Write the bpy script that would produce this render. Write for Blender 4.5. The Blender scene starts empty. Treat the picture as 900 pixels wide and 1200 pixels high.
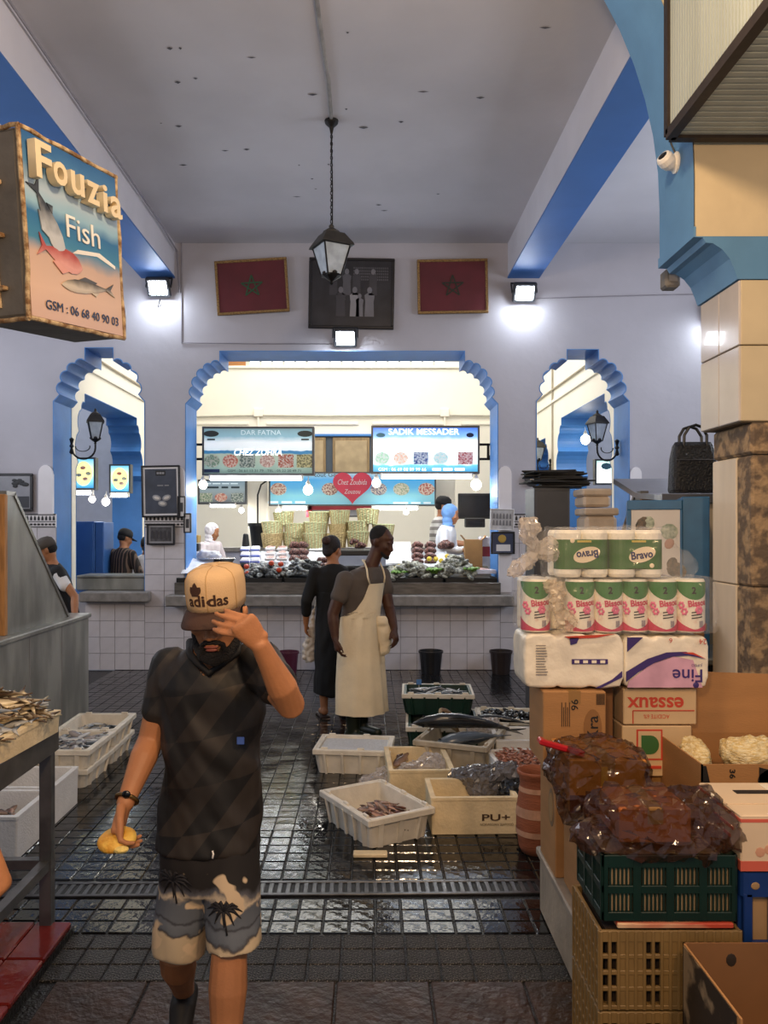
import bpy, bmesh, math, random
from mathutils import Vector, Matrix, noise
from mathutils.geometry import tessellate_polygon
random.seed(7)
R = math.radians
scn = bpy.context.scene
C = scn.collection

# ------------------------------------------------------------------ camera
F, CX, CY, EYE = 940.0, 432.0, 617.0, 1.75
cam_d = bpy.data.cameras.new('camera'); cam = bpy.data.objects.new('camera', cam_d); C.objects.link(cam)
cam.location = (0, 0, EYE); cam.rotation_euler = (R(90), 0, 0)
cam_d.sensor_width = 36; cam_d.lens = F / 1200 * 36
cam_d.shift_x = (450 - CX) / 1200; cam_d.shift_y = (CY - 600) / 1200
cam_d.clip_start = 0.05
scn.camera = cam
# ------------------------------------------------------------------ world, light, exposure
scn.view_settings.view_transform = 'Standard'; scn.view_settings.look = 'None'
scn.view_settings.gamma = 1; scn.view_settings.use_curve_mapping = False
scn.view_settings.exposure = 0.45
w = bpy.data.worlds.new('world'); scn.world = w; w.use_nodes = True
w.node_tree.nodes['Background'].inputs[0].default_value = (0.62, 0.66, 0.78, 1)
w.node_tree.nodes['Background'].inputs[1].default_value = 0.34

def light(name, kind, loc, energy, col=(1, 1, 1), size=.2, size_y=None, rot=(0, 0, 0), spot=None):
    d = bpy.data.lights.new(name, kind); d.energy = energy; d.color = col
    if kind == 'AREA':
        d.size = size
        if size_y: d.shape = 'RECTANGLE'; d.size_y = size_y
    elif kind in ('POINT', 'SPOT'):
        d.shadow_soft_size = size
    if spot: d.spot_size = R(spot); d.spot_blend = .6
    o = bpy.data.objects.new(name, d); o.location = loc; o.rotation_euler = rot; C.objects.link(o)
    return o
# unseen warm lamps of the entrance passage the camera stands in
light('entrance_warm_light', 'POINT', (.35, 2.5, 4.3), 125, (1, .70, .42), .16)  # added lamp, brightens the crates further in
light('entrance_warm_light', 'POINT', (-.35, .0, 2.65), 98, (1, .67, .38), .14)
light('entrance_warm_light', 'POINT', (1.15, .5, 2.9), 88, (1, .64, .34), .14)
# skylights of the fish hall behind the arches; unseen area lamps added over the bays beside it
light('hall_skylight', 'AREA', (-.3, 13.2, 5.9), 230, (1, .99, .95), 5.5, 4.6)
light('side_bay_light', 'AREA', (-6.0, 13.0, 4.9), 45, (.85, .92, 1), 2.0, 3.5)
light('side_bay_light', 'AREA', (5.3, 13.0, 4.9), 45, (.85, .92, 1), 2.0, 3.5)
# unseen cool side lamps added to brighten the front hall and its ceiling
light('hall_side_fill', 'AREA', (-5.6, 7.0, 3.4), 70, (.84, .89, 1), 1.8, 3.6, (0, R(-100), 0))
light('hall_side_fill', 'AREA', (4.9, 7.0, 3.4), 70, (.84, .89, 1), 1.8, 3.0, (0, R(100), 0))

def P(px, py, Y): return Vector(((px - CX) * Y / F, Y, EYE - (py - CY) * Y / F))
def FLY(py, z=0): return F * (EYE - z) / (py - CY)

# ------------------------------------------------------------------ materials
def lin(c):
    if isinstance(c, str):
        c = [int(c[i:i + 2], 16) / 255 for i in (1, 3, 5)]
    return tuple((x / 12.92 if x <= .04045 else ((x + .055) / 1.055) ** 2.4) for x in c) + (1,)
MATS = {}
def pm(name, col='#888888', rough=.6, metal=0, var=.10, scale=5, bump=0, bscale=40, alpha=1, trans=0,
       emit=None, estr=0, rnd=0, col2=None, spec=.5, coat=0, lo=.35, hi=.65, detail=4, stretch=None, rvar=0):
    if name in MATS: return MATS[name]
    m = bpy.data.materials.new(name); m.use_nodes = True; nt = m.node_tree; N = nt.nodes; L = nt.links
    b = N['Principled BSDF']
    b.inputs['Roughness'].default_value = rough; b.inputs['Metallic'].default_value = metal
    b.inputs['Alpha'].default_value = alpha; b.inputs['Transmission Weight'].default_value = trans
    b.inputs['Specular IOR Level'].default_value = spec; b.inputs['Coat Weight'].default_value = coat
    c = lin(col)
    c1 = lin(col2) if col2 else tuple(min(1, x * (1 + var)) for x in c[:3]) + (1,)
    c0 = c if col2 else tuple(x * (1 - var) for x in c[:3]) + (1,)
    tc = N.new('ShaderNodeTexCoord'); nz = N.new('ShaderNodeTexNoise')
    src = tc.outputs['Object']
    if stretch:
        mp = N.new('ShaderNodeMapping'); mp.inputs['Scale'].default_value = stretch
        L.new(src, mp.inputs['Vector']); src = mp.outputs['Vector']
    nz.inputs['Scale'].default_value = scale; nz.inputs['Detail'].default_value = detail
    L.new(src, nz.inputs['Vector'])
    rp = N.new('ShaderNodeValToRGB'); L.new(nz.outputs['Fac'], rp.inputs['Fac'])
    rp.color_ramp.elements[0].position = lo; rp.color_ramp.elements[1].position = hi
    rp.color_ramp.elements[0].color = c0; rp.color_ramp.elements[1].color = c1
    out = rp.outputs['Color']
    if rnd:
        oi = N.new('ShaderNodeObjectInfo'); mr = N.new('ShaderNodeMapRange')
        mr.inputs['To Min'].default_value = 1 - rnd; mr.inputs['To Max'].default_value = 1 + rnd
        L.new(oi.outputs['Random'], mr.inputs['Value'])
        hs = N.new('ShaderNodeHueSaturation'); L.new(mr.outputs['Result'], hs.inputs['Value']); L.new(out, hs.inputs['Color'])
        out = hs.outputs['Color']
    L.new(out, b.inputs['Base Color'])
    if rvar:
        mr2 = N.new('ShaderNodeMapRange'); mr2.inputs['From Min'].default_value = .3; mr2.inputs['From Max'].default_value = .7
        mr2.inputs['To Min'].default_value = max(.02, rough - rvar); mr2.inputs['To Max'].default_value = min(1, rough + rvar)
        n3 = N.new('ShaderNodeTexNoise'); n3.inputs['Scale'].default_value = scale * .6; L.new(tc.outputs['Object'], n3.inputs['Vector'])
        L.new(n3.outputs['Fac'], mr2.inputs['Value']); L.new(mr2.outputs['Result'], b.inputs['Roughness'])
    if bump:
        n2 = N.new('ShaderNodeTexNoise'); n2.inputs['Scale'].default_value = bscale; n2.inputs['Detail'].default_value = 3
        L.new(src, n2.inputs['Vector'])
        bp = N.new('ShaderNodeBump'); bp.inputs['Strength'].default_value = bump; bp.inputs['Distance'].default_value = .02
        L.new(n2.outputs['Fac'], bp.inputs['Height']); L.new(bp.outputs['Normal'], b.inputs['Normal'])
    if emit:
        b.inputs['Emission Color'].default_value = lin(emit); b.inputs['Emission Strength'].default_value = estr
    MATS[name] = m
    return m

# ------------------------------------------------------------------ mesh builder
class M:
    def __init__(s): s.v = []; s.f = []; s.T = None
    def _add(s, vs, fs):
        o = len(s.v)
        s.v += [tuple(s.T @ Vector(p)) for p in vs] if s.T is not None else [tuple(p) for p in vs]
        s.f += [tuple(i + o for i in q) for q in fs]
        return s
    def mesh(s, me, T=None):
        o = len(s.v); T = T or Matrix()
        s.v += [tuple(T @ q.co) for q in me.vertices]; s.f += [tuple(i + o for i in p.vertices) for p in me.polygons]
        return s
    def mm(s, lo, hi):
        x0, y0, z0 = lo; x1, y1, z1 = hi
        return s._add([(x0, y0, z0), (x1, y0, z0), (x1, y1, z0), (x0, y1, z0), (x0, y0, z1), (x1, y0, z1), (x1, y1, z1), (x0, y1, z1)],
                      [(0, 3, 2, 1), (4, 5, 6, 7), (0, 1, 5, 4), (1, 2, 6, 5), (2, 3, 7, 6), (3, 0, 4, 7)])
    def box(s, c, d): return s.mm([c[i] - d[i] / 2 for i in range(3)], [c[i] + d[i] / 2 for i in range(3)])
    def cbox(s, lo, hi, b=.004):                     # chamfered box
        c = [(lo[i] + hi[i]) / 2 for i in range(3)]; h = [(hi[i] - lo[i]) / 2 for i in range(3)]
        b = min(b, min(h) * .45)
        bm = bmesh.new(); bmesh.ops.create_cube(bm, size=2)
        for q in bm.verts: q.co = Vector((q.co.x * h[0], q.co.y * h[1], q.co.z * h[2]))
        bmesh.ops.bevel(bm, geom=list(bm.edges), offset=b, segments=1, affect='EDGES', profile=.5)
        bm.verts.index_update()
        vs = [q.co + Vector(c) for q in bm.verts]; fs = [[q.index for q in p.verts] for p in bm.faces]
        bm.free(); return s._add(vs, fs)
    def bar(s, a, b, wx, wy=None, up=(0, 0, 1)):     # box along a segment
        a = Vector(a); b = Vector(b); d = (b - a).normalized(); wy = wy or wx
        u = Vector(up)
        if abs(d.dot(u)) > .98: u = Vector((1, 0, 0))
        x = d.cross(u).normalized() * wx / 2; y = x.cross(d).normalized() * wy / 2
        vs = [a - x - y, a + x - y, a + x + y, a - x + y, b - x - y, b + x - y, b + x + y, b - x + y]
        return s._add(vs, [(0, 3, 2, 1), (4, 5, 6, 7), (0, 1, 5, 4), (1, 2, 6, 5), (2, 3, 7, 6), (3, 0, 4, 7)])
    def rings(s, rs, closed=True):                    # list of equal length rings
        n = len(rs[0]); vs = [p for r in rs for p in r]; fs = []
        for k in range(len(rs) - 1):
            for i in range(n):
                j = (i + 1) % n; fs.append((k * n + i, k * n + j, (k + 1) * n + j, (k + 1) * n + i))
        if closed:
            fs.append(tuple(reversed(range(n)))); fs.append(tuple(range((len(rs) - 1) * n, len(rs) * n)))
        return s._add(vs, fs)
    def lathe(s, prof, n=20, c=(0, 0, 0), sx=1, sy=1, closed=True, power=2.0):
        rs = []
        for r, z in prof:
            ring = []
            for i in range(n):
                a = 2 * math.pi * i / n; ca, sa = math.cos(a), math.sin(a)
                if power != 2: ca = math.copysign(abs(ca) ** (2 / power), ca); sa = math.copysign(abs(sa) ** (2 / power), sa)
                ring.append((c[0] + r * sx * ca, c[1] + r * sy * sa, c[2] + z))
            rs.append(ring)
        return s.rings(rs, closed)
    def tube(s, pts, r, n=8, taper=None):
        pts = [Vector(p) for p in pts]; rs = []
        up = Vector((0, 0, 1)); prev = None
        for i, p in enumerate(pts):
            d = (pts[min(i + 1, len(pts) - 1)] - pts[max(i - 1, 0)]).normalized()
            if prev is None:
                u = up if abs(d.dot(up)) < .9 else Vector((1, 0, 0)); x = d.cross(u).normalized()
            else:
                x = (prev - d * prev.dot(d)).normalized()
            prev = x; y = d.cross(x).normalized(); rr = r[i] if isinstance(r, (list, tuple)) else r
            rs.append([p + x * rr * math.cos(2 * math.pi * k / n) + y * rr * math.sin(2 * math.pi * k / n) for k in range(n)])
        return s.rings(rs)
    def limb(s, pr, n=14):                             # round ended tapered limb
        pts = [Vector(p) for p, r in pr]; rad = [r for p, r in pr]
        d0 = (pts[1] - pts[0]).normalized(); d1 = (pts[-1] - pts[-2]).normalized()
        A = []; B = []
        for a in (85, 60, 35, 15):
            A.append((pts[0] - d0 * rad[0] * math.sin(R(a)) * .95, rad[0] * math.cos(R(a))))
        for a in (15, 35, 60, 85):
            B.append((pts[-1] + d1 * rad[-1] * math.sin(R(a)) * .95, rad[-1] * math.cos(R(a))))
        allp = A + list(zip(pts, rad)) + B
        return s.tube([p for p, r in allp], [r for p, r in allp], n)
    def ell(s, c, r, rot=None, n=14, m=9):
        rs = []; Rm = rot.to_3x3() if rot is not None else None; c = Vector(c)
        for j in range(m + 1):
            t = math.pi * (j + .02) / (m + .04) ; z = -math.cos(t); q = math.sin(t)
            ring = []
            for i in range(n):
                a = 2 * math.pi * i / n; p = Vector((r[0] * q * math.cos(a), r[1] * q * math.sin(a), r[2] * z))
                ring.append(c + (Rm @ p if Rm else p))
            rs.append(ring)
        return s.rings(rs)
    def prism(s, poly, mp, t0, t1):                    # poly 2D, mp(u, v, t) -> point
        n = len(poly); vs = [mp(u, v, t0) for u, v in poly] + [mp(u, v, t1) for u, v in poly]
        tri = tessellate_polygon([[Vector((u, v, 0)) for u, v in poly]])
        fs = [tuple(t) for t in tri] + [tuple(i + n for i in reversed(t)) for t in tri]
        fs += [(i, i + n, (i + 1) % n + n, (i + 1) % n) for i in range(n)]
        return s._add(vs, fs)
    def build(s, name, mat, parent=None, world=False, smooth=False, me=None):
        me = bpy.data.meshes.new(name)
        vs = s.v
        if world and parent is not None:
            Wi = WM[parent.name].inverted(); vs = [tuple(Wi @ Vector(p)) for p in vs]
        me.from_pydata(vs, [], s.f); me.update()
        bm = bmesh.new(); bm.from_mesh(me); bmesh.ops.recalc_face_normals(bm, faces=bm.faces); bm.to_mesh(me); bm.free()
        return link(name, me, mat, parent, smooth)
WM = {}
def link(name, me, mat=None, parent=None, smooth=False, loc=None, rz=0, rot=None):
    o = bpy.data.objects.new(name, me); C.objects.link(o)
    if mat and len(me.materials) == 0: me.materials.append(mat)
    if smooth:
        me.polygons.foreach_set('use_smooth', [True] * len(me.polygons))
    if loc is not None: o.location = loc
    if rot is not None: o.rotation_euler = rot
    elif rz: o.rotation_euler = (0, 0, rz)
    if parent is not None: o.parent = parent
    ml = Matrix.Translation(o.location) @ o.rotation_euler.to_matrix().to_4x4()
    WM[o.name] = (WM[parent.name] if parent is not None else Matrix()) @ ml
    return o
def tag(o, label=None, cat=None, group=None, kind=None):
    if label: o['label'] = label
    if cat: o['category'] = cat
    if group: o['group'] = group
    if kind: o['kind'] = kind
    return o
def thing(name, label, cat, loc=(0, 0, 0), rz=0, group=None, rot=None):
    o = bpy.data.objects.new(name, None); o.empty_display_size = .1; C.objects.link(o)
    o.location = loc; o.rotation_euler = rot or (0, 0, rz)
    WM[o.name] = Matrix.Translation(Vector(loc)) @ o.rotation_euler.to_matrix().to_4x4()
    return tag(o, label, cat, group)
KIDS = {}
def dup(root, loc, rz=0, label=None, group=None, rot=None):
    def cp(o, par):
        c = o.copy(); C.objects.link(c); c.parent = par
        for ch in [k for k in ALLKIDS(o)]: cp(ch, c)
        return c
    r = cp(root, None); r.location = loc; r.rotation_euler = rot or (0, 0, rz)
    if label: r['label'] = label
    if group: r['group'] = group
    return r
def ALLKIDS(o): return [x for x in o.children]
def struct(o, label=None): o['kind'] = 'structure'; (label and o.__setitem__('label', label)); return o

TMP = bpy.data.scenes.new('workbench')          # meshes are evaluated in a scratch scene, removed at the end
def evaluated(o):
    TMP.collection.objects.link(o); vl = TMP.view_layers[0]; vl.update(); dg = vl.depsgraph
    return bpy.data.meshes.new_from_object(o.evaluated_get(dg))
def text_mesh(txt, size, bold=0, align='CENTER', ext=0, shear=0, space=1):
    cu = bpy.data.curves.new('t', 'FONT'); cu.body = txt; cu.size = size; cu.offset = bold; cu.align_x = align; cu.align_y = 'CENTER'
    cu.extrude = ext; cu.shear = shear; cu.space_character = space; cu.resolution_u = 3
    o = bpy.data.objects.new('t', cu)
    me = evaluated(o); bpy.data.objects.remove(o); bpy.data.curves.remove(cu)
    me.materials.clear()
    return me
def text(txt, size, mat, parent, T, name='lettering', fit=None, **k):
    """text mesh on parent's local space through matrix T (text plane x right, y up)"""
    me = text_mesh(txt, size, **k)
    if fit:
        xs = [v.co.x for v in me.vertices]; ys = [v.co.y for v in me.vertices]
        w_, h_ = max(xs) - min(xs), max(ys) - min(ys); cx = (max(xs) + min(xs)) / 2; cy = (max(ys) + min(ys)) / 2
        S = Matrix.Diagonal((fit[0] / w_, (fit[1] / h_ if fit[1] else fit[0] / w_), 1, 1)) @ Matrix.Translation((-cx, -cy, 0))
        me.transform(S)
    me.transform(T)
    return link(name, me, mat, parent)
def words(parent, mat, x, z, w_, h_, y, n=5, world=False):
    """an unreadable printed line: short word-like dashes"""
    q = M(); rnd_ = random.Random(int(abs(x * 991 + z * 577 + w_ * 131) * 1000)); cur = x - w_ / 2; tot = [rnd_.uniform(.5, 1.4) for _ in range(n)]; unit = w_ / (sum(tot) + .25 * (n - 1))
    for t in tot: q.mm((cur, y, z - h_ / 2), (cur + t * unit, y + .002, z + h_ / 2)); cur += (t + .25) * unit
    return tag(q.build('printed_line', mat, parent, world=world), kind='stuff')
def front(x, y, z, roll=0):                           # text plane facing -Y
    return Matrix.Translation((x, y, z)) @ Matrix.Rotation(R(90), 4, 'X') @ Matrix.Rotation(roll, 4, 'Z')
def remesh(m, voxel, smooth=6, fn=None, fac=.5):
    me = bpy.data.meshes.new('r'); me.from_pydata(m.v, [], m.f); me.update()
    o = bpy.data.objects.new('r', me)
    a = o.modifiers.new('r', 'REMESH'); a.mode = 'VOXEL'; a.voxel_size = voxel; a.adaptivity = 0
    if smooth:
        s = o.modifiers.new('s', 'SMOOTH'); s.iterations = smooth; s.factor = fac
    out = evaluated(o)
    bpy.data.objects.remove(o); bpy.data.meshes.remove(me)
    if fn:
        nn = [v.normal.copy() for v in out.vertices]
        for v, q in zip(out.vertices, nn): v.co = v.co + q * fn(v.co)
    return out
def cut(me, cond):
    bm = bmesh.new(); bm.from_mesh(me)
    bmesh.ops.delete(bm, geom=[v for v in bm.verts if cond(v.co)], context='VERTS')
    bm.to_mesh(me); bm.free(); return me
# ================================================================== SETTING
wallwhite = pm('wall_plaster', '#afaeb7', .75, var=.05, scale=1.3, bump=.25, bscale=6)
ceilwhite = pm('ceiling_plaster', '#bebdc3', .85, var=.07, scale=.9, bump=.35, bscale=3.5)
blue = pm('blue_paint', '#467fc0', .5, var=.08, scale=3, bump=.1, bscale=12)
blue_arch = pm('blue_paint_entrance', '#5f8fb8', .6, var=.07, scale=3, bump=.15, bscale=14)
blue_beam = pm('blue_paint_beam', '#3a6cb0', .55, var=.06, scale=2)
cream = pm('cream_plaster', '#efe9da', .8, var=.03, scale=1.2, bump=.1, bscale=5)
tile_w = pm('white_wall_tile', '#cfccd2', .22, var=.05, scale=7, rnd=.05, coat=.2)
grout = pm('grey_grout', '#8a868a', .8, var=.15, scale=9)
stone_ledge = pm('grey_stone_ledge', '#86827e', .4, var=.2, scale=10)
BW = 9.8; BT = .6
S = BW / F
def bx(px): return (px - CX) * S
def bz(py): return EYE - (py - CY) * S

def quarter(x0, z0, x1, z1, n=4, bulge=.30):
    """scalloped quarter from the jamb (x0,z0) up to the crown (x1,z1); lobes carved into the wall"""
    out = []; K = []
    for i in range(n + 1):
        a = R(90) * i / n
        K.append((x1 + (x0 - x1) * math.cos(a), z0 + (z1 - z0) * math.sin(a)))
    for i in range(n):
        (ax, az), (b_x, b_z) = K[i], K[i + 1]
        mx, mz = (ax + b_x) / 2, (az + b_z) / 2; dx, dz = b_x - ax, b_z - az
        nx, nz = -dz, dx
        if nx * (x0 - x1) < 0 or (abs(nx) < 1e-6 and nz < 0): nx, nz = -nx, -nz
        for t in (0, .17, .34, .5, .66, .83):
            k = math.sin(math.pi * t) ** .6 * bulge
            out.append((ax + dx * t + nx * k, az + dz * t + nz * k))
    out.append(K[-1]); return out
def arch(xl, xr, zs, zi, xtl, xtr, zm, zt, n=4, bulge=.30):
    st = .075 * (1 if xl < xr else -1)
    pts = [(xl, zi), (xl, zs - .03), (xl + st * .4, zs)] + quarter(xl + st, zs + .05, xtl, zm, n, bulge) + [(xtl, zt), (xtr, zt)]
    pts += list(reversed(quarter(xr - st, zs + .05, xtr, zm, n, bulge))) + [(xr - st * .4, zs), (xr, zs - .03), (xr, zi)]
    return pts
def holed_wall(name, outer, holes, mp, t0, t1, mat, rmat):
    loops = [outer] + holes; flat = [p for l in loops for p in l]; n = len(flat)
    tri = tessellate_polygon([[Vector((u, v, 0)) for u, v in l] for l in loops])
    m = M(); vs = [mp(u, v, t0) for u, v in flat] + [mp(u, v, t1) for u, v in flat]
    fs = [tuple(t) for t in tri] + [tuple(i + n for i in reversed(t)) for t in tri]
    k = len(outer); fs += [(i, i + n, (i + 1) % k + n, (i + 1) % k) for i in range(k)]
    m._add(vs, fs); wo = struct(m.build(name, mat))
    for h in holes:
        r = M(); q = len(h)
        # the painted lining of the opening, a skin 12 mm thick that also turns the front edge
        ins = []
        for i in range(q):
            a, b, c_ = h[i - 1], h[i], h[(i + 1) % q]
            d1 = Vector((b[0] - a[0], b[1] - a[1])); d2 = Vector((c_[0] - b[0], c_[1] - b[1]))
            d1 = d1.normalized() if d1.length > 1e-9 else d2.normalized(); d2 = d2.normalized() if d2.length > 1e-9 else d1
            nn = Vector((d1.y + d2.y, -d1.x - d2.x)); nn = nn.normalized() if nn.length > 1e-6 else Vector((d1.y, -d1.x))
            ins.append((b[0] + nn.x * .012, b[1] + nn.y * .012))
        e0, e1 = (t0 - .004, t1 + .004) if t1 > t0 else (t0 + .004, t1 - .004)
        vs = [mp(u, v, e0) for u, v in h] + [mp(u, v, e1) for u, v in h] + [mp(u, v, e0) for u, v in ins] + [mp(u, v, e1) for u, v in ins]
        fs = []
        for i in range(q):
            j = (i + 1) % q
            fs += [(2 * q + i, 2 * q + j, 3 * q + j, 3 * q + i), (i, j, 2 * q + j, 2 * q + i), (q + i, 3 * q + i, 3 * q + j, q + j)]
        r._add(vs, fs); r.build('arch_lining', rmat, wo)
    return wo
xz = lambda u, v, t: (u, t, v)
ZS = bz(467)
SILL = .93
A_l = arch(bx(62), bx(170), ZS, SILL, bx(99), bx(133), bz(422), bz(407))
A_c = arch(bx(217), bx(584), bz(470), SILL, bx(257), bx(545), bz(424), bz(411), 5)
A_r = arch(bx(628), bx(738), ZS, SILL, bx(664), bx(702), bz(422), bz(409))
# keep the crowns of the scallops below the flat top
CEIL = bz(285)
wall_back = holed_wall('wall_back', [(-6.5, 0), (5.5, 0), (5.5, CEIL + .3), (-6.5, CEIL + .3)], [A_l, A_c, A_r], xz, BW, BW + BT, wallwhite, blue)

# ---- tiles on the back wall: 0.2 m white squares, own edges over grey grout
tile_me = {}
def tile_obj(parent, x0, x1, z0, z1, y, name='tile', mat=tile_w, g=.004, th=.012):
    key = (round(x1 - x0, 3), round(z1 - z0, 3), mat.name)
    if key not in tile_me:
        q = M().cbox((g / 2, -th, g / 2), (x1 - x0 - g / 2, 0, z1 - z0 - g / 2), .003)
        o = q.build(name, mat, parent); tile_me[key] = o.data
    else:
        o = link(name, tile_me[key], None, parent)
    o.location = (x0, y, z0); return o
def tiled(parent, x0, x1, z0, z1, y, tw=.2, th=.2):
    nx = max(1, round((x1 - x0) / tw)); nz = max(1, round((z1 - z0) / th)); dx = (x1 - x0) / nx; dz = (z1 - z0) / nz
    for i in range(nx):
        for k in range(nz): tile_obj(parent, x0 + i * dx, x0 + (i + 1) * dx, z0 + k * dz, z0 + (k + 1) * dz, y)
def grout_bed(x0, x1, z0, z1, y):
    M().mm((x0, y - .004, z0), (x1, y + .01, z1)).build('grout_bed', grout, wall_back)
for (x0, x1, z1) in ((bx(100), bx(170), .80), (bx(170), bx(216), 1.74), (bx(216), bx(586), .80), (bx(586), bx(630), 1.74), (bx(630), bx(680), .8)):
    grout_bed(x0, x1, 0, z1, BW); tiled(wall_back, x0, x1, .0, z1, BW - .004)
for (x0, x1) in ((bx(22), bx(66)),):
    grout_bed(x0, x1, .9, 1.74, BW); tiled(wall_back, x0, x1, .94, 1.74, BW - .004)
# patterned border over the dado
pat_w = pm('border_white', '#d8d6da', .3); pat_k = pm('border_black', '#25262c', .35)
def border(x0, x1):
    b = M().mm((x0, BW - .02, 1.74), (x1, BW + .01, 1.90)).build('border_tile', pat_w, wall_back)
    q = M(); n = int((x1 - x0) / .045); d = (x1 - x0) / n
    for i in range(n):
        c = x0 + (i + .5) * d; y = BW - .024
        q.prism([(c - .013, 1.825), (c + .013, 1.825), (c + .013, 1.855), (c, 1.885), (c - .013, 1.855)], xz, y, y + .006)
        for s in (-1, 1): q.prism([(c + s * .006, 1.79), (c + s * .02, 1.775), (c + s * .006, 1.76), (c - s * .004, 1.775)], xz, y, y + .006)
    q.mm((x0, BW - .024, 1.742), (x1, BW - .015, 1.75)); q.mm((x0, BW - .024, 1.805), (x1, BW - .015, 1.813)); q.mm((x0, BW - .026, 1.89), (x1, BW - .015, 1.905))
    tag(q.build('border_pattern', pat_k, b), kind='stuff')
for a, b in ((22, 66), (170, 216), (598, 630)): border(bx(a), bx(b))
# rounded white jamb pads beside the arches
padm = pm('white_jamb_pad', '#dddbe0', .4, var=.03)
for (px, wpx, side) in ((46, 17, 0), (584, 15, 1), (203, 14, 0), (738, 13, 1), (170, 10, 1)):
    x0 = bx(px); x1 = bx(px + wpx); cx = (x0 + x1) / 2; r = (x1 - x0) / 2; zt = bz(556)
    pl = [(x0, .95 if px > 500 else 1.9), (x1, .95 if px > 500 else 1.9)] + [(cx + r * math.cos(R(a)), zt + r * 1.3 * math.sin(R(a))) for a in range(0, 181, 20)]
    M().prism(pl, xz, BW - .035, BW + .01).build('jamb_pad', padm, wall_back)

# thin cable line across the wall and cable runs
cablem = pm('grey_cable', '#8d8b93', .6)
tag(M().tube([(bx(213), BW - .012, bz(285)), (bx(213), BW - .012, bz(402)), (bx(300), BW - .012, bz(403)), (bx(390), BW - .012, bz(403))], .008, 6).build('cable', cablem), 'thin grey cable running down the wall and over the middle arch', 'cable')
tag(M().tube([(bx(625), BW - .012, bz(350)), (bx(770), BW - .012, bz(346)), (bx(830), BW - .012, bz(345))], .006, 6).build('cable', cablem), 'thin grey cable running right from the right-hand floodlight', 'cable')
# ledges under the arches
def ledge(name, x0, x1, z0, z1, y0=BW - .28):
    o = M().cbox((x0, y0, z0), (x1, BW + BT + .1, z1), .012).build(name, stone_ledge); return struct(o)
ledge('trim_1', bx(200) , bx(598), .80, SILL)
ledge('trim_2', bx(98), bx(178), .84, SILL + .03, BW - .16)
ledge('trim_3', bx(615), bx(760), .80, SILL, BW - .16)

# ---- fish hall behind the arches
HL, HR, HB = -3.84, 3.19, 16.0
hall_floor = pm('hall_floor', '#55585c', .3)
struct(M().mm((HL - 4, BW + BT, -.05), (HR + 4, HB + .3, 0)).build('floor_hall', hall_floor))
struct(M().mm((-9, BW + .1, 6.1), (8.5, HB + .3, 6.2)).build('ceiling_hall', cream))
wb = struct(M().mm((HL - .6, HB, 0), (HR + .6, HB + .2, 6.1)).build('wall_hall_back', cream))
bzB = lambda py: EYE - (py - CY) * HB / F
bxB = lambda px: (px - CX) * HB / F
# mouldings, conduit, junction boxes on the cream wall
for (a, b) in ((225, 292), (312, 420), (436, 523), (540, 590)):
    M().cbox((bxB(a), HB - .03, bzB(498)), (bxB(b), HB + .01, bzB(495)), .006).build('moulding', cream, wb)
M().cbox((bxB(225), HB - .05, bzB(432)), (bxB(590), HB + .01, bzB(429)), .01).build('moulding', cream, wb)
tag(M().tube([(bxB(225), HB - .04, bzB(489)), (bxB(302), HB - .04, bzB(487)), (bxB(380), HB - .04, bzB(488)), (bxB(520), HB - .04, bzB(487)), (bxB(590), HB - .04, bzB(488))], .02, 6).build('cable', pm('cream_cable', '#b9b3a4')), 'cable strung along the cream hall wall above the stall signs', 'cable')
for px in (303, 521):
    o = thing('junction_box', 'square cream junction box on the hall wall above the %s stall sign' % ('left' if px < 400 else 'right'), 'junction box', (bxB(px), HB, bzB(484)))
    M().cbox((-.09, -.07, -.08), (.09, .0, .08), .01).build('box', cream, o); M().cbox((-.02, -.05, -.5), (.02, 0, -.08), .005).build('conduit', cream, o)
# high window strip
win = thing('window_1', None, None, (bxB(275), HB, bzB(430))); struct(win)
panem = pm('lit_frosted_pane', '#ffffff', .4, emit='#fffdf2', estr=1.6)
n = 17; wx0, wx1 = bxB(292), bxB(522)
for i in range(n):
    a = wx0 + (wx1 - wx0) * i / n; b = wx0 + (wx1 - wx0) * (i + 1) / n
    M().mm((a + .02, HB - .012, bzB(429)), (b - .02, HB + .01, bzB(411))).build('pane', panem, win, world=True)
    M().mm((a - .02, HB - .03, bzB(430)), (a + .02, HB + .01, bzB(410))).build('glazing_bar', pm('window_bar', '#cfc9ba'), win, world=True)
M().mm((bxB(258), HB - .03, bzB(431)), (bxB(288), HB + .01, bzB(424))).build('shutter', pm('shutter_wood', '#a9703c'), win, world=True)
# side walls of the hall with scalloped openings, seen slantwise through the side arches
def side_wall(name, X, sgn):
    mp = lambda u, v, t: (X + sgn * t, u, v)
    def op(y0, y1, zt):
        return arch(y0, y1, 2.55, .02, y0 + .32, y1 - .32, zt - .12, zt, 3, .28)
    return holed_wall(name, [(BW + BT - .02, 0), (HB, 0), (HB, 6.1), (BW + BT - .02, 6.1)], [op(10.52, 13.6, 3.55), op(14.15, 15.7, 3.35)], mp, 0, .5, cream, blue)
wl = side_wall('wall_hall_left', HL, -1); wr = side_wall('wall_hall_right', HR, 1)
for W, X, sg in ((wl, HL, 1), (wr, HR, -1)):
    M().tube([(X + sg * .02, 10.45, 4.12), (X + sg * .02, 12, 4.10), (X + sg * .02, 15.9, 4.12)], .016, 6).build('conduit', pm('old_conduit', '#b3a894'), W)
    M().cbox((min(X, X + sg * .03), 10.45, 3.88), (max(X, X + sg * .03), 15.9, 3.93), .006).build('moulding', cream, W)
    M().tube([(X + sg * .02, 13.85, 4.9), (X + sg * .02, 13.85, 2.2)], .016, 6).build('conduit', pm('old_conduit', '#b3a894'), W)
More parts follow.
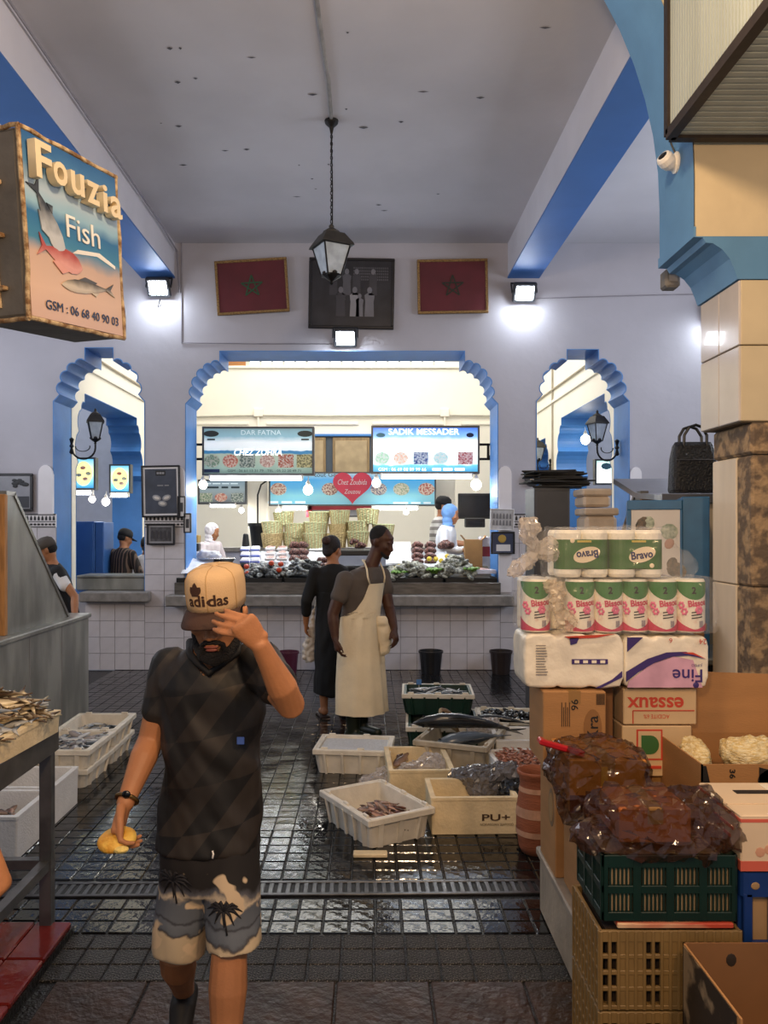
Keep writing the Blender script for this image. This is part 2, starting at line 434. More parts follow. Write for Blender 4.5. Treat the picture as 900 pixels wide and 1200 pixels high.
baywall = pm('bay_wall', '#b9bccb', .8, var=.05)
for nm, x0, x1 in (('wall_bay_left', -9, HL - .5), ('wall_bay_right', HR + .5, 8.5)):
    o = struct(M().mm((x0, 15.2, 0), (x1, 15.4, 6.1)).build(nm, baywall))
struct(M().mm((-9.1, BW + BT, 0), (-9.0, 15.4, 6.1)).build('wall_bay_far_left', baywall))
struct(M().mm((8.5, BW + BT, 0), (8.6, 15.4, 6.1)).build('wall_bay_far_right', baywall))
struct(M().mm((-9, BW + BT - .02, 0), (-6.4, BW + BT + .1, 6.1)).build('wall_bay_front_left', baywall))
struct(M().mm((5.4, BW + BT - .02, 0), (8.5, BW + BT + .1, 6.1)).build('wall_bay_front_right', baywall))

# ---- front hall: ceiling and beams
ceil = struct(M().mm((-6.5, 4.4, CEIL), (5.5, BW + .2, CEIL + .15)).build('ceiling', ceilwhite))
beamw = pm('beam_plaster', '#cfced6', .8, var=.04, scale=2)
for nm, xa, xb in (('left', -2.77, -2.37), ('right', 1.70, 2.08)):
    bm_ = M().mm((xa, 4.45, bz(325)), (xb, BW + .05, CEIL + .05)).build('trim_4' if nm == 'left' else 'trim_5', beamw); struct(bm_)
    M().mm((xa - .004, 4.44, bz(325) - .012), (xb + .004, BW + .0, bz(325) + .008)).build('beam_soffit', blue_beam, bm_)
tag(M().tube([(-2.33, 4.7, 5.16), (-2.33, 7, 5.15), (-2.33, 9.0, 5.14), (-2.33, 9.75, 5.1), (-2.3, 9.77, 4.6)], .012, 6).build('cable', cablem), 'dark cable running along the top of the left ceiling beam', 'cable')
# peeling flecks of the ceiling plaster
fl = M()
for i in range(26):
    x, y = random.uniform(-1.9, 1.3), random.uniform(5.4, 8.8); a = random.uniform(.01, .05); b = random.uniform(.006, .02)
    fl._add([(x - a, y, CEIL - .003), (x, y - b, CEIL - .005), (x + a, y, CEIL - .003), (x, y + b, CEIL - .006)], [(0, 1, 2, 3)])
tag(fl.build('plaster_flake', pm('flaked_plaster', '#55555c', .9), ceil), kind='stuff')

# ---- entrance arch and its right-hand pillar
AY0, AY1 = 4.2, 4.69
cc = (-.79, 3.6); rr_ = 2.5
circ = [(cc[0] + rr_ * math.cos(R(a)), cc[1] + rr_ * math.sin(R(a))) for a in range(0, 181, 5)]
prof = [(5.5, 3.27), (5.5, 6.5), (-6.5, 6.5), (-6.5, 0), (-3.29, 0)] + list(reversed(circ)) + [(1.71, 3.27)]
beige = pm('beige_plaster', '#d6c4a0', .8, var=.08, scale=2.5, bump=.2, bscale=9)
ent = struct(M().prism(prof, xz, AY0, AY1).build('wall_entrance', beige))
m = M(); lp = [(1.71 - .008, 3.27)] + [(cc[0] + (rr_ - .008) * math.cos(R(a)), cc[1] + (rr_ - .008) * math.sin(R(a))) for a in range(0, 181, 5)] + [(-3.29 + .008, 0)]
vs = [(u, AY0 - .003, v) for u, v in lp] + [(u, AY1 + .003, v) for u, v in lp]; k = len(lp)
m._add(vs, [(i, i + 1, k + i + 1, k + i) for i in range(k - 1)]).build('arch_lining', blue_arch, ent)
# the side of the arch wall that faces the hall is blue too
cb = [(1.70, 3.32), (1.70, 3.265), (1.75, 3.262), (1.765, 3.235), (1.80, 3.232), (1.85, 3.20), (1.89, 3.15), (1.915, 3.09), (1.93, 3.045), (2.12, 3.045), (2.12, 3.268), (1.712, 3.268), (1.712, 3.32)]
M().prism(cb, xz, AY0 - .004, AY1 + .02).build('impost_moulding', blue_arch, ent)
PX = 1.94
oldstone = pm('worn_stone', '#6b5a48', .85, col2='#a88c68', scale=14, lo=.45, hi=.6, bump=.6, bscale=30)
marb = pm('beige_marble', '#dccaae', .5, var=.12, scale=4, stretch=(1, 1, .25))
pil = struct(M().mm((PX + .015, AY0 + .015, 2.297), (5.5, AY1 - .01, 3.27)).mm((PX + .085, AY0 + .03, 0), (5.5, AY1 - .035, 2.297)).build('wall_pillar', pm('pillar_mortar', '#6a5c48', .9, var=.2, scale=12, bump=.5, bscale=30)))
ptile = pm('pillar_side_tile', '#cdc3b8', .18, var=.05, scale=4, rnd=.03, coat=.3)
ptile_f = pm('pillar_front_tile', '#d8c6a0', .3, var=.06, scale=3, rnd=.03)
zz = [3.045, 2.70, 2.30]
dy = (AY1 - AY0) / 2
for k in range(2):
    for j in range(2):
        M().cbox((PX, AY0 + j * dy + .003, zz[k + 1] + .003), (PX + .03, AY0 + (j + 1) * dy - .003, zz[k] - .003), .004).build('tile', ptile, pil)
    for j in range(4):
        x0 = PX + .03 + j * .4
        M().cbox((x0 + (.004 if j else -.02), AY0, zz[k + 1] + .003), (x0 + .397, AY0 + .03, zz[k] - .003), .004).build('tile', ptile_f, pil)
M().cbox((PX - .0, AY0, 3.05), (3.6, AY0 + .03, 3.268), .01).build('plaster_patch', beige, pil)
# worn lower part: dark stone course, marble side slabs, pitted stone front
M().cbox((PX + .06, AY0 - .01, 2.13), (3.6, AY1 - .03, 2.295), .015).build('stone_course', oldstone, pil)
for z0, z1 in ((0, .7), (.705, 1.43), (1.435, 2.125)):
    M().cbox((PX + .062, AY0 + .17, z0), (PX + .10, AY1 - .02, z1), .006).build('marble_slab', marb, pil)
    M().cbox((PX + .065, AY0 - .004, z0), (3.6, AY0 + .17, z1), .012).build('pitted_stone', oldstone, pil)
# dome security camera
o = thing('security_camera', 'small white dome security camera on the blue arch by the pillar', 'camera', (1.70, 4.42, 3.755), rot=(0, 0, 0))
wht = pm('white_plastic', '#e6e2da', .4, var=.03)
q = M(); q.T = Matrix.Rotation(R(-90), 4, 'Y'); q.lathe([(.058, 0), (.058, .012), (.045, .022), (.04, .05)], 20); q.build('mount', wht, o, smooth=False)
q = M(); q.T = Matrix.Translation((-.06, -.02, -.005)) @ Matrix.Rotation(R(-55), 4, 'Y') @ Matrix.Rotation(R(25), 4, 'X'); q.lathe([(.035, -.03), (.045, 0), (.045, .03), (.038, .045), (.03, .047)], 20); dome = q.build('housing', wht, o)
q = M(); q.T = Matrix.Translation((-.06, -.02, -.005)) @ Matrix.Rotation(R(-55), 4, 'Y') @ Matrix.Rotation(R(25), 4, 'X'); q.lathe([(.026, .04), (.026, .049), (.012, .053)], 18); q.build('lens', pm('black_lens', '#0a0a0c', .15), o)
M().tube([(-.01, 0, .05), (-.03, .01, .11), (-.035, .0, .15)], .005, 6).build('wire', pm('black_rubber', '#141414', .5), o)
# grey socket under the impost
o = thing('socket_box', 'small grey concrete socket under the blue impost', 'socket', P(788, 326, 4.75)); M().cbox((-.04, 0, -.05), (.05, .1, .06), .012).build('body', pm('grey_render', '#77746f', .9, bump=.5), o); M().cbox((-.02, -.006, -.02), (.03, 0, .03), .004).build('cover', pm('grey_render2', '#8a8782', .9), o)
# canopy light box above the pillar
o = thing('canopy_box', 'brown framed box of ribbed frosted panels hanging above the pillar', 'light box', (1.55, 4.12, 3.76))
frm = pm('dark_brown_steel', '#332a24', .55, metal=.3, var=.2, scale=20); ribm = pm('ribbed_frosted_panel', '#a3aba6', .45, var=.1, scale=4, stretch=(1, 1, .1))
Lx, Ly, Lz = 1.5, 1.75, .95
for (a, b) in (((0, 0, 0), (0, 0, Lz)), ((0, 0, 0), (0, -Ly, 0)), ((0, 0, 0), (Lx, 0, 0)), ((0, -Ly, 0), (0, -Ly, Lz)), ((0, -Ly, 0), (Lx, -Ly, 0)), ((Lx, 0, 0), (Lx, -Ly, 0)), ((0, 0, Lz), (0, -Ly, Lz)), ((0, 0, Lz), (Lx, 0, Lz)), ((Lx, 0, 0), (Lx, 0, Lz)), ((0, -Ly, Lz), (Lx, -Ly, Lz)), ((Lx, -Ly, 0), (Lx, -Ly, Lz)), ((Lx, 0, Lz), (Lx, -Ly, Lz))):
    M().bar(a, b, .05, .05).build('frame_bar', frm, o)
q = M().mm((-.004, -Ly, 0), (.004, 0, Lz))
for i in range(56): q.mm((-.010, -Ly + i * Ly / 56, .02), (-.002, -Ly + i * Ly / 56 + .016, Lz))
q.build('side_panel', ribm, o)
q = M().mm((0, -Ly, -.004), (Lx, 0, .004))
for i in range(36): q.mm((.02, -Ly + i * Ly / 36, -.009), (Lx, -Ly + i * Ly / 36 + .03, -.002))
q.build('bottom_panel', ribm, o)
M().mm((0, -Ly, Lz - .004), (Lx, 0, Lz)).build('top_panel', ribm, o)

# ------------------------------------------------------------------ floor: wet dark tiles, drain, granite threshold
wet = pm('wet_dark_tile', '#101113', .14, var=.30, scale=9, bump=.16, bscale=16, rnd=.12, spec=.6, rvar=.09)
gran = pm('speckled_granite', '#14110f', .32, col2='#8d8478', scale=190, lo=.58, hi=.68, bump=.4, bscale=120, rnd=.06, spec=.25)
brown = pm('wet_brown_tile', '#33200f', .40, spec=.3, var=.35, scale=8, bump=.4, bscale=30, rnd=.08, rvar=.12)
redt = pm('glossy_red_tile', '#6d211c', .12, var=.2, scale=6, bump=.2, bscale=14, rnd=.06)
bed = pm('dark_floor_grout', '#171614', .35, var=.3, scale=20, bump=.5, bscale=60)
floor = struct(M().mm((-6.5, -1.5, -.06), (5.5, BW + .02, -.008)).build('floor', bed))
TS = .116; DR0, DR1 = 3.80, 3.95
spots = []
rows = []
y = DR1 + .03
while y < BW: rows.append(y); y += TS * .92
y = DR0 - .02 - TS * .92
rows_n = [DR0 - .025 - TS * .92 * (i + 1) for i in range(3)]
for y in rows_n + rows:
    for i in range(-27, 19):
        x0 = i * TS + .03
        cx, cy = x0 + TS / 2, y + TS * .46
        px = CX + cx * F / cy; py = CY + EYE * F / cy
        hid = (cx > .80 and cy < 3.55)
        if not hid: spots.append((x0, y, -20 < px < 900))
vis = sorted([s for s in spots if s[2]], key=lambda s: s[1])
near, rest = vis[:300], vis[300:] + [s for s in spots if not s[2]]
tm = M().cbox((.004, .004, -.02), (TS - .004, TS * .92 - .004, 0), .005)
t0 = tm.build('floor_tile', wet, floor); t0.location = (near[0][0], near[0][1], 0)
for s in near[1:]:
    o = link('floor_tile', t0.data, None, floor); o.location = (s[0], s[1], random.uniform(-.002, .0)); o.rotation_euler = (random.uniform(-.007, .007), random.uniform(-.007, .007), 0)
q = M()
for s in rest: q.T = Matrix.Translation((s[0], s[1], random.uniform(-.002, 0))) @ Matrix.Rotation(random.uniform(-.012, .012), 4, 'X'); q._add([(.004, .004, 0), (TS - .004, .004, 0), (TS - .004, TS * .92 - .004, 0), (.004, TS * .92 - .004, 0), (0, 0, -.012), (TS, 0, -.012), (TS, TS * .92, -.012), (0, TS * .92, -.012)], [(0, 1, 2, 3), (0, 4, 5, 1), (1, 5, 6, 2), (2, 6, 7, 3), (3, 7, 4, 0)])
tag(q.build('floor_tile_field', wet, floor), kind='stuff')
# granite rows and brown entrance slabs
yg = rows_n[-1] - .012
g0 = None
for r in range(3):
    for i in range(-22, 8):
        x0 = i * .132 + .02; yy = yg - (r + 1) * .118
        if x0 > .78: continue
        if g0 is None:
            g0 = M().cbox((.003, .003, -.02), (.129, .115, .0), .004).build('granite_tile', gran, floor); o = g0
        else: o = link('granite_tile', g0.data, None, floor)
        o.location = (x0, yy, 0)
ye = yg - 3 * .118
b0 = None
for r in range(5):
    for i in range(-4, 3):
        x0 = i * .36 + .235 + (.0 if r % 2 == 0 else .05); yy = ye - (r + 1) * .33
        if b0 is None: b0 = M().cbox((.004, .004, -.02), (.356, .326, .002), .005).build('entrance_slab', brown, floor); o = b0
        else: o = link('entrance_slab', b0.data, None, floor)
        o.location = (x0, yy, 0)
# red glazed tiles of the left-hand step
q = struct(M().mm((-3.2, 1.6, -.05), (-1.27, 3.46, .03)).build('trim_6', bed))
r0 = None
for i in range(7):
    for j in range(6):
        x1 = -1.275 - i * .155; yy = 3.15 - j * .30
        if r0 is None: r0 = M().cbox((-.15, 0, .0), (0, .292, .025), .008).build('red_tile', redt, q); o = r0
        else: o = link('red_tile', r0.data, None, q)
        o.location = (x1, yy, .03)
# drain channel: two rails, slotted grating bars
dr = struct(thing('trim_7', None, None, (-.8, (DR0 + DR1) / 2, 0), rz=R(.9)))
steel = pm('dull_wet_steel', '#454548', .3, metal=.7, var=.25, scale=14)
dl = 1.75
M().mm((-dl, -.075, -.007), (dl, .075, -.002)).build('channel', pm('drain_dark', '#060606', .6), dr)
for s in (-1, 1): M().cbox((-dl, s * .065 - .012, -.008), (dl, s * .065 + .012, .004), .003).build('rail', steel, dr)
g = M().cbox((-.011, -.055, -.006), (.011, .055, .002), .003).build('grating_bar', steel, dr); g.location = (-dl + .02, 0, 0)
nb = int(2 * dl / .042)
for i in range(1, nb):
    o = link('grating_bar', g.data, None, dr); o.location = (-dl + .02 + i * .042, 0, 0)
# ================================================================== WALL FITTINGS
black_iron = pm('black_iron', '#1b1a1b', .5, metal=.4, var=.2, scale=20)
bulbm = pm('lit_bulb', '#ffffff', .3, emit='#fff6e6', estr=8)
tubem = pm('lit_tube', '#ffffff', .3, emit='#f2f8ff', estr=9)
langlass = pm('lantern_glass', '#cfdbe6', .12, var=.15, scale=12, alpha=.55)

def lantern(root, H=.46, W=.17):
    """four sided street lantern with base at local origin (bottom finial)"""
    b, t = W * .52, W
    z0, z1, z2, z3 = .07 * H / .46, .30 * H / .46, .40 * H / .46, .46 * H / .46
    for k in range(4):
        a0 = R(45 + 90 * k); a1 = R(135 + 90 * k)
        p = [Vector((b * math.cos(a0), b * math.sin(a0), z0)), Vector((b * math.cos(a1), b * math.sin(a1), z0)), Vector((t * math.cos(a1), t * math.sin(a1), z1)), Vector((t * math.cos(a0), t * math.sin(a0), z1))]
        q = M()._add(p, [(0, 1, 2, 3)]); nrm = (p[1] - p[0]).cross(p[3] - p[0]).normalized() * .003
        q._add([v - nrm for v in p], [(3, 2, 1, 0)]); q.build('glass_pane', langlass, root)
        M().bar(p[0], p[3], .012).bar(p[0], p[1], .012).bar(p[3], p[2], .016).build('frame_bar', black_iron, root)
        M().ell((p[0] + p[1]) / 2 + Vector((0, 0, .015)), (.025, .025, .02), n=8, m=5).build('scroll', black_iron, root)
    roofm = pm('aged_iron_roof', '#3a3733', .6, metal=.3, var=.2, scale=12)
    def sq(r, z, o=45): return [(r * math.cos(R(o + 90 * k)), r * math.sin(R(o + 90 * k)), z) for k in range(4)]
    M().rings([sq(t * 1.22, z1 - .005), sq(t * 1.18, z1 + .012), sq(t * .70, z2 - .005), sq(t * .62, z2)]).build('roof', roofm, root)
    M().lathe([(t * .42, z2 - .005), (t * .45, z2 + .012), (t * .25, z3 - .03), (t * .12, z3 - .015), (t * .14, z3), (.006, z3 + .02)], 12).build('finial', roofm, root)
    M().lathe([(.004, 0), (.018, .012), (.012, .03), (b * .9, z0 - .005), (b * 1.02, z0 + .005)], 10).build('base_cup', black_iron, root)
    M().lathe([(.012, z0), (.014, z0 + .05), (.022, z0 + .09), (.018, z0 + .13), (.004, z0 + .145)], 10).build('bulb', pm('unlit_bulb', '#d9d6cc', .3), root)
LY = 6.82
lz = 1.75 + (CY - 334) * LY / F
o = thing('hanging_lantern', 'black iron lantern hanging on a chain from the white ceiling', 'lantern', ((388.5 - CX) * LY / F, LY, lz), rz=R(28))
lantern(o, .50, .17)
ch = M(); zc = lz + .54; k = 0
while zc < CEIL - .10:
    q = [(.010 * math.cos(a), 0, .018 * math.sin(a)) if k % 2 == 0 else (0, .010 * math.cos(a), .018 * math.sin(a)) for a in [2 * math.pi * i / 8 for i in range(9)]]
    ch.tube([(x, y, z + zc - lz) for x, y, z in q], .004, 5); zc += .030; k += 1
tag(ch.build('chain', black_iron, o), kind='stuff')
M().tube([(0.008, 0, .50), (.012, .004, .8), (.0, 0, 1.2), (.004, 0, CEIL - lz - .08)], .005, 6).build('cord', black_iron, o)
M().lathe([(.01, CEIL - lz - .12), (.02, CEIL - lz - .07), (.055, CEIL - lz - .035), (.06, CEIL - lz - .01), (.03, CEIL - lz)], 14).build('ceiling_rose', black_iron, o)
tag(M().tube([((388.5 - CX) * LY / F, LY, CEIL - .012), (-.31, 6.2, CEIL - .014), (-.335, 5.5, CEIL - .012), (-.35, 4.7, CEIL - .012)], .016, 8).build('ceiling_conduit', pm('painted_conduit', '#8c8a88', .7, var=.2, scale=8)), 'grey painted conduit along the ceiling to the hanging lantern', 'conduit')

def wall_lantern(label, X, Y, Z, sx, reach=.32):
    """X: wall face; bracket grows towards sx"""
    o = thing('wall_lantern', label, 'lantern', (X, Y, Z), group='wall lanterns in the arches')
    M().lathe([(.012, -.10), (.03, -.08), (.014, -.02), (.03, 0), (.014, .03), (.03, .09), (.01, .11)], 10).build('wall_rose', black_iron, o)
    arc = [(sx * (reach / 2 - reach / 2 * math.cos(R(a))), 0, -.02 - .14 * math.sin(R(a))) for a in range(0, 181, 15)]
    M().tube([(0, 0, .0)] + arc + [(sx * reach, 0, .02)], .012, 8).build('arm', black_iron, o)
    b = bpy.data.objects.new('lamp_head', None); C.objects.link(b); b.parent = o; b.location = (sx * reach, 0, .02); b.rotation_euler = (0, 0, R(20)); WM[b.name] = Matrix()
    lantern(b, .44, .125)
    M().mesh(bpy.data.meshes['wall_rose'] if False else o.children[0].data, Matrix.Translation((sx * .05, 0, 0)) @ Matrix.Diagonal((.6, .6, .4, 1))).build('scroll', black_iron, o)
wall_lantern('black wall lantern on a curved bracket inside the left arch', P(84, 523, 10.15).x, 10.15, P(84, 523, 10.15).z, 1, .30)
wall_lantern('black wall lantern on a curved bracket inside the right arch', P(723, 525, 10.15).x, 10.15, P(723, 525, 10.15).z, -1, .25)
wall_lantern('small far wall lantern behind the stack of dark boards', HR - .02, 14.0, P(633, 545, 14.0).z, -1, .22)

def floodlight(label, px, py, lit=True, yaw=0):
    Z = bz(py); X = bx(px)
    o = thing('floodlight', label, 'floodlight', (X, BW - .16, Z), rot=(R(38), 0, yaw), group='floodlights on the back wall')
    M().cbox((-.14, -.0, -.12), (.14, .06, .12), .015).build('housing', pm('floodlight_grey', '#2b2c30', .5), o)
    for i in range(5): M().mm((-.12, .06, -.10 + i * .045), (.12, .085, -.09 + i * .045)).build('cooling_fin', pm('floodlight_grey', '#2b2c30', .5), o)
    M().cbox((-.105, -.006, -.085), (.105, .004, .085), .003).build('lens', pm('lit_flood_lens', '#ffffff', .3, emit='#eef4ff', estr=22), o)
    M().bar((-.15, .03, 0), (-.15, .16, .06), .012, .03).bar((.15, .03, 0), (.15, .16, .06), .012, .03).bar((-.15, .16, .06), (.15, .16, .06), .03, .012).build('bracket', pm('floodlight_grey', '#2b2c30', .5), o)
    light('flood_beam', 'AREA', (X, BW - .20, Z - .03), 6, (.86, .93, 1), .2, .16, (R(38), 0, 0))
floodlight('lit floodlight under the left ceiling beam', 189, 342)
floodlight('lit floodlight above the middle arch under the group photograph', 405, 400)
floodlight('lit floodlight under the right ceiling beam', 612, 348)
floodlight('lit floodlight on the back wall beside the pillar', 838, 372)
tag(M().tube([(bx(189), BW - .05, bz(352)), (bx(186), BW - .05, bz(362)), (bx(190), BW - .03, bz(358))], .007, 6).build('cable', black_iron), 'short black cable loop under the left floodlight', 'cable')

# ---- pictures on the wall
gilt = pm('gilt_frame', '#8c6f45', .45, metal=.4, var=.4, scale=60)
kframe = pm('black_frame', '#17161a', .4, var=.1)
def frame(label, cx, cz, w_, h_, y=BW, fw=.03, fm=None, face=None, roll=0, tilt=0, name='picture_frame', cat='picture', mat_border=None, rz=0):
    o = thing(name, label, cat, (cx, y - .03, cz), rot=(tilt, roll, rz))
    fm = fm or kframe
    for (a, b) in (((-w_ / 2, -h_ / 2), (w_ / 2, -h_ / 2 + fw)), ((-w_ / 2, h_ / 2 - fw), (w_ / 2, h_ / 2)), ((-w_ / 2, -h_ / 2 + fw), (-w_ / 2 + fw, h_ / 2 - fw)), ((w_ / 2 - fw, -h_ / 2 + fw), (w_ / 2, h_ / 2 - fw))):
        M().cbox((a[0], -.015, a[1]), (b[0], .025, b[1]), .006).build('frame_bar', fm, o)
    if mat_border:
        M().mm((-w_ / 2 + fw, -.001, -h_ / 2 + fw), (w_ / 2 - fw, .02, h_ / 2 - fw)).build('mount', mat_border, o); i = fw * 2
    else: i = fw
    pic = M().mm((-w_ / 2 + i, -.004, -h_ / 2 + i), (w_ / 2 - i, .022, h_ / 2 - i)).build('picture', face, o)
    return o, pic
red = pm('dark_red_cloth', '#571420', .55, var=.15, scale=3, bump=.2, bscale=300)
grn = pm('green_thread', '#1f4a30', .6); grn2 = pm('dark_green_thread', '#20261c', .6)
def flag(label, c, w_, h_, roll, dark):
    o, pic = frame(label, bx(c[0]), bz(c[1]), w_, h_, BW - .02, .032, gilt, red, roll, name='framed_flag', cat='flag')
    r1, r2 = .135, .10
    tip = [Vector((r1 * math.sin(R(72 * k)), r1 * math.cos(R(72 * k)))) for k in range(5)]
    st = M()
    for k in range(5):
        a, b = tip[k], tip[(k + 2) % 5]; st.bar((a.x, -.008 - .0008 * k, a.y), (b.x, -.008 - .0008 * k, b.y), .016, .004, up=(0, 1, 0))
    st.build('star', grn2 if dark else grn, pic)
flag('gold framed red flag with a green star left of the photograph', (296, 337), .88, .66, R(-3.5), False)
flag('gold framed red flag with a dull dark star right of the photograph', (530, 337), .86, .66, R(-1), True)
# group photograph with figures in relief tones
o, pic = frame('large black framed old group photograph above the middle arch', bx(412), bz(345), 1.04, .86, BW - .01, .035, kframe, pm('photo_dark', '#2b2a2e', .3, var=.25, scale=5), R(1), name='group_photograph')
pg = [pm('photo_grey_%d' % i, c, .4) for i, c in enumerate(('#55545a', '#6f6e74', '#3b3a40', '#8a888c'))]
def figure(x, z, h, tone, hd=3):
    q = M(); y = -.007
    q.prism([(x - h * .16, z), (x + h * .16, z), (x + h * .14, z + h * .5), (x + h * .17, z + h * .72), (x + h * .06, z + h * .8), (x - h * .06, z + h * .8), (x - h * .17, z + h * .72), (x - h * .14, z + h * .5)], xz, y, y + .004)
    f = q.build('figure', pg[tone], pic)
    M().prism([(x + h * .085 * math.cos(R(a)), z + h * .89 + h * .11 * math.sin(R(a))) for a in range(0, 360, 40)], xz, y - .001, y + .003).build('face', pg[1], pic)
for i, x in enumerate((-.22, -.06, .06, .26)): figure(x, -.02, .32, (2, 0, 2, 2)[i])
for i, x in enumerate((-.13, .04, .10, .22)): figure(x, -.28, .36 if i != 2 else .28, (2, 3, 1, 1)[i])
q = M()
for i in range(18):
    for j in range(5): q.mm((.02 + i * .024, -.0065, .16 + j * .035), (.034 + i * .024, -.003, .18 + j * .035))
tag(q.build('lattice', pg[0], pic), kind='stuff')

paper = pm('white_paper', '#d9d8da', .6, var=.04); pink = pm('print_ink', '#3b3b40', .6)
# framed shellfish poster and small photo on the left column
o, pic = frame('tall framed grey poster with pale shells on the left tiled column', bx(190), bz(576), .47, .63, BW - .03, .022, kframe, pm('poster_slate', '#3c4250', .4, var=.25, scale=5), R(-1), mat_border=paper)
for i, (x, z, a) in enumerate(((-.05, -.08, 20), (.07, -.08, -20), (.02, -.15, 10))):
    q = M().ell((x, -.008, z), (.055, .004, .036), Matrix.Rotation(R(a), 3, 'Y'), 10, 5); s = q.build('printed_shell', pm('print_pale', '#8f8f92', .5), pic)
    M().ell((x, -.011, z), (.035, .003, .018), Matrix.Rotation(R(a), 3, 'Y'), 10, 5).build('printed_flesh', pm('print_flesh', '#c9c3bb', .5), pic)
M().mm((-.06, -.006, .19), (.06, -.003, .25)).build('stamp', pm('print_black', '#15161b', .5), pic)
words(pic, pm('print_pale', '#8f8f92', .5), 0, .22, .09, .025, -.008, 3); words(pic, pm('print_pale', '#8f8f92', .5), .03, .07, .14, .012, -.008, 2)
o, pic = frame('small framed old photo with pale mount under the grey poster', bx(190), bz(626), .34, .26, BW - .03, .022, kframe, pm('photo_dark2', '#4c4b4f', .4, var=.4, scale=20), 0, mat_border=pm('photo_mount', '#8d8d92', .6))
for i in range(5): M().prism([(-.10 + i * .05 - .018, -.05), (-.10 + i * .05 + .018, -.05), (-.10 + i * .05 + .015, .03), (-.10 + i * .05, .05), (-.10 + i * .05 - .015, .03)], xz, -.008, -.003).build('figure', pg[2], pic)
o, pic = frame('small edge-on framed print beside the grey poster', bx(214), bz(594), .10, .26, BW - .03, .015, kframe, paper, 0)
M().mm((-.02, -.006, -.06), (.02, -.003, .05)).build('printed_block', pink, pic)
o, pic = frame('small framed notice on the edge of the middle arch', bx(221), bz(613), .09, .24, BW - .03, .015, kframe, paper, 0)
M().mm((-.02, -.006, -.06), (.02, -.003, .05)).build('printed_block', pink, pic)
o, pic = frame('dark framed scene with a tree silhouette on the far left wall', bx(15), bz(577), .52, .46, BW - .01, .03, kframe, pm('scene_grey', '#8d8f97', .5, var=.15, scale=4), 0)
q = M()
for i in range(16): q.ell((.03 + random.uniform(0, .17), -.008, .10 + random.uniform(-.03, .05)), (.035, .003, .02), n=7, m=4)
tag(q.build('printed_tree', pm('print_black', '#15161b', .5), pic), kind='stuff')
M().mm((-.2, -.006, -.19), (.22, -.003, -.05)).build('printed_ground', pm('print_dark', '#33353c', .5), pic)
# frames on the right column beside the middle arch
o, pic = frame('white framed old team photograph beside the middle arch', bx(587), bz(609), .29, .26, BW - .05, .012, pm('white_frame', '#dad9d9', .5), pm('photo_pale', '#b9b8ba', .5, var=.2, scale=9), R(2))
for i in range(6):
    for j in range(2): M().prism([(-.10 + i * .04 - .014, -.07 + j * .08), (-.10 + i * .04 + .014, -.07 + j * .08), (-.10 + i * .04 + .01, -.02 + j * .08), (-.10 + i * .04, j * .08), (-.10 + i * .04 - .01, -.02 + j * .08)], xz, -.008, -.003).build('figure', pm('print_grey', '#77777b', .5), pic)
o, pic = frame('dark framed award with a gold seal under the team photograph', bx(588), bz(636), .29, .27, BW - .05, .02, kframe, pm('award_blue', '#39425c', .4, var=.2, scale=5), 0)
M().lathe([(.05, 0), (.045, .006), (.02, .008)], 18).build('gold_seal', pm('gold_print', '#c0a052', .4, metal=.3), pic).matrix_local = Matrix.Translation((-.01, -.005, .05)) @ Matrix.Rotation(R(90), 4, 'X')
M().mm((-.08, -.006, -.10), (.09, -.003, -.02)).build('printed_text', paper, pic)

# ================================================================== MIDDLE STALL
dsteel = pm('stall_steel', '#6f6b66', .35, metal=.6, var=.25, scale=6, stretch=(1, 1, 6)); ksteel = pm('black_tray', '#121314', .4, var=.2)
st = thing('display_counter', 'steel fronted sloping fish display under the middle arch', 'counter', (-.32, BW + .02, SILL))
X0, X1 = bx(207), bx(585)
M().cbox((X0, BW - .12, SILL), (X1, BW - .06, bz(682)), .006).build('steel_front', dsteel, st, world=True)
M().prism([(BW - .06, SILL), (BW + .98, SILL), (BW + .98, 1.22), (BW + .9, 1.20), (BW - .06, 1.02)], lambda u, v, t: (t, u, v), X0, X1).build('sloping_bed', ksteel, st, world=True)
iceb = pm('ice_bed', '#c9ced6', .35, var=.12, scale=30, bump=.6, bscale=60)
for xa, xb in ((bx(280), bx(374)), (bx(476), bx(532))): M().prism([(10.26, 1.09), (10.26, 1.235), (10.77, 1.42), (10.77, 1.09)], lambda u, v, t: (t, u, v), xa, xb).build('ice_bed', iceb, st, world=True)
for i in range(6):
    a = X0 + .02 + (X1 - X0 - .04) * i / 6; b = a + (X1 - X0 - .04) / 6 - .02
    q = M(); q.cbox((a, BW - .10, 1.055), (b, BW - .08, 1.13), .006); q.mm((a, BW - .10, 1.055), (b, BW + .4, 1.07)); q.cbox((a, BW - .1, 1.055), (a + .015, BW + .4, 1.13)); q.cbox((b - .015, BW - .1, 1.055), (b, BW + .4, 1.13))
    q.build('black_tray', ksteel, st, world=True)
def bedz(y): return 1.03 + (y - (BW - .06)) * .19
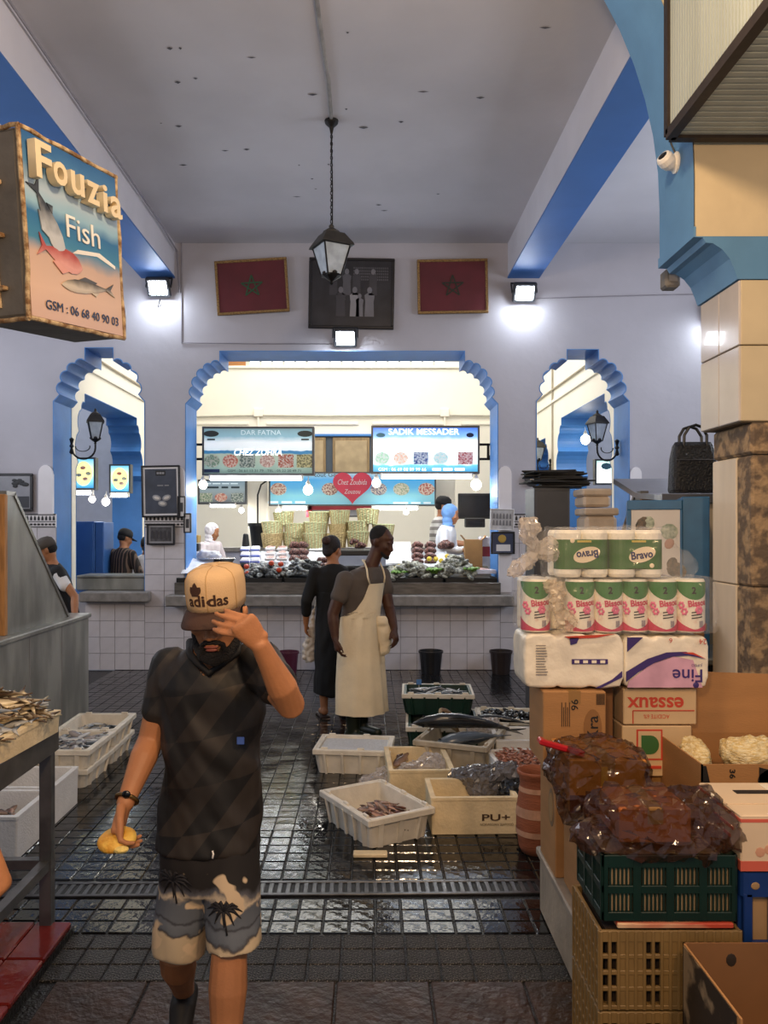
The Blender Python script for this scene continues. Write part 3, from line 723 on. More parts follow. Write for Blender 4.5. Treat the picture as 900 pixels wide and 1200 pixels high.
# countable shells on the bed
shell_k = pm('mussel_shell', '#33363a', .3, col2='#8d928f', scale=30, lo=.45, hi=.62, rnd=.3); shell_g = pm('oyster_shell', '#55564f', .6, col2='#b3b3a3', scale=26, lo=.4, hi=.65, rnd=.25, bump=.5, bscale=60)
def shell_mesh(nm, mat, rx, ry, rz_, ridge):
    q = M(); rs = []
    for j in range(6):
        t = math.pi * (j + .05) / 5.1; z = -math.cos(t) * rz_; s = math.sin(t) * .97 + .03
        rs.append([(rx * s * math.cos(2 * math.pi * i / 12) * (1 + ridge * (i % 2)), ry * s * math.sin(2 * math.pi * i / 12) * (1 - .3 * math.cos(2 * math.pi * i / 12)), z) for i in range(12)])
    q.rings(rs); me = bpy.data.meshes.new(nm); me.from_pydata(q.v, [], q.f); me.materials.append(mat); return me
mus = shell_mesh('mussel', shell_k, .066, .04, .026, .06); oys = shell_mesh('oyster', shell_g, .068, .052, .030, .14)
def heap(me, name, label, cat, group, x0, x1, y0, y1, n, top, layers=2):
    for i in range(n):
        x = random.uniform(x0, x1); y = random.uniform(y0, y1); u = (x - x0) / (x1 - x0); v = (y - y0) / (y1 - y0)
        z = 1.10 + (y - BW) * .17 + top * (math.sin(math.pi * u) ** .5) * (math.sin(math.pi * (.15 + .85 * v)) ** .7) * random.uniform(.55, 1)
        o = link(name, me, None, None, loc=(x, y, z), rot=(random.uniform(-.7, .7), random.uniform(-.6, .6), random.uniform(0, 6.28)))
        tag(o, label, cat, group)
heap(mus, 'mussel', 'grey and black mussel in the left heap on the fish display', 'shellfish', 'mussels in the left heap of the display', bx(283), bx(332), BW - .08, BW + .45, 85, .17)
heap(mus, 'mussel', 'pale edged mussel in the heap left of the woman in black', 'shellfish', 'mussels in the second heap of the display', bx(333), bx(380), BW - .08, BW + .45, 85, .22)
heap(oys, 'oyster', 'grey oyster in the heap right of the man in the apron', 'shellfish', 'oysters in the middle heap of the display', bx(455), bx(505), BW - .08, BW + .45, 80, .17)
heap(oys, 'oyster', 'grey oyster in the tall heap at the right end of the display', 'shellfish', 'oysters in the right heap of the display', bx(514), bx(556), BW - .08, BW + .50, 90, .25)
lem = M().lathe([(.004, -.045), (.012, -.036), (.028, -.02), (.033, 0), (.028, .02), (.012, .036), (.004, .045)], 10)
lemo = lem.build('lemon', pm('lemon_peel', '#d8bd2e', .45, bump=.2, bscale=90), smooth=True); tomm = pm('tomato_skin', '#b9401f', .35)
lp_ = [(467, 664), (470, 671), (503, 655), (511, 655), (517, 657), (524, 652), (530, 655), (545, 660), (550, 665), (463, 667)]
for i, (px, py) in enumerate(lp_):
    y = BW + .12 + (671 - py) * .02; p = P(px, py, y); p.z = max(p.z, 1.16)
    o = lemo if i == 0 else lemo.copy()
    if i: C.objects.link(o)
    o.location = p; o.rotation_euler = (random.uniform(0, 3), 1.3, random.uniform(0, 3)); tag(o, 'yellow lemon lying among the oysters on the right of the display', 'lemon', 'lemons among the oysters')
tmo = M().ell((0, 0, 0), (.036, .036, .032), n=12, m=7).build('tomato', tomm, smooth=True)
for i, (px, py) in enumerate(((289, 664), (290, 672), (318, 660), (327, 668), (329, 661))):
    o = tmo if i == 0 else tmo.copy()
    if i: C.objects.link(o)
    o.location = P(px, py, BW + .0); tag(o, 'small orange red tomato lying on the left mussel heap', 'tomato', 'tomatoes on the mussels')
leafm = pm('lettuce_leaf', '#6d9a3c', .5, var=.4, scale=20)
def lettuce(label, px, py):
    o = thing('lettuce', label, 'lettuce', P(px, py, BW - .02))
    for i in range(7):
        q = M(); a = R(51 * i); rs = []
        for j in range(5):
            t = j / 4; w_ = .06 * math.sin(math.pi * (.15 + .8 * t)); r = .01 + .10 * t; z = .02 + .05 * math.sin(2.2 * t)
            rs.append([(r * math.cos(a) - s * w_ * math.sin(a), r * math.sin(a) + s * w_ * math.cos(a), z + .012 * math.sin(9 * s + i + 4 * t)) for s in (-1, -.5, 0, .5, 1)])
        vs = [p for r in rs for p in r]; fs = [(5 * j + k, 5 * j + k + 1, 5 * j + k + 6, 5 * j + k + 5) for j in range(4) for k in range(4)]
        vs2 = [(x, y, z - .003) for x, y, z in vs]
        q._add(vs, fs); q._add(vs2, [tuple(reversed(f)) for f in fs]); q.build('leaf', leafm, o)
lettuce('green lettuce garnish between the two oyster heaps', 509, 673); lettuce('green lettuce garnish left of the oyster heaps', 468, 676); lettuce('green lettuce garnish beside the white tray', 552, 672)
# netted bags of dark shells standing in rows
netm = pm('dark_shells_in_net', '#38201f', .35, col2='#8a5e55', scale=60, lo=.45, hi=.6, bump=.8, bscale=50)
def netbag(label, px, py, Y, r=.09, group=None):
    o = thing('shell_bag', label, 'bag', P(px, py, Y), group=group)
    q = M()
    for k in range(14):
        a = 2.4 * k; q.ell((r * .55 * math.cos(a) * math.sqrt(k / 14), r * .5 * math.sin(a) * math.sqrt(k / 14), .0 + .012 * (k % 4)), (r * .42, r * .36, r * .34), n=8, m=5)
    link('shells', remesh(q, .016, 1), netm, o, True)
    M().lathe([(r * .25, r * .25), (r * .12, r * .45), (r * .3, r * .6)], 8).build('knot', pm('red_net', '#7d2a2c', .6), o)
for c, (px, nr) in enumerate(((489, 4), (504, 4))):
    for i in range(nr): netbag('netted bag of dark shells, %s column right of the man in the apron' % ('left' if c == 0 else 'right'), px, 640 + i * 6.5, BW + 1.0 - i * .13, .10, 'netted shell bags, %s column' % ('left' if c == 0 else 'right'))
netbag('larger netted bag of reddish shells beside the woman in the blue scarf', 522, 640, BW + 1.0, .14)
for i in range(6): netbag('netted bag of dark shells between the white trays and the paper', (344, 354)[i % 2] + 1, 640 + (i // 2) * 8, BW + 1.0 - (i // 2) * .16, .095, 'netted shell bags left of the woman')
for i in range(4): netbag('netted bag of purple shells just left of the woman in black', 376 + 5 * (i % 2), 658 + 7 * (i // 2), BW + .5 - .1 * (i // 2), .08, 'purple shell bags')
for i in range(2): netbag('netted shell bag behind the head of the woman in black', 416 + 6 * i, 636 + 4 * i, BW + 1.1, .10, 'shell bags behind the woman in black')
# packs and trays
bluep = pm('blue_lid_pack', '#3a52b8', .3); whitep = pm('white_pack', '#d5d6e2', .35); traym = pm('clear_tray', '#d3cfd0', .25, var=.1, scale=30); shr = pm('pink_flesh', '#c29a92', .6, var=.3, scale=60, bump=.6, bscale=90)
for i in range(3):
    for j in range(2):
        o = thing('seafood_pack', 'blue banded white pack in the left tray of the display', 'pack', P(288 + 12 * j, 645 + 7 * i, BW + .95 - i * .2), group='blue packs on the display', rot=(R(10), 0, 0))
        M().cbox((-.065, -.07, 0), (.055, .07, .045), .012).build('pack_body', whitep, o); M().cbox((-.067, -.075, .012), (.057, -.06, .028), .004).build('blue_band', bluep, o); M().cbox((-.055, -.06, .045), (.045, .06, .052), .004).build('lid', whitep, o)
        o = thing('seafood_tray', 'clear tray of pale seafood beside the blue packs', 'tray', P(317 + 14 * j, 644 + 6 * i, BW + .95 - i * .2), group='clear trays on the display', rot=(R(10), 0, 0))
        q = M(); q.lathe([(.085, 0), (.098, .04), (.092, .04), (.08, .006)], 4, power=2); 
        M().cbox((-.065, -.075, 0), (.065, .075, .035), .012).build('tray_body', traym, o); M().ell((0, 0, .033), (.055, .062, .016), n=12, m=6).build('seafood', shr, o)
papr = pm('ice_paper', '#dfe2ea', .5, var=.05, scale=8)
def sheet(name, label, cat, pts, mat, th=.01, wob=.015):
    q = M(); n = 8; rs = []
    for j in range(n + 1):
        for i in range(n + 1):
            u, v = i / n, j / n; p = (Vector(pts[0]) * (1 - u) + Vector(pts[1]) * u) * (1 - v) + (Vector(pts[3]) * (1 - u) + Vector(pts[2]) * u) * v
            rs.append(p + Vector((0, 0, wob * noise.noise(p * 9))))
    fs = [(j * (n + 1) + i, j * (n + 1) + i + 1, (j + 1) * (n + 1) + i + 1, (j + 1) * (n + 1) + i) for j in range(n) for i in range(n)]
    q._add(rs, fs); q._add([p - Vector((0, 0, th)) for p in rs], [tuple(reversed(f)) for f in fs])
    return tag(q.build(name, mat, smooth=True), label, cat)
sheet('white_paper', 'white paper liner on the display left of the woman in black', 'paper', [P(360, 662, BW + .5), P(392, 664, BW + .5), P(392, 640, BW + 1.15), P(363, 640, BW + 1.15)], papr)
sheet('white_board', 'shiny white board leaning on the display behind the man in the apron', 'board', [P(452, 660, BW + .75), P(482, 660, BW + .75), P(481, 635, BW + 1.0), P(455, 635, BW + 1.0)], papr, .02, 0)
sheet('white_paper', 'white paper hanging over the left end of the display', 'paper', [P(212, 671, BW - .08), P(240, 668, BW - .06), P(254, 655, BW + .35), P(226, 655, BW + .4)], papr, .006, .03)
# white tray of shrimps on the right end
o = thing('shrimp_tray', 'white foam tray of pale shrimps at the right end of the display', 'tray', P(566, 672, BW + .12), rz=R(8))
q = M(); q.cbox((-.13, -.09, 0), (.13, .09, .02)); 
for a in (((-.14, -.1, 0), (-.12, .1, .05)), ((.12, -.1, 0), (.14, .1, .05)), ((-.14, -.1, 0), (.14, -.085, .05)), ((-.14, .085, 0), (.14, .1, .05))): q.cbox(a[0], a[1], .006)
q.build('tray_body', whitep, o); M().ell((0, 0, .03), (.10, .07, .04), n=12, m=6).build('shrimps', shr, o)
# steel bowl with a plastic bag
o = thing('steel_bowl', 'wide steel bowl at the left end of the display below the white hijab', 'bowl', P(254, 664, BW + .45))
M().lathe([(.10, 0), (.20, .05), (.235, .10), (.245, .105), (.24, .112), (.225, .10), (.19, .06), (.09, .015)], 28).build('bowl_body', pm('bright_steel', '#b5b5b8', .25, metal=.9), o, smooth=True)
q = M()
for i in range(9): q.ell((random.uniform(-.14, .1), random.uniform(-.08, .08), .10 + random.uniform(0, .05)), (.08, .06, .05), n=8, m=6)
o2 = tag(link('plastic_bag', remesh(q, .014, 2, lambda p: .012 * noise.noise(p * 28)), pm('clear_bag', '#c9cbd6', .25, alpha=.8, var=.15, scale=12), None, True), 'crumpled clear plastic bag heaped in the steel bowl', 'bag'); o2.location = P(246, 662, BW + .45)

# ---- woven baskets
strawm = pm('pale_straw', '#b5bb92', .75, var=.2, scale=40, rnd=.1); straw2 = pm('tan_straw', '#b8a577', .75, var=.2, scale=40)
bas_me = {}
def basket_meshes(k):
    if k in bas_me: return bas_me[k]
    h, r0, r1 = .26, .122, .150
    body = M(); n = 40; rows_ = 13; rs = []
    for j in range(rows_):
        t = j / (rows_ - 1); r = r0 + (r1 - r0) * t
        rs.append([((r + .004 * (1 if (i // 2 + j) % 2 else -1)) * math.cos(2 * math.pi * i / n), (r + .004 * (1 if (i // 2 + j) % 2 else -1)) * math.sin(2 * math.pi * i / n), h * t) for i in range(n)])
    for j in reversed(range(rows_)):
        t = j / (rows_ - 1); r = r0 + (r1 - r0) * t - .012
        rs.append([(r * math.cos(2 * math.pi * i / n), r * math.sin(2 * math.pi * i / n), .012 + (h - .012) * t) for i in range(n)])
    body.rings(rs); b = bpy.data.meshes.new('weave'); b.from_pydata(body.v, [], body.f); b.materials.append(strawm if k == 0 else straw2)
    rim = M(); pts = [((r1) * math.cos(2 * math.pi * i / 24), r1 * math.sin(2 * math.pi * i / 24), h + .006 * (i % 2)) for i in range(25)]
    rim.tube(pts, .011, 6); rm = bpy.data.meshes.new('rim'); rm.from_pydata(rim.v, [], rim.f); rm.materials.append(strawm if k == 0 else straw2)
    st_ = M()
    for i in range(20):
        a = 2 * math.pi * i / 20; st_.bar((r0 * 1.03 * math.cos(a), r0 * 1.03 * math.sin(a), 0), ((r1 + .007) * math.cos(a), (r1 + .007) * math.sin(a), h), .010)
    sm = bpy.data.meshes.new('stakes'); sm.from_pydata(st_.v, [], st_.f); sm.materials.append(straw2)
    bas_me[k] = (b, rm, sm); return bas_me[k]
BY = 11.0; bsc = BY / F
lab_b = [(319, 642, .95, 'lowest', 'far left'), (344, 642, 1, 'lowest', 'second'), (369, 643, 1.02, 'lowest', 'third'), (394, 642, .95, 'lowest', 'fourth'), (419, 641, 1, 'lowest', 'right'),
         (320, 629, .98, 'middle', 'far left'), (345, 630, .92, 'middle', 'second'), (370, 631, 1.08, 'middle', 'third'), (397, 629, .85, 'middle', 'fourth'), (420, 628, .98, 'middle', 'right'),
         (333, 616, .9, 'topmost', 'left'), (374, 616, .92, 'topmost', 'third'), (398, 614, .9, 'topmost', 'fourth'), (431, 614, .98, 'topmost', 'red filled right'), (449, 630, .98, 'lone', 'outer right')]
for i, (px, py, s, row, col) in enumerate(lab_b):
    lift = {'lowest': 0, 'middle': .05, 'topmost': .1, 'lone': 0}[row]
    Y = BY + random.uniform(-.03, .03)
    o = thing('straw_basket', 'pale woven straw basket, %s one of the %s stack behind the display' % (row, col), 'basket', P(px, py, Y), rz=random.uniform(0, 6), rot=(random.uniform(-.06, .06), random.uniform(-.06, .06), random.uniform(0, 6)), group='straw baskets behind the display')
    b, rm, sm = basket_meshes(1 if i in (0, 3, 8) else 0)
    for nm, me in (('weave', b), ('rim', rm), ('stakes', sm)):
        c = link(nm, me, None, o); c.scale = (s, s, s * (.78 if row != 'lone' else .7))
    if 'red' in col:
        q = M()
        for k in range(9): q.ell((.10 * math.cos(k * 2.4) * math.sqrt(k / 9), .1 * math.sin(k * 2.4) * math.sqrt(k / 9), .20), (.04, .03, .018), n=7, m=5)
        tag(q.build('red_filling', pm('red_seafood', '#9c3a33', .4), o), kind='stuff')
tb = thing('basket_table', 'low dark table carrying the straw baskets behind the display', 'table', (bx(380), BY, 0))
M().cbox((bx(300) * 1.0, BY - .25, 1.36), (bx(470), BY + .3, 1.43), .01).build('table_top', ksteel, tb, world=True)
for x in (bx(304), bx(466)):
    for y in (BY - .2, BY + .25): M().cbox((x - .025, y - .025, 0), (x + .025, y + .025, 1.36), .004).build('leg', ksteel, tb, world=True)

# ---- lit stall signs
def sign_box(label, pxa, pxb, pya, pyb, Y, lit, name='stall_sign', d=.16, cat='sign', rz=0):
    a = P(pxa, pyb, Y); b = P(pxb, pya, Y); w_ = b.x - a.x; h_ = b.z - a.z
    o = thing(name, label, cat, ((a.x + b.x) / 2, Y, a.z), rz=rz)
    fm = pm('sign_edge', '#5a5c5e', .4, metal=.4)
    M().mm((-w_ / 2, .006, 0), (w_ / 2, d, h_)).build('cabinet', fm, o)
    for q in (((-w_ / 2, -.012, 0), (w_ / 2, .01, .025)), ((-w_ / 2, -.012, h_ - .025), (w_ / 2, .01, h_)), ((-w_ / 2, -.012, .025), (-w_ / 2 + .025, .01, h_ - .025)), ((w_ / 2 - .025, -.012, .025), (w_ / 2, .01, h_ - .025))):
        M().mm(*q).build('edge_frame', fm, o)
    face = M().mm((-w_ / 2 + .02, 0, .02), (w_ / 2 - .02, .008, h_ - .02)).build('sign_face', lit, o)
    return o, face, w_, h_
def banded(name, cols, strength, hot=None):
    """printed sign face: horizontal colour bands with height, backlit by a tube in the middle"""
    m = bpy.data.materials.new(name); m.use_nodes = True; nt = m.node_tree; N = nt.nodes; L = nt.links; b = N['Principled BSDF']
    tc = N.new('ShaderNodeTexCoord'); sp = N.new('ShaderNodeSeparateXYZ'); L.new(tc.outputs['Generated'], sp.inputs[0])
    nz = N.new('ShaderNodeTexNoise'); nz.inputs['Scale'].default_value = 6; L.new(tc.outputs['Object'], nz.inputs['Vector'])
    ad = N.new('ShaderNodeMath'); ad.operation = 'MULTIPLY_ADD'; ad.inputs[1].default_value = .10; L.new(nz.outputs['Fac'], ad.inputs[0]); L.new(sp.outputs['Z'], ad.inputs[2])
    sb = N.new('ShaderNodeMath'); sb.operation = 'SUBTRACT'; sb.inputs[1].default_value = .05; L.new(ad.outputs[0], sb.inputs[0])
    r = N.new('ShaderNodeValToRGB'); L.new(sb.outputs[0], r.inputs[0]); e = r.color_ramp.elements
    while len(e) < len(cols): e.new(.5)
    for i, (p, c) in enumerate(cols): e[i].position = p; e[i].color = lin(c)
    L.new(r.outputs[0], b.inputs['Base Color']); L.new(r.outputs[0], b.inputs['Emission Color']); b.inputs['Emission Strength'].default_value = strength
    b.inputs['Roughness'].default_value = .3
    return m
inkw = pm('backlit_white_letter', '#ffffff', .4, emit='#ffffff', estr=1.1); inkp = pm('pale_letter', '#c9d6da', .4, emit='#c9d6da', estr=.5); inkd = pm('dark_letter', '#2c4046', .5)
plate_cols = [pm('food_%d' % i, c, .5, col2=c2, scale=45, lo=.42, hi=.58, emit=c, estr=.12) for i, (c, c2) in enumerate((('#7f9a7c', '#d7d2c0'), ('#c9705c', '#e8d9c4'), ('#5c6f68', '#c7cdc0'), ('#b98b7c', '#e7dccf'), ('#b0553c', '#d8d4c8'), ('#6b6a4c', '#d9cf9a')))]
def plates(face, xs, z, w_, h_, y=-.004, cols=plate_cols, squares=()):
    for i, x in enumerate(xs):
        if i in squares: M().mm((x - w_, y, z - h_), (x + w_, y + .003, z + h_)).build('printed_dish', cols[i % 6], face)
        else: M().prism([(x + w_ * math.cos(R(a)), z + h_ * math.sin(R(a))) for a in range(0, 360, 20)], xz, y, y + .003).build('printed_dish', cols[i % 6], face)
SY = 10.42
f1 = banded('sign_face_teal', [(0, '#6f8c84'), (.12, '#8fa89c'), (.34, '#a9b7a6'), (.43, '#a9b7a6'), (.44, '#3d7ea8'), (.5, '#3d7ea8'), (.52, '#e8f3f4'), (.68, '#f6fbfb'), (.82, '#8fb8c4'), (1, '#7f9fa6')], .40)
o, face, w_, h_ = sign_box('grey teal lit stall sign with food pictures at the upper left', 237, 368, 500, 557, SY, f1)
plates(face, [-.60, -.36, -.14, .12, .36, .60], .185, .10, .085, squares=(2, 4, 5))
text('CHEZ ZOHRA', .11, inkw, face, front(0, -.006, .30), bold=.001, fit=(.62, .085), shear=.2)
text('DAR FATNA', .09, inkp, face, front(.04, -.006, .555), bold=0, fit=(.52, .06))
text('GSM : 06 61 13 31 79   TEL : 05 22 20 49 71', .05, inkd, face, front(.08, -.006, .06), fit=(.95, .032), bold=0)
M().mm((-.70, -.005, .035), (-.50, -.002, .08)).build('printed_block', pm('navy_print', '#26385a', .5), face)
for s in (-1, 1):
    M().prism([(s * .61 + .10 * math.cos(R(a)), .54 + .04 * math.sin(R(a))) for a in range(0, 360, 20)], xz, -.006, -.003).build('printed_pan', pm('print_iron', '#40453f', .5), face)
    M().mm((s * .61 - .05, -.006, .455), (s * .61 + .05, -.003, .475)).build('printed_fork', pm('print_iron', '#40453f', .5), face)
f2 = banded('sign_face_blue', [(0, '#3b97c4'), (.15, '#69bcd9'), (.18, '#d9eff6'), (.42, '#dff2f8'), (.50, '#ffffff'), (.68, '#ffffff'), (.80, '#7fb4ec'), (1, '#3f6fd0')], .8)
o, face, w_, h_ = sign_box('bright blue lit stall sign reading SADIK MESSADER at the upper right', 435, 562, 499, 555, SY, f2)
text('SADIK MESSADER', .1, inkw, face, front(-.02, -.006, .545), bold=.0015, fit=(.92, .08))
text('GSM : 06 69 08 89 99 66', .06, inkw, face, front(-.3, -.006, .055), fit=(.62, .04), bold=0); words(face, inkw, .3, .055, .42, .03, -.006, 3)
plates(face, [-.56, -.32, -.06, .20, .52], .20, .095, .08, cols=[pm('lit_food_%d' % i, c, .5, col2='#e9f0ea', scale=40, lo=.4, hi=.55, emit=c, estr=.5) for i, c in enumerate(('#a8cbb6', '#d8b8a8', '#2f4f8c', '#a9c9d0', '#9c3f48', '#cccccc'))], squares=(2, 4))
M().prism([(.58 + .05 * math.cos(R(a)), .50 + .03 * math.sin(R(a))) for a in range(0, 360, 30)], xz, -.006, -.003).build('printed_shell', pm('navy_print', '#26385a', .5), face)
M().prism([(-.58 + .06 * math.cos(R(a)), .50 + .03 * math.sin(R(a))) for a in range(0, 360, 30)], xz, -.006, -.003).build('printed_fish', pm('teal_print', '#5f93a0', .5), face)
# brackets, tubes, bulbs
def bracket(label, px0, px1, Y):
    o = thing('sign_bracket', label, 'bracket', P(px0, 530, Y), group='sign brackets')
    a = P(px0, 521, Y); b = P(px1, 521, Y); c = P(px0, 538, Y); d = P(px1, 538, Y)
    M().bar(a, b, .03).build('upper_bar', black_iron, o, world=True); M().bar(c, d, .03).build('lower_bar', black_iron, o, world=True)
    M().bar((a + b) / 2, (c + d) / 2, .03).bar(a, (c + d) / 2, .02).build('strut', black_iron, o, world=True)
bracket('black iron bracket holding the left stall sign', 219, 238, SY + .08); bracket('black iron bracket holding the right stall sign', 583, 561, SY + .08)
def tube_lamp(label, pxa, pxb, py, Y, power=8):
    a = P(pxa, py, Y); b = P(pxb, py, Y)
    o = thing('fluorescent_tube', label, 'tube lamp', (a + b) / 2, group='fluorescent tubes of the stalls'); h = (b - a).length / 2
    q = M(); q.T = Matrix.Rotation(R(90), 4, 'Y'); q.lathe([(.018, -h), (.022, -h + .01), (.022, h - .01), (.018, h)], 12); q.build('tube', tubem, o)
    M().cbox((-h, .02, .0), (h, .05, .05), .006).build('fitting', wht, o)
    for s in (-1, 1): M().cbox((s * h - .012, -.02, -.02), (s * h + .012, .05, .05), .004).build('end_cap', wht, o)
    light('tube_glow', 'AREA', ((a + b) / 2) + Vector((0, -.03, -.03)), power, (.93, .97, 1), 2 * h, .05)
tube_lamp('lit tube lamp under the left grey teal stall sign', 246, 354, 561, SY - .02); tube_lamp('lit tube lamp under the right blue stall sign', 447, 553, 559, SY - .02)
def bulb(label, px, py, Y, r=.065, power=5):
    r *= .85
    p = P(px, py, Y); o = thing('light_bulb', label, 'bulb', p, group='globe bulbs of the stalls')
    M().ell((0, 0, 0), (r, r, r * 1.05), n=16, m=10).build('globe', bulbm, o, smooth=True); M().lathe([(.03, r * .85), (.032, r * 1.3), (.02, r * 1.7), (.008, r * 2.0)], 12).build('socket', wht, o)
    M().tube([(0, 0, r * 1.9), (.004, .02, r * 2.2), (0, .03, r * 2.7)], .006, 6).build('cord', wht, o)
    light('bulb_glow', 'POINT', p + Vector((0, 0, -r - .03)), power, (1, .95, .86), .05)
bulb('lit globe bulb at the left end of the left stall sign', 238, 568, SY); bulb('lit globe bulb at the right end of the left stall sign', 361, 574, SY + .1, .075); bulb('lit globe bulb at the left end of the blue stall sign', 441, 566, SY); bulb('lit globe bulb at the right end of the blue stall sign', 558, 568, SY, .08)

# ---- second row of stalls further back
f3 = banded('sign_face_sea', [(0, '#6fb4c8'), (.3, '#7fc0cc'), (.55, '#5aa6d0'), (.8, '#4a9fd4'), (1, '#a9cede')], .35)
Y2 = 12.8
o, face, w_, h_ = sign_box('long sea blue stall sign with a red heart further back in the hall', 315, 511, 553, 593, Y2, f3, d=.1)
sea = [pm('sea_food_%d' % i, c, .5, col2='#e3d8c4', scale=40, lo=.4, hi=.55, emit=c, estr=.1) for i, c in enumerate(('#b0705c', '#8f5c58', '#6c6480', '#9aa886', '#b5483c', '#778899'))]
plates(face, [-1.18, -.36, .42, .78, 1.18], .27, .13, .1, cols=sea)
hp = []
for i in range(40):
    t = 2 * math.pi * i / 40; hp.append((.31 * math.sin(t) ** 3, .285 * (13 * math.cos(t) - 5 * math.cos(2 * t) - 2 * math.cos(3 * t) - math.cos(4 * t)) / 16))
hx, hz = (413 - 413) * Y2 / F, .30
hrt = M().prism([(hx + u, hz + v + .02) for u, v in hp], xz, -.05, -.03).build('heart', pm('red_heart', '#c33a50', .5, emit='#c33a50', estr=.15), face)
text('Chez Zoubida', .1, paper, hrt, front(hx, -.054, hz + .08), fit=(.46, .085), shear=.25); text('Zouzou', .1, paper, hrt, front(hx, -.054, hz - .07), fit=(.26, .07), shear=.25)
text('tout Genre', .1, inkd, face, front(-.36, -.006, .50), fit=(.5, .07), bold=0); words(face, inkp, -1.05, .06, .6, .035, -.006, 3); words(face, inkp, .95, .05, .6, .03, -.006, 3)
f4 = banded('sign_face_grey', [(0, '#5b6064'), (.2, '#8a9498'), (.6, '#9fb0b4'), (1, '#88a0b0')], .25)
o, face, w_, h_ = sign_box('small grey stall sign with dish pictures far left in the hall', 232, 289, 562, 591, Y2, f4, d=.1)
plates(face, [-.26, -.02, .24], .11, .10, .07, squares=(0, 2)); words(face, inkd, 0, .27, .55, .03, -.006, 3); words(face, inkp, 0, .33, .5, .02, -.006, 4)
tube_lamp('lit tube lamp under the small far left sign', 246, 276, 593, Y2 + .0, 4); tube_lamp('lit tube lamp under the left half of the heart sign', 331, 360, 596, Y2 - .05, 4); tube_lamp('lit tube lamp under the right half of the heart sign', 436, 490, 596, Y2 - .05, 5)
bulb('small lit bulb beside the small far left sign', 283, 598, Y2 + .03, .05, 2); bulb('small lit bulb under the left end of the heart sign', 326, 599, Y2 - .1, .05, 2); bulb('small lit bulb under the right end of the heart sign', 476, 600, Y2 - .1, .05, 2)
o, face, w_, h_ = sign_box('red and white banner under the heart sign', 359, 440, 593, 606, Y2 + .02, pm('banner_grey', '#8f9092', .6, var=.2, scale=9), d=.05, cat='banner', name='banner')
M().mm((-w_ / 2, -.014, h_ * .65), (w_ / 2, -.011, h_)).mm((-w_ / 2, -.014, 0), (-w_ / 2 + .09, -.011, h_)).build('red_border', pm('banner_red', '#b8313f', .5), face)
# counters and posts of the second row
o = thing('far_counter', 'pale counter of the second stall row behind the baskets', 'counter', (0, Y2 + .2, 0))
M().mm((P(232, 0, Y2).x, Y2 - .05, 0), (P(575, 0, Y2).x, Y2 + .1, 1.35)).build('counter_body', baywall, o, world=True); M().cbox((P(230, 0, Y2).x, Y2 - .1, 1.35), (P(577, 0, Y2).x, Y2 + .11, 1.42)).build('counter_top', stone_ledge, o, world=True)
for nm, px0, px1 in (('left', 291, 314), ('right', 511, 533)):
    o = thing('white_post', 'square white post beside the %s end of the heart sign' % nm, 'post', (P((px0 + px1) / 2, 0, Y2 + .3).x, Y2 + .3, 0))
    a, b = P(px0, 0, Y2 + .2).x, P(px1, 0, Y2 + .2).x
    M().cbox((a, Y2 + .15, 0), (b, Y2 + .5, P(0, 500 if nm == 'left' else 545, Y2).z), .01).build('shaft', cream, o, world=True); M().cbox((a - .03, Y2 + .12, 0), (b + .03, Y2 + .53, .2), .01).build('plinth', cream, o, world=True)
tag(M().tube([P(302, 640, Y2), P(302, 580, Y2), P(306, 568, Y2), P(313, 563, Y2)], .014, 6).build('cable', black_iron), 'dark cable looping up the white post to the heart sign', 'cable')
# open wooden shutters high on the back wall
o = thing('wooden_shutter', 'window with open wooden shutters on the hall wall between the signs', 'shutter', (bxB(402), HB - .02, bzB(560)))
wood = pm('brown_wood', '#8d7654', .6, var=.2, scale=5, stretch=(8, 8, 1))
M().mm((bxB(366), HB - .03, bzB(562)), (bxB(438), HB - .01, bzB(512))).build('opening', pm('dark_opening', '#46525e', .5), o, world=True)
for a, b in ((366, 382), (390, 433)):
    M().cbox((bxB(a), HB - .08, bzB(560)), (bxB(b), HB - .03, bzB(513)), .01).build('leaf_frame', wood, o, world=True); M().cbox((bxB(a + 3), HB - .095, bzB(556)), (bxB(b - 3), HB - .075, bzB(517)), .006).build('leaf_panel', pm('tan_panel', '#a89474', .7, var=.15), o, world=True)
M().cbox((bxB(366), HB - .1, bzB(512)), (bxB(440), HB - .02, bzB(509)), .01).build('lintel', blue, o, world=True)
# dark screen and hood on the right back wall of the stall
tvm = pm('dark_screen', '#23252b', .25, var=.3, scale=4)
o = thing('wall_screen', 'dark wide framed screen behind the woman in the blue scarf', 'screen', P(557, 606, 12.6))
a, b = P(537, 608, 12.6), P(580, 578, 12.6); M().cbox((a.x, 12.6, a.z), (b.x, 12.66, b.z), .01).build('screen_frame', kframe, o, world=True); M().mm((a.x + .03, 12.594, a.z + .04), (b.x - .03, 12.61, b.z - .04)).build('screen_glass', tvm, o, world=True)
a, b = P(545, 618, 12.5), P(568, 607, 12.5); o = thing('wall_radio', 'small black box with a dial panel under the wide dark screen', 'radio', P(556, 618, 12.5)); M().cbox((a.x, 12.45, a.z), (b.x, 12.6, b.z), .01).build('case', kframe, o, world=True); M().mm((a.x + .04, 12.44, a.z + .04), (b.x - .04, 12.46, b.z - .05)).build('panel', tvm, o, world=True)
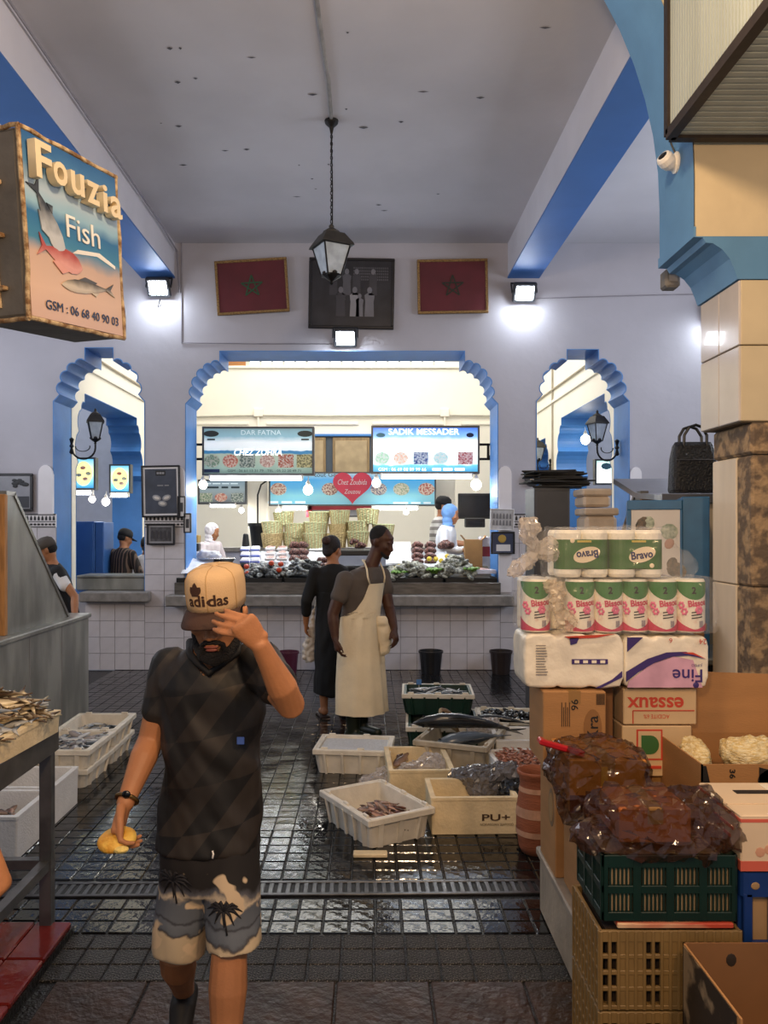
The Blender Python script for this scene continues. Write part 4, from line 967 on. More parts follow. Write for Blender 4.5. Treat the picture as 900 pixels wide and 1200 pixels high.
# boxes at right end behind the display
o = thing('carton', 'small open brown carton behind the right end of the display', 'box', P(552, 655, BW + 1.0)); cardm0 = pm('plain_card', '#9c7446', .8, var=.08, scale=8); a = P(543, 650, BW + 1.0); b = P(563, 632, BW + 1.0)
M().mm((a.x, BW + .80, 1.205), (b.x, BW + .97, b.z)).build('carton_body', cardm0, o, world=True); M().bar((a.x, BW + .88, b.z), (a.x - .05, BW + .88, b.z + .06), .17, .008).bar((b.x, BW + .88, b.z), (b.x + .05, BW + .88, b.z + .05), .17, .008).build('flap', cardm0, o, world=True)
o = thing('red_box', 'red and white box beside the small carton on the stall', 'box', P(568, 655, BW + .9)); a = P(560, 652, BW + .9); b = P(577, 629, BW + .9)
M().cbox((a.x, BW + .85, a.z), (b.x, BW + 1.05, (a.z * .5 + b.z * .5)), .006).build('box_body', pm('dark_red_box', '#8c2a3c', .5), o, world=True); M().cbox((a.x + .02, BW + .87, (a.z + b.z) / 2), (b.x, BW + 1.05, b.z), .006).build('box_lid', whitep, o, world=True)
# black tall stand and pot by the baskets
o = thing('black_stand', 'black tapering stand left of the straw baskets', 'stand', (P(288, 655, BW + 1.0).x, BW + 1.0, 1.225)); M().lathe([(.085, 0), (.08, .02), (.04, .38), (.035, .42), (.02, .43)], 14).build('cone', ksteel, o); M().lathe([(.11, -.02), (.11, .01), (.08, .02)], 14).build('foot', ksteel, o)
o = thing('black_pot', 'black pot on the white post left of the baskets', 'pot', (P(303, 640, 12.78).x, 12.78, 1.425)); M().lathe([(.11, 0), (.13, .2), (.15, .34), (.16, .36), (.14, .36)], 18).build('pot_body', ksteel, o); M().lathe([(.17, .33), (.17, .38), (.15, .38), (.15, .33)], 18).build('pot_rim', ksteel, o)
# small shelf things at the left jamb
o = thing('stacked_goods', 'small stack of tins and cartons beside the white hijab woman', 'goods', (P(228, 655, BW + .9).x, BW + .9, 1.205)); 
for k in range(4): M().cbox((-.09 + .02 * (k % 2), -.08, k * .11), (.07, .08, k * .11 + .10), .01).build('tin', (cardm0, whitep, ksteel, pm('ochre_tin', '#a88a4c', .5))[k], o)

# ================================================================== LEFT ARCH: counter goods, cabinet, lit signs
marble = pm('grey_marble', '#70716c', .3, col2='#92928b', scale=2.2, lo=.4, hi=.62, detail=8, stretch=(2, 2, .6), spec=.4)
o = thing('marble_counter', 'marble counter slab under the left arch', 'counter', (bx(130), BW + .3, SILL + .03)); M().cbox((bx(85), BW + .12, SILL + .03), (bx(168), BW + .55, SILL + .19), .012).build('slab', marble, o, world=True); M().cbox((bx(86), BW + .1, SILL + .19), (bx(167), BW + .58, SILL + .215), .008).build('slab_top', marble, o, world=True)
cabm = pm('cabinet_blue', '#2f5c9a', .45, var=.06)
Yc = 10.9; a, b = P(73, 678, Yc), P(121, 611, Yc)
o = thing('blue_cabinet', 'plain blue metal cabinet standing behind the left arch', 'cabinet', (a.x, Yc, 0))
M().cbox((a.x, Yc, .0), (b.x - .12, Yc + .45, b.z), .01).build('cabinet_body', cabm, o, world=True); M().cbox((b.x - .12, Yc + .02, .0), (b.x, Yc + .45, b.z - .01), .01).build('cabinet_side', cabm, o, world=True); M().cbox((a.x + .02, Yc - .012, .3), (b.x - .14, Yc, b.z - .03), .006).build('door', cabm, o, world=True)
f5 = banded('sign_face_plate', [(0, '#2f7fae'), (.25, '#6fb9cf'), (.6, '#d9e8b0'), (1, '#5aa9cc')], 1.1); plate_y = pm('lit_plate', '#e8dc9a', .4, emit='#e8dc9a', estr=1.0, col2='#c9b060', scale=20)
for lab, xa, xb, ya, yb, Y, rz in (('lit blue sign with a round plate, left one seen through the left arch', 84, 112, 536, 574, 11.6, 0), ('lit white sign with a plate, right one seen through the left arch', 128, 153, 544, 578, 12.4, 0)):
    o, face, w_, h_ = sign_box(lab, xa, xb, ya, yb, Y, f5, d=.12)
    M().prism([(w_ * .36 * math.cos(R(a)), h_ / 2 + h_ * .38 * math.sin(R(a))) for a in range(0, 360, 20)], xz, -.006, -.002).build('printed_plate', plate_y, face)
    for k in range(4): M().ell((w_ * .2 * math.cos(k * 1.7), -.007, h_ / 2 + h_ * .18 * math.sin(k * 1.7)), (.04, .003, .025), n=8, m=4).build('printed_food', plate_cols[k], face)
tube_lamp('lit tube lamp under the left plate sign', 84, 108, 578, 11.55, 3); tube_lamp('lit tube lamp under the right plate sign', 130, 150, 581, 12.35, 3)
bulb('lit bulb between the two plate signs', 108, 585, 11.5, .055, 2); bulb('lit bulb under the right plate sign', 124, 588, 12.3, .07, 2)
# right arch: lit sign in the bay
o, face, w_, h_ = sign_box('white lit sign seen through the right arch beside the lantern', 697, 724, 538, 568, 11.7, banded('sign_face_white', [(0, '#ffffff'), (.6, '#d9ece4'), (1, '#8fb5a8')], 1.6), d=.1)
M().ell((0, -.006, h_ * .72), (.08, .003, .05), n=10, m=4).build('printed_fish', pm('teal_print', '#5f93a0', .5), face)
bulb('lit bulb high behind the right arch lantern', 686, 515, 13.0, .09, 6)
# ================================================================== CRATES, FISH, LEFT STALL
crw = pm('white_crate_plastic', '#ded7c8', .5, var=.10, scale=9, bump=.15, bscale=30); foamb = pm('stained_foam', '#e4cfa6', .75, var=.14, scale=7, bump=.2, bscale=70); foamw = pm('white_foam', '#e6e4e0', .75, var=.05, scale=9, bump=.2, bscale=80)
greenc = pm('green_crate_plastic', '#15352a', .45, var=.15, scale=8); greyc = pm('grey_crate_plastic', '#b9ad98', .55, var=.2, scale=7)
def rrect(L, W, r, z, n=3):
    out = []
    for sx, sy, a0 in ((1, -1, -90), (1, 1, 0), (-1, 1, 90), (-1, -1, 180)):
        for k in range(n + 1):
            a = R(a0 + 90 * k / n); out.append((sx * (L / 2 - r) + r * math.cos(a), sy * (W / 2 - r) + r * math.sin(a), z))
    return out
def crate(name, label, loc, rz, L, W, H, mat, rim=None, ribs=True, foam=False, cat='crate', group=None, th=.02, taper=.92):
    o = thing(name, label, cat, loc, rz, group)
    r = .012 if foam else .03; t = taper if not foam else .985
    q = M().rings([rrect(L * t, W * t, r, 0), rrect(L, W, r, H), rrect(L - 2 * th, W - 2 * th, max(.006, r - th * .4), H), rrect(L * t - 2 * th, W * t - 2 * th, max(.006, r - th * .4), th)])
    q.build('tub', mat, o)
    if not foam:
        for k, (a, b) in enumerate((((-L / 2 - .018, -W / 2 - .018), (L / 2 + .018, -W / 2 + .004)), ((-L / 2 - .018, W / 2 - .004), (L / 2 + .018, W / 2 + .018)), ((-L / 2 - .018, -W / 2), (-L / 2 + .004, W / 2)), ((L / 2 - .004, -W / 2), (L / 2 + .018, W / 2)))):
            M().cbox((a[0], a[1], H - .035), (b[0], b[1], H + .003), .008).build('rim', rim or mat, o)
        nx = max(3, int(L / .11))
        for i in range(nx):
            x = -L / 2 + L * (i + .5) / nx
            for s in (-1, 1): M().bar((x * t, s * W * t / 2, .0), (x, s * (W / 2 + .008), H - .02), .03, .016).build('rib', mat, o)
            if i % 2 == 0:
                for s in (-1, 1): M().cbox((x - .025, s * (W / 2 - .006) - .008, H - .004), (x + .025, s * (W / 2 - .006) + .008, H + .016), .006).build('stacking_lug', rim or mat, o)
        for i in range(3):
            y = -W / 2 + W * (i + .5) / 3
            for s in (-1, 1): M().bar((s * L * t / 2, y * t, 0), (s * (L / 2 + .008), y, H - .02), .03, .016).build('rib', mat, o)
    else:
        M().rings([rrect(L + .006, W + .006, r, H - .012), rrect(L + .006, W + .006, r, H + .004), rrect(L - 2 * th + .004, W - 2 * th + .004, .006, H + .004), rrect(L - 2 * th + .004, W - 2 * th + .004, .006, H - .012)], False).build('rim', rim or mat, o)
    return o
# ---- fish kit
def fish_mat(name, back, belly, rough=.25):
    if name in MATS: return MATS[name]
    m = pm(name, back, rough); nt = m.node_tree; N = nt.nodes; L = nt.links; b = N['Principled BSDF']
    tc = N.new('ShaderNodeTexCoord'); sp = N.new('ShaderNodeSeparateXYZ'); L.new(tc.outputs['Generated'], sp.inputs[0])
    nz = N.new('ShaderNodeTexNoise'); nz.inputs['Scale'].default_value = 18; L.new(tc.outputs['Object'], nz.inputs['Vector'])
    ma = N.new('ShaderNodeMath'); ma.operation = 'MULTIPLY_ADD'; ma.inputs[1].default_value = .35; L.new(nz.outputs['Fac'], ma.inputs[0]); L.new(sp.outputs['Z'], ma.inputs[2])
    r = N.new('ShaderNodeValToRGB'); L.new(ma.outputs[0], r.inputs[0]); r.color_ramp.elements[0].position = .45; r.color_ramp.elements[1].position = .85
    r.color_ramp.elements[0].color = lin(belly); r.color_ramp.elements[1].color = lin(back); L.new(r.outputs[0], b.inputs['Base Color']); b.inputs['Specular IOR Level'].default_value = .7
    return m
def fish_solid(Lg, Hh, Wd, bend=0, fins=True):
    q = M(); prof = [(0, .05), (.04, .35), (.12, .75), (.25, 1), (.42, .97), (.6, .72), (.74, .42), (.84, .2), (.88, .17)]; rs = []
    f = lambda t: bend * Lg * math.sin(math.pi * t)
    for t, s in prof:
        rs.append([(t * Lg - Lg / 2, f(t) + Wd / 2 * s * math.cos(2 * math.pi * k / 10), Hh / 2 * s * math.sin(2 * math.pi * k / 10)) for k in range(10)])
    q.rings(rs)
    y1 = f(.88); y2 = f(1)
    def fin(pl, y, th=.0025): q.prism(pl, lambda u, v, t: (u, t, v), y - th, y + th)
    fin([(.85 * Lg - Lg / 2, .07 * Hh), (1.02 * Lg - Lg / 2, .5 * Hh), (.94 * Lg - Lg / 2, 0), (1.02 * Lg - Lg / 2, -.5 * Hh), (.85 * Lg - Lg / 2, -.07 * Hh)], (y1 + y2) / 2)
    if fins:
        fin([(-.18 * Lg, .46 * Hh), (-.05 * Lg, .72 * Hh), (.18 * Lg, .42 * Hh), (.14 * Lg, .3 * Hh), (-.15 * Lg, .4 * Hh)], f(.4))
        fin([(.05 * Lg, -.40 * Hh), (.13 * Lg, -.62 * Hh), (.2 * Lg, -.3 * Hh)], f(.6))
    return q
def fish_me(nm, *a, mat=None, **k):
    q = fish_solid(*a, **k); me = bpy.data.meshes.new(nm); me.from_pydata(q.v, [], q.f); me.materials.append(mat); me.polygons.foreach_set('use_smooth', [True] * len(me.polygons)); return me
silver = fish_mat('silver_fish', '#4b555f', '#c9cdd0'); tan = fish_mat('tan_fish', '#7a5f42', '#d9c7a4'); dark = fish_mat('dark_fish', '#1f2124', '#77746e'); brownf = fish_mat('brown_fish', '#4d372c', '#a88b77')
def fishes(mes, name, label, group, loc, rz, L, W, z, n, heap_=.04, dirn=None, tilt=.35, cat='fish'):
    T = Matrix.Translation(loc) @ Matrix.Rotation(rz, 4, 'Z')
    for i in range(n):
        u, v = random.uniform(-1, 1), random.uniform(-1, 1)
        p = T @ Vector((u * L / 2, v * W / 2, z + heap_ * max(0, (1 - u * u) * (1 - v * v)) ** .5 * random.uniform(.4, 1)))
        yaw = (dirn + random.uniform(-.5, .5) if dirn is not None else random.uniform(0, 6.28)) + rz
        o = link(name, random.choice(mes), None, None, loc=p, rot=((R(90) + random.uniform(-.75, .35)) * random.choice((-1, 1)), random.uniform(-tilt, tilt), yaw)); tag(o, label, cat, group)
bagc = pm('thin_clear_plastic', '#cfc8c4', .12, alpha=.45, var=.1, scale=10, spec=.8); bagg = pm('grey_plastic_bag', '#6d6a6c', .15, alpha=.75, var=.3, scale=8, spec=.8); bagk = pm('black_plastic_bag', '#1a1917', .2, var=.3, scale=8, spec=.7)
def crumple(p, f=14, a=.02, s=(0, 0, 0)):
    p = p + Vector(s); return a * (abs(noise.noise(p * f)) * 2 - .6) + a * .5 * noise.noise(p * f * 2.7)
def film_mesh(q, vox=.024, amp=.013, f=9):
    me = remesh(q, vox, 1, lambda p: .02 * (abs(noise.noise(p * f)) * 2 - .5) * (vox / .024))
    for v in me.vertices: v.co += Vector((random.uniform(-1, 1), random.uniform(-1, 1), random.uniform(-1, 1))) * amp * vox / .024
    return me
def bag(name, label, loc, blobs, mat, vox=.014, f=14, a=.02, rz=0, parts=None):
    q = M()
    for c, r in blobs: q.ell(c, r, n=14, m=9)
    o = thing(name, label, 'bag', loc, rz); (link('bag_film', film_mesh(q, .020), mat, o, False) if 'noodle' not in name else link('bag_film', remesh(q, vox, 2, lambda p: crumple(p, f, a, loc)), mat, o, True))
    return o
ice = pm('crushed_ice', '#d6dbe0', .3, var=.1, scale=60, bump=.8, bscale=110)
# A: crate of ice in front of the man in the apron
a = crate('fish_crate', 'white plastic crate of ice nearest the boots of the man in the apron', (-.10, 5.86, 0), R(-6), .52, .40, .17, crw)
q = M().rings([rrect(.47, .35, .03, .10), rrect(.48, .36, .03, .152), rrect(.30, .2, .03, .165)]); q.build('x', ice); ob = bpy.data.objects['x']; ob.name = 'ice_slab'; ob.location = (-.10, 5.86, 0); ob.rotation_euler = (0, 0, R(-6)); tag(ob, 'white slab of ice filling the crate by the boots', 'ice', None)
# B: stained foam box with fish and bag
crate('foam_box', 'yellowed foam box holding fish and a clear bag, middle of the floor', (.33, 5.40, 0), R(2), .42, .56, .19, foamb, foam=True, cat='box', th=.03)
tf = [fish_me('tan_fish', .24, .07, .035, mat=tan), fish_me('tan_fish', .26, .06, .035, .05, mat=brownf)]
fishes(tf, 'fish', 'tan fish lying in the yellowed foam box', 'fish in the yellowed foam box', (.33, 5.47, 0), 0, .25, .30, .10, 9, .09, 1.0)
bag('plastic_bag', 'puffy clear bag inside the yellowed foam box', (.38, 5.30, .15), [((0, 0, 0), (.13, .1, .07)), ((-.1, -.04, 0), (.09, .08, .05)), ((.04, .06, .03), (.09, .08, .06))], bagc)
# C: crate with small fish in front
crate('fish_crate', 'white ribbed crate of small reddish fish, nearest on the floor', (.04, 4.67, 0), R(-60), .56, .40, .165, crw)
sf = [fish_me('small_fish', .13, .03, .018, mat=brownf), fish_me('small_fish', .12, .028, .016, .06, mat=fish_mat('pink_fish', '#6f463a', '#c79f88'))]
fishes(sf, 'small_fish', 'small reddish fish in the nearest white crate', 'small fish in the nearest crate', (.105, 4.65, 0), R(-60), .34, .26, .06, 60, .07, .5)
# D: PU foam box
d_ = crate('foam_box', 'long stained foam box printed PU+ with a broken right end', (.60, 4.74, 0), R(1.5), .50, .36, .205, foamb, foam=True, cat='box', th=.028)
prt = pm('brown_print', '#4a3524', .7)
text('PU+', .1, prt, d_, front(.12, -.181, .095), bold=.002, fit=(.16, .038)); text('NORWEGIAN SEAFOOD', .05, prt, d_, front(.125, -.181, .055), fit=(.19, .014))
bag('plastic_bag', 'grey plastic bag slumped over the back of the PU+ foam box', (.72, 4.92, .20), [((0, 0, .02), (.17, .12, .07)), ((.12, -.03, .04), (.1, .09, .08)), ((-.12, .05, .0), (.12, .1, .05)), ((.0, -.05, -.05), (.12, .1, .06))], bagg, a=.028)
bag('plastic_bag', 'shiny black bag bulging between the PU+ box and the clay jar', (.86, 4.80, .13), [((0, 0, 0), (.10, .16, .12)), ((-.03, .12, .07), (.1, .1, .08))], bagk, a=.022)
bag('plastic_bag', 'white translucent bag on the floor between two white crates', (.06, 5.30, .06), [((0, 0, 0), (.13, .10, .055)), ((.05, .08, .02), (.09, .08, .05))], bagc, a=.03)
tag(M().cbox((-.09, -.03, 0), (.09, .03, .02), .006).build('foam_scrap', foamb), 'broken strip of foam lying on the wet floor', 'scrap').location = P(434, 1003, FLY(1003)) 
# E: green crates of silver fish
crate('green_crate', 'dark green crate of silver fish, lower one of the stack', (.60, 6.50, 0), R(-3), .56, .62, .20, greenc, rim=crw)
crate('green_crate', 'dark green crate with pale rim, upper one of the stack', (.58, 6.78, .205), R(-3), .56, .42, .17, greenc, rim=crw)
gf = [fish_me('silver_fish', .17, .04, .025, mat=silver), fish_me('silver_fish', .19, .045, .025, .06, mat=silver)]
fishes(gf, 'silver_fish', 'silver fish in the upper green crate', 'fish in the upper green crate', (.58, 6.78, .205), R(-3), .40, .28, .12, 32, .06, .2)
fishes(gf, 'silver_fish', 'silver fish in the front of the lower green crate', 'fish in the lower green crate', (.60, 6.36, 0), R(-3), .42, .26, .15, 22, .04, .2)
o = thing('price_tag', 'small blue price tag on the upper green crate', 'tag', (P(491, 812, 6.95).x, 6.95, .38)); M().cbox((-.022, -.003, .0), (.022, .003, .045), .002).build('card', pm('blue_card', '#4c7fc0', .5), o); M().tube([(0, 0, -.03), (0, 0, .01)], .003, 6).build('pin', wht, o)
# F: grey crate of big fish
FX = (.70, 5.93, 0); crate('fish_crate', 'grey worn crate loaded with large dark fish', FX, R(68), .72, .50, .235, greyc)
def big_fish(label, loc, rot, Lg, Hh, Wd, bend, mat):
    o = thing('large_fish', label, 'fish', loc, rot=rot)
    q = fish_solid(Lg, Hh, Wd, bend, False); b = q.build('body', mat, o, smooth=True)
    M().prism([(-.2 * Lg, .44 * Hh), (-.08 * Lg, .7 * Hh), (.16 * Lg, .40 * Hh), (.0, .40 * Hh)], lambda u, v, t: (u, t, v), -.003 + bend * Lg * .9, .003 + bend * Lg * .9).build('dorsal_fin', dark, o)
    for s in (-1, 1): M().ell((-.40 * Lg, s * Wd * .36 + bend * Lg * .3, .1 * Hh), (.012, .006, .012), n=8, m=5).build('eye', pm('fish_eye', '#0c0c0c', .1), o)
big_fish('long dark fish lying across the grey crate, tail to the right', (.72, 5.86, .28), (R(60), R(4), R(-4)), .80, .15, .11, .06, dark)
big_fish('silver bellied fish under the long dark fish', (.72, 5.72, .22), (R(80), R(-6), R(12)), .55, .17, .12, .03, silver)
big_fish('pale fish with its head up at the back of the grey crate', (.62, 6.04, .27), (R(40), R(50), R(30)), .32, .10, .08, .05, tan)
bag('plastic_bag', 'clear bag of ice at the back of the grey crate', (.86, 6.1, .22), [((0, 0, 0), (.13, .11, .06)), ((.06, .04, .02), (.08, .08, .05))], bagc)
# G H I: far right crates
crate('fish_crate', 'white crate heaped with black mussels, furthest right', (1.14, 6.62, 0), R(-4), .46, .44, .20, crw)
q = M()
for i in range(160): q.ell((random.uniform(-.19, .19), random.uniform(-.17, .17), .15 + random.uniform(0, .06)), (.035, .02, .016), Matrix.Rotation(random.uniform(0, 3), 3, 'Z') @ Matrix.Rotation(random.uniform(-.6, .6), 3, 'Y'), 7, 4)
ob = tag(q.build('mussel_heap', pm('black_mussel', '#17181b', .25, var=.5, scale=20)), 'heap of small black mussels in the far white crate', 'mussels', kind='stuff'); ob.location = (1.14, 6.62, 0); ob.rotation_euler = (0, 0, R(-4))
big_fish('slim dark fish lying on the rim between the mussels and the empty foam box', (1.05, 6.32, .22), (R(80), R(2), R(-18)), .46, .09, .06, .03, dark)
crate('foam_box', 'empty pale foam box behind the shrimp box', (1.10, 5.92, 0), R(-3), .36, .40, .22, foamw, foam=True, cat='box', th=.028)
crate('foam_box', 'foam box full of pink shrimps left of the cartons', (1.04, 5.42, 0), R(4), .40, .46, .18, foamw, foam=True, cat='box', th=.028)
q = M()
for i in range(220):
    x, y = random.uniform(-.16, .16), random.uniform(-.19, .19); a = random.uniform(0, 6.3); z = .15 + random.uniform(0, .05)
    q.tube([(x + .025 * math.cos(a + k * .8), y + .025 * math.sin(a + k * .8), z + .006 * k) for k in range(4)], [.004, .008, .007, .003], 5)
ob = tag(q.build('shrimp_heap', pm('pink_shrimp', '#a5705c', .4, var=.3, scale=30)), 'heap of small pink shrimps in the foam box', 'shrimps', kind='stuff'); ob.location = (1.04, 5.42, 0); ob.rotation_euler = (0, 0, R(4))
# clay jar
jar = thing('clay_jar', 'tall banded terracotta jar standing beside the cartons', 'jar', P(628, 999, 4.33)); jar.location.z = 0; WM[jar.name] = Matrix.Translation(jar.location)
terr = pm('terracotta', '#905236', .75, var=.15, scale=9, bump=.3, bscale=40, stretch=(1, 1, 4)); pale = pm('pale_clay_band', '#b58a70', .8, var=.15, scale=20)
pr = [(.078, 0), (.092, .03), (.105, .12), (.106, .2), (.098, .28), (.085, .36), (.088, .40), (.102, .425), (.102, .437), (.09, .437), (.078, .40), (.076, .36), (.09, .28), (.09, .05)]
M().lathe(pr, 32).build('jar_body', terr, jar, smooth=True)
for z0, z1, r0, r1 in ((.10, .13, .1065, .1075), (.20, .25, .1075, .1035), (.33, .355, .092, .088)): M().lathe([(r0, z0), (r1, z1)], 32, closed=False).build('clay_band', pale, jar)
# ---- left stack of crates
for k, (y, lab) in enumerate(((5.60, 'near'), (6.13, 'far'))):
    for lv in range(2):
        crate('fish_crate', '%s crate of the %s stack along the left marble wall' % (('lower', 'upper')[lv], lab), (-2.09 + .02 * lv, y - .02 * lv, .135 * lv), R(1 if k else -1), .42, .50, .13, crw, group='crates along the left wall')
q = [fish_me('grey_squid', .16, .05, .04, mat=fish_mat('squid', '#6c6a6e', '#a9a3a2'))]
fishes(q + gf, 'squid', 'small grey squid in the near left crate', 'squid in the near left crate', (-2.07, 5.58, .135), 0, .30, .38, .10, 40, .04)
fishes(gf, 'silver_fish', 'silver fish in the far left crate', 'fish in the far left crate', (-2.07, 6.11, .135), 0, .30, .36, .05, 18, .02)
# white foam boxes under the table
crate('foam_box', 'clean white foam box with round fish beside the left crates', (-2.12, 4.88, 0), 0, .56, .42, .225, foamw, foam=True, cat='box', th=.03)
crate('foam_box', 'clean white foam box of brown fish under the steel table', (-2.12, 4.42, 0), 0, .56, .44, .225, foamw, foam=True, cat='box', th=.03)
fishes([fish_me('round_fish', .14, .06, .05, mat=silver)], 'round_fish', 'rounded grey fish in the clean white foam box', 'round fish in the foam box', (-2.15, 4.86, 0), 0, .36, .22, .10, 8, .03)
fishes(sf, 'small_fish', 'small brown fish in the foam box under the table', 'small fish under the table', (-2.12, 4.42, 0), 0, .42, .30, .12, 45, .05)
# ---- steel table with foam tray of fish
tst = pm('worn_steel', '#6d6c6a', .38, metal=.75, var=.3, scale=7)
tx0, tx1, ty0, ty1, tz = -2.30, -1.345, 2.32, 3.47, .885
t = thing('steel_table', 'grey steel table at the left edge carrying a tray of fish', 'table', ((tx0 + tx1) / 2, (ty0 + ty1) / 2, 0))
M().cbox((tx0, ty0, tz - .03), (tx1, ty1, tz), .006).build('table_top', tst, t, world=True)
for a, b in (((tx0, ty1 - .02, tz - .10), (tx1, ty1, tz)), ((tx1 - .02, ty0, tz - .10), (tx1 + .006, ty1, tz + .004)), ((tx0, ty0, tz - .10), (tx1, ty0 + .02, tz)), ((tx0, ty0, tz - .1), (tx0 + .02, ty1, tz))): M().cbox(a, b, .004).build('apron_rail', tst, t, world=True)
for x in (tx0 + .03, tx1 - .03):
    for y in (ty0 + .03, ty1 - .04): M().cbox((x - .025, y - .025, 0), (x + .025, y + .025, tz - .03), .003).build('leg', tst, t, world=True)
M().bar((tx0 + .03, ty1 - .04, .31), (tx1 - .03, ty1 - .04, .31), .04).build('stretcher', tst, t, world=True); M().bar((tx1 - .03, ty0 + .03, .31), (tx1 - .03, ty1 - .04, .31), .04).build('stretcher', tst, t, world=True)
crate('foam_tray', 'shallow pale foam tray piled with fish on the steel table', (-1.66, 3.02, tz), R(-4), .66, .80, .085, foamb, foam=True, cat='tray', th=.035)
tf2 = [fish_me('table_fish', .19, .062, .034, mat=tan), fish_me('table_fish', .21, .066, .034, .08, mat=fish_mat('golden_fish', '#5d4a38', '#e2cfa6')), fish_me('table_fish', .18, .05, .028, mat=silver)]
fishes(tf2, 'table_fish', 'tan fish in the pile on the steel table', 'fish piled on the steel table', (-1.56, 3.10, tz), R(-4), .36, .52, .08, 130, .13, .3, .22)
# ---- marble stall partitions left and right
trim = pm('steel_trim', '#84827e', .35, metal=.7, var=.15, scale=6); woodp = pm('pine_post', '#b07a42', .6, var=.2, scale=6, stretch=(8, 8, 1))
yz = lambda u, v, t: (t, u, v)
def partition(label, X, sg, lower=True):
    o = thing('marble_partition', label, 'stall', (X, 6.4, 0), group='marble stall partitions')
    if lower:
        M().prism([(4.9, 0), (7.5, 0), (7.5, .90), (4.9, .90)], yz, X - sg * .02, X - sg * .10).build('lower_panel', marble, o, world=True)
        for y in (5.55, 6.2, 6.85): M().mm((min(X - sg * .02, X - sg * .017), y - .002, 0), (max(X - sg * .02, X - sg * .017), y + .002, .9)).build('joint', grout, o, world=True)
        M().cbox((min(X, X - sg * .5), 4.9, .90), (max(X, X - sg * .5), 7.53, .94), .008).build('counter_top', marble, o, world=True)
        M().mm((min(X - sg * .5, X - sg * .55), 4.9, 0), (max(X - sg * .5, X - sg * .55), 7.5, .9)).build('back_panel', marble, o, world=True)
    M().prism([(5.98, .94), (7.20, .94), (6.10, 1.99), (5.98, 1.99)], yz, X - sg * .10, X - sg * .14).build('sloped_panel', marble, o, world=True)
    M().bar((X - sg * .12, 7.21, .94), (X - sg * .12, 6.10, 2.0), .06, .03).build('sloped_trim', trim, o, world=True); M().bar((X - sg * .12, 5.96, 2.0), (X - sg * .12, 6.12, 2.0), .06, .03).build('top_trim', trim, o, world=True)
    M().cbox((min(X - sg * .09, X - sg * .19), 5.93, .94), (max(X - sg * .09, X - sg * .19), 5.98, 1.99), .005).build('post', woodp if sg < 0 or True else trim, o, world=True)
    return o
partition('veined grey marble stall side with sloping top at the left edge', -2.60, 1)
partition('marble stall side with sloping steel trim behind the paper towel stack', 1.93, -1)
# ---- buckets by the counter
def bucket(label, px, col, hgt=.26, r=.125):
    b = thing('bucket', label, 'bucket', (bx(px), BW - .25, 0)); m_ = pm('bucket_' + col[1:], col, .4, var=.1)
    M().lathe([(r * .78, 0), (r * .8, .01), (r, hgt), (r * .96, hgt), (r * .76, .015)], 24).build('bucket_wall', m_, b, smooth=False); M().lathe([(r * 1.06, hgt - .02), (r * 1.06, hgt + .004), (r * .97, hgt + .004), (r * .97, hgt - .02)], 24, closed=False).build('bucket_rim', m_, b)
bucket('maroon plastic bucket by the tiled counter left of the woman in black', 340, '#5a2038'); bucket('black plastic bucket by the tiled counter right of the man in the apron', 503, '#17171a', .27, .14); bucket('dark brown bucket by the right-hand end of the tiled counter', 583, '#2b211f', .27, .13)
# ================================================================== RIGHT-HAND PILE OF GOODS
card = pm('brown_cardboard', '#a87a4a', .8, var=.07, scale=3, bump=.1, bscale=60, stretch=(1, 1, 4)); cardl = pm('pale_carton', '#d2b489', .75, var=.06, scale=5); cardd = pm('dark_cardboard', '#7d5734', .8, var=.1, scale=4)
kprint = pm('black_print', '#1b1713', .6); rprint = pm('red_print', '#c8442e', .6); gprint = pm('green_print', '#3a6a34', .6); oprint = pm('orange_print', '#c9742a', .6)
film = pm('clear_film', '#f4efe6', .08, alpha=.09, var=.05, scale=10, spec=.9)
# ledge
lg = struct(M().cbox((.78, 2.92, 0), (1.95, 3.66, .28), .01).build('trim_8', pm('ledge_stone', '#a89a86', .5, var=.15, scale=6, bump=.2, bscale=30)))
M().cbox((.765, 2.915, .255), (1.95, 3.67, .29), .006).build('ledge_slab', pm('ledge_slab', '#9a8f80', .45, var=.2, scale=7), lg)
def carton(label, lo, hi, mat=card, name='carton', tape=True, rz=0):
    o = thing(name, label, 'box', ((lo[0] + hi[0]) / 2, (lo[1] + hi[1]) / 2, lo[2]), rz)
    M().cbox(lo, hi, .004).build('carton_body', mat, o, world=True)
    if tape: M().mm(((lo[0] + hi[0]) / 2 - .025, lo[1] - .001, hi[2] - .05), ((lo[0] + hi[0]) / 2 + .025, hi[1] + .001, hi[2] + .001)).build('tape', pm('brown_tape', '#9a7340', .3, var=.05), o, world=True)
    return o
def wf(o, x, y, z, roll=0): return WM[o.name].inverted() @ front(x, y, z, roll)
# left column
c1 = carton('plain brown carton on the stone ledge, lowest of the left column', (.775, 3.33, .29), (1.06, 3.62, .745)); M().prism([(3.40 + .05 * math.cos(R(a)), .56 + .08 * math.sin(R(a))) for a in range(0, 360, 20)], yz, .7735, .776).build('printed_oval', pm('grey_print', '#7c6446', .7), c1, world=True)
M().prism([(3.40 + .035 * math.cos(R(a)), .56 + .06 * math.sin(R(a))) for a in range(0, 360, 20)], yz, .772, .776).build('printed_oval', pm('faded_print', '#9c7a4c', .7), c1, world=True)
c2 = carton('brown carton printed 96 and Kra under the toilet paper', (.725, 3.33, .75), (.985, 3.62, 1.065))
text('Kra', .1, kprint, c2, wf(c2, .93, 3.328, .915, R(90)), bold=.001, fit=(.10, .045)); text('96', .1, kprint, c2, wf(c2, .855, 3.328, 1.01, R(90)), bold=.001, fit=(.045, .03))
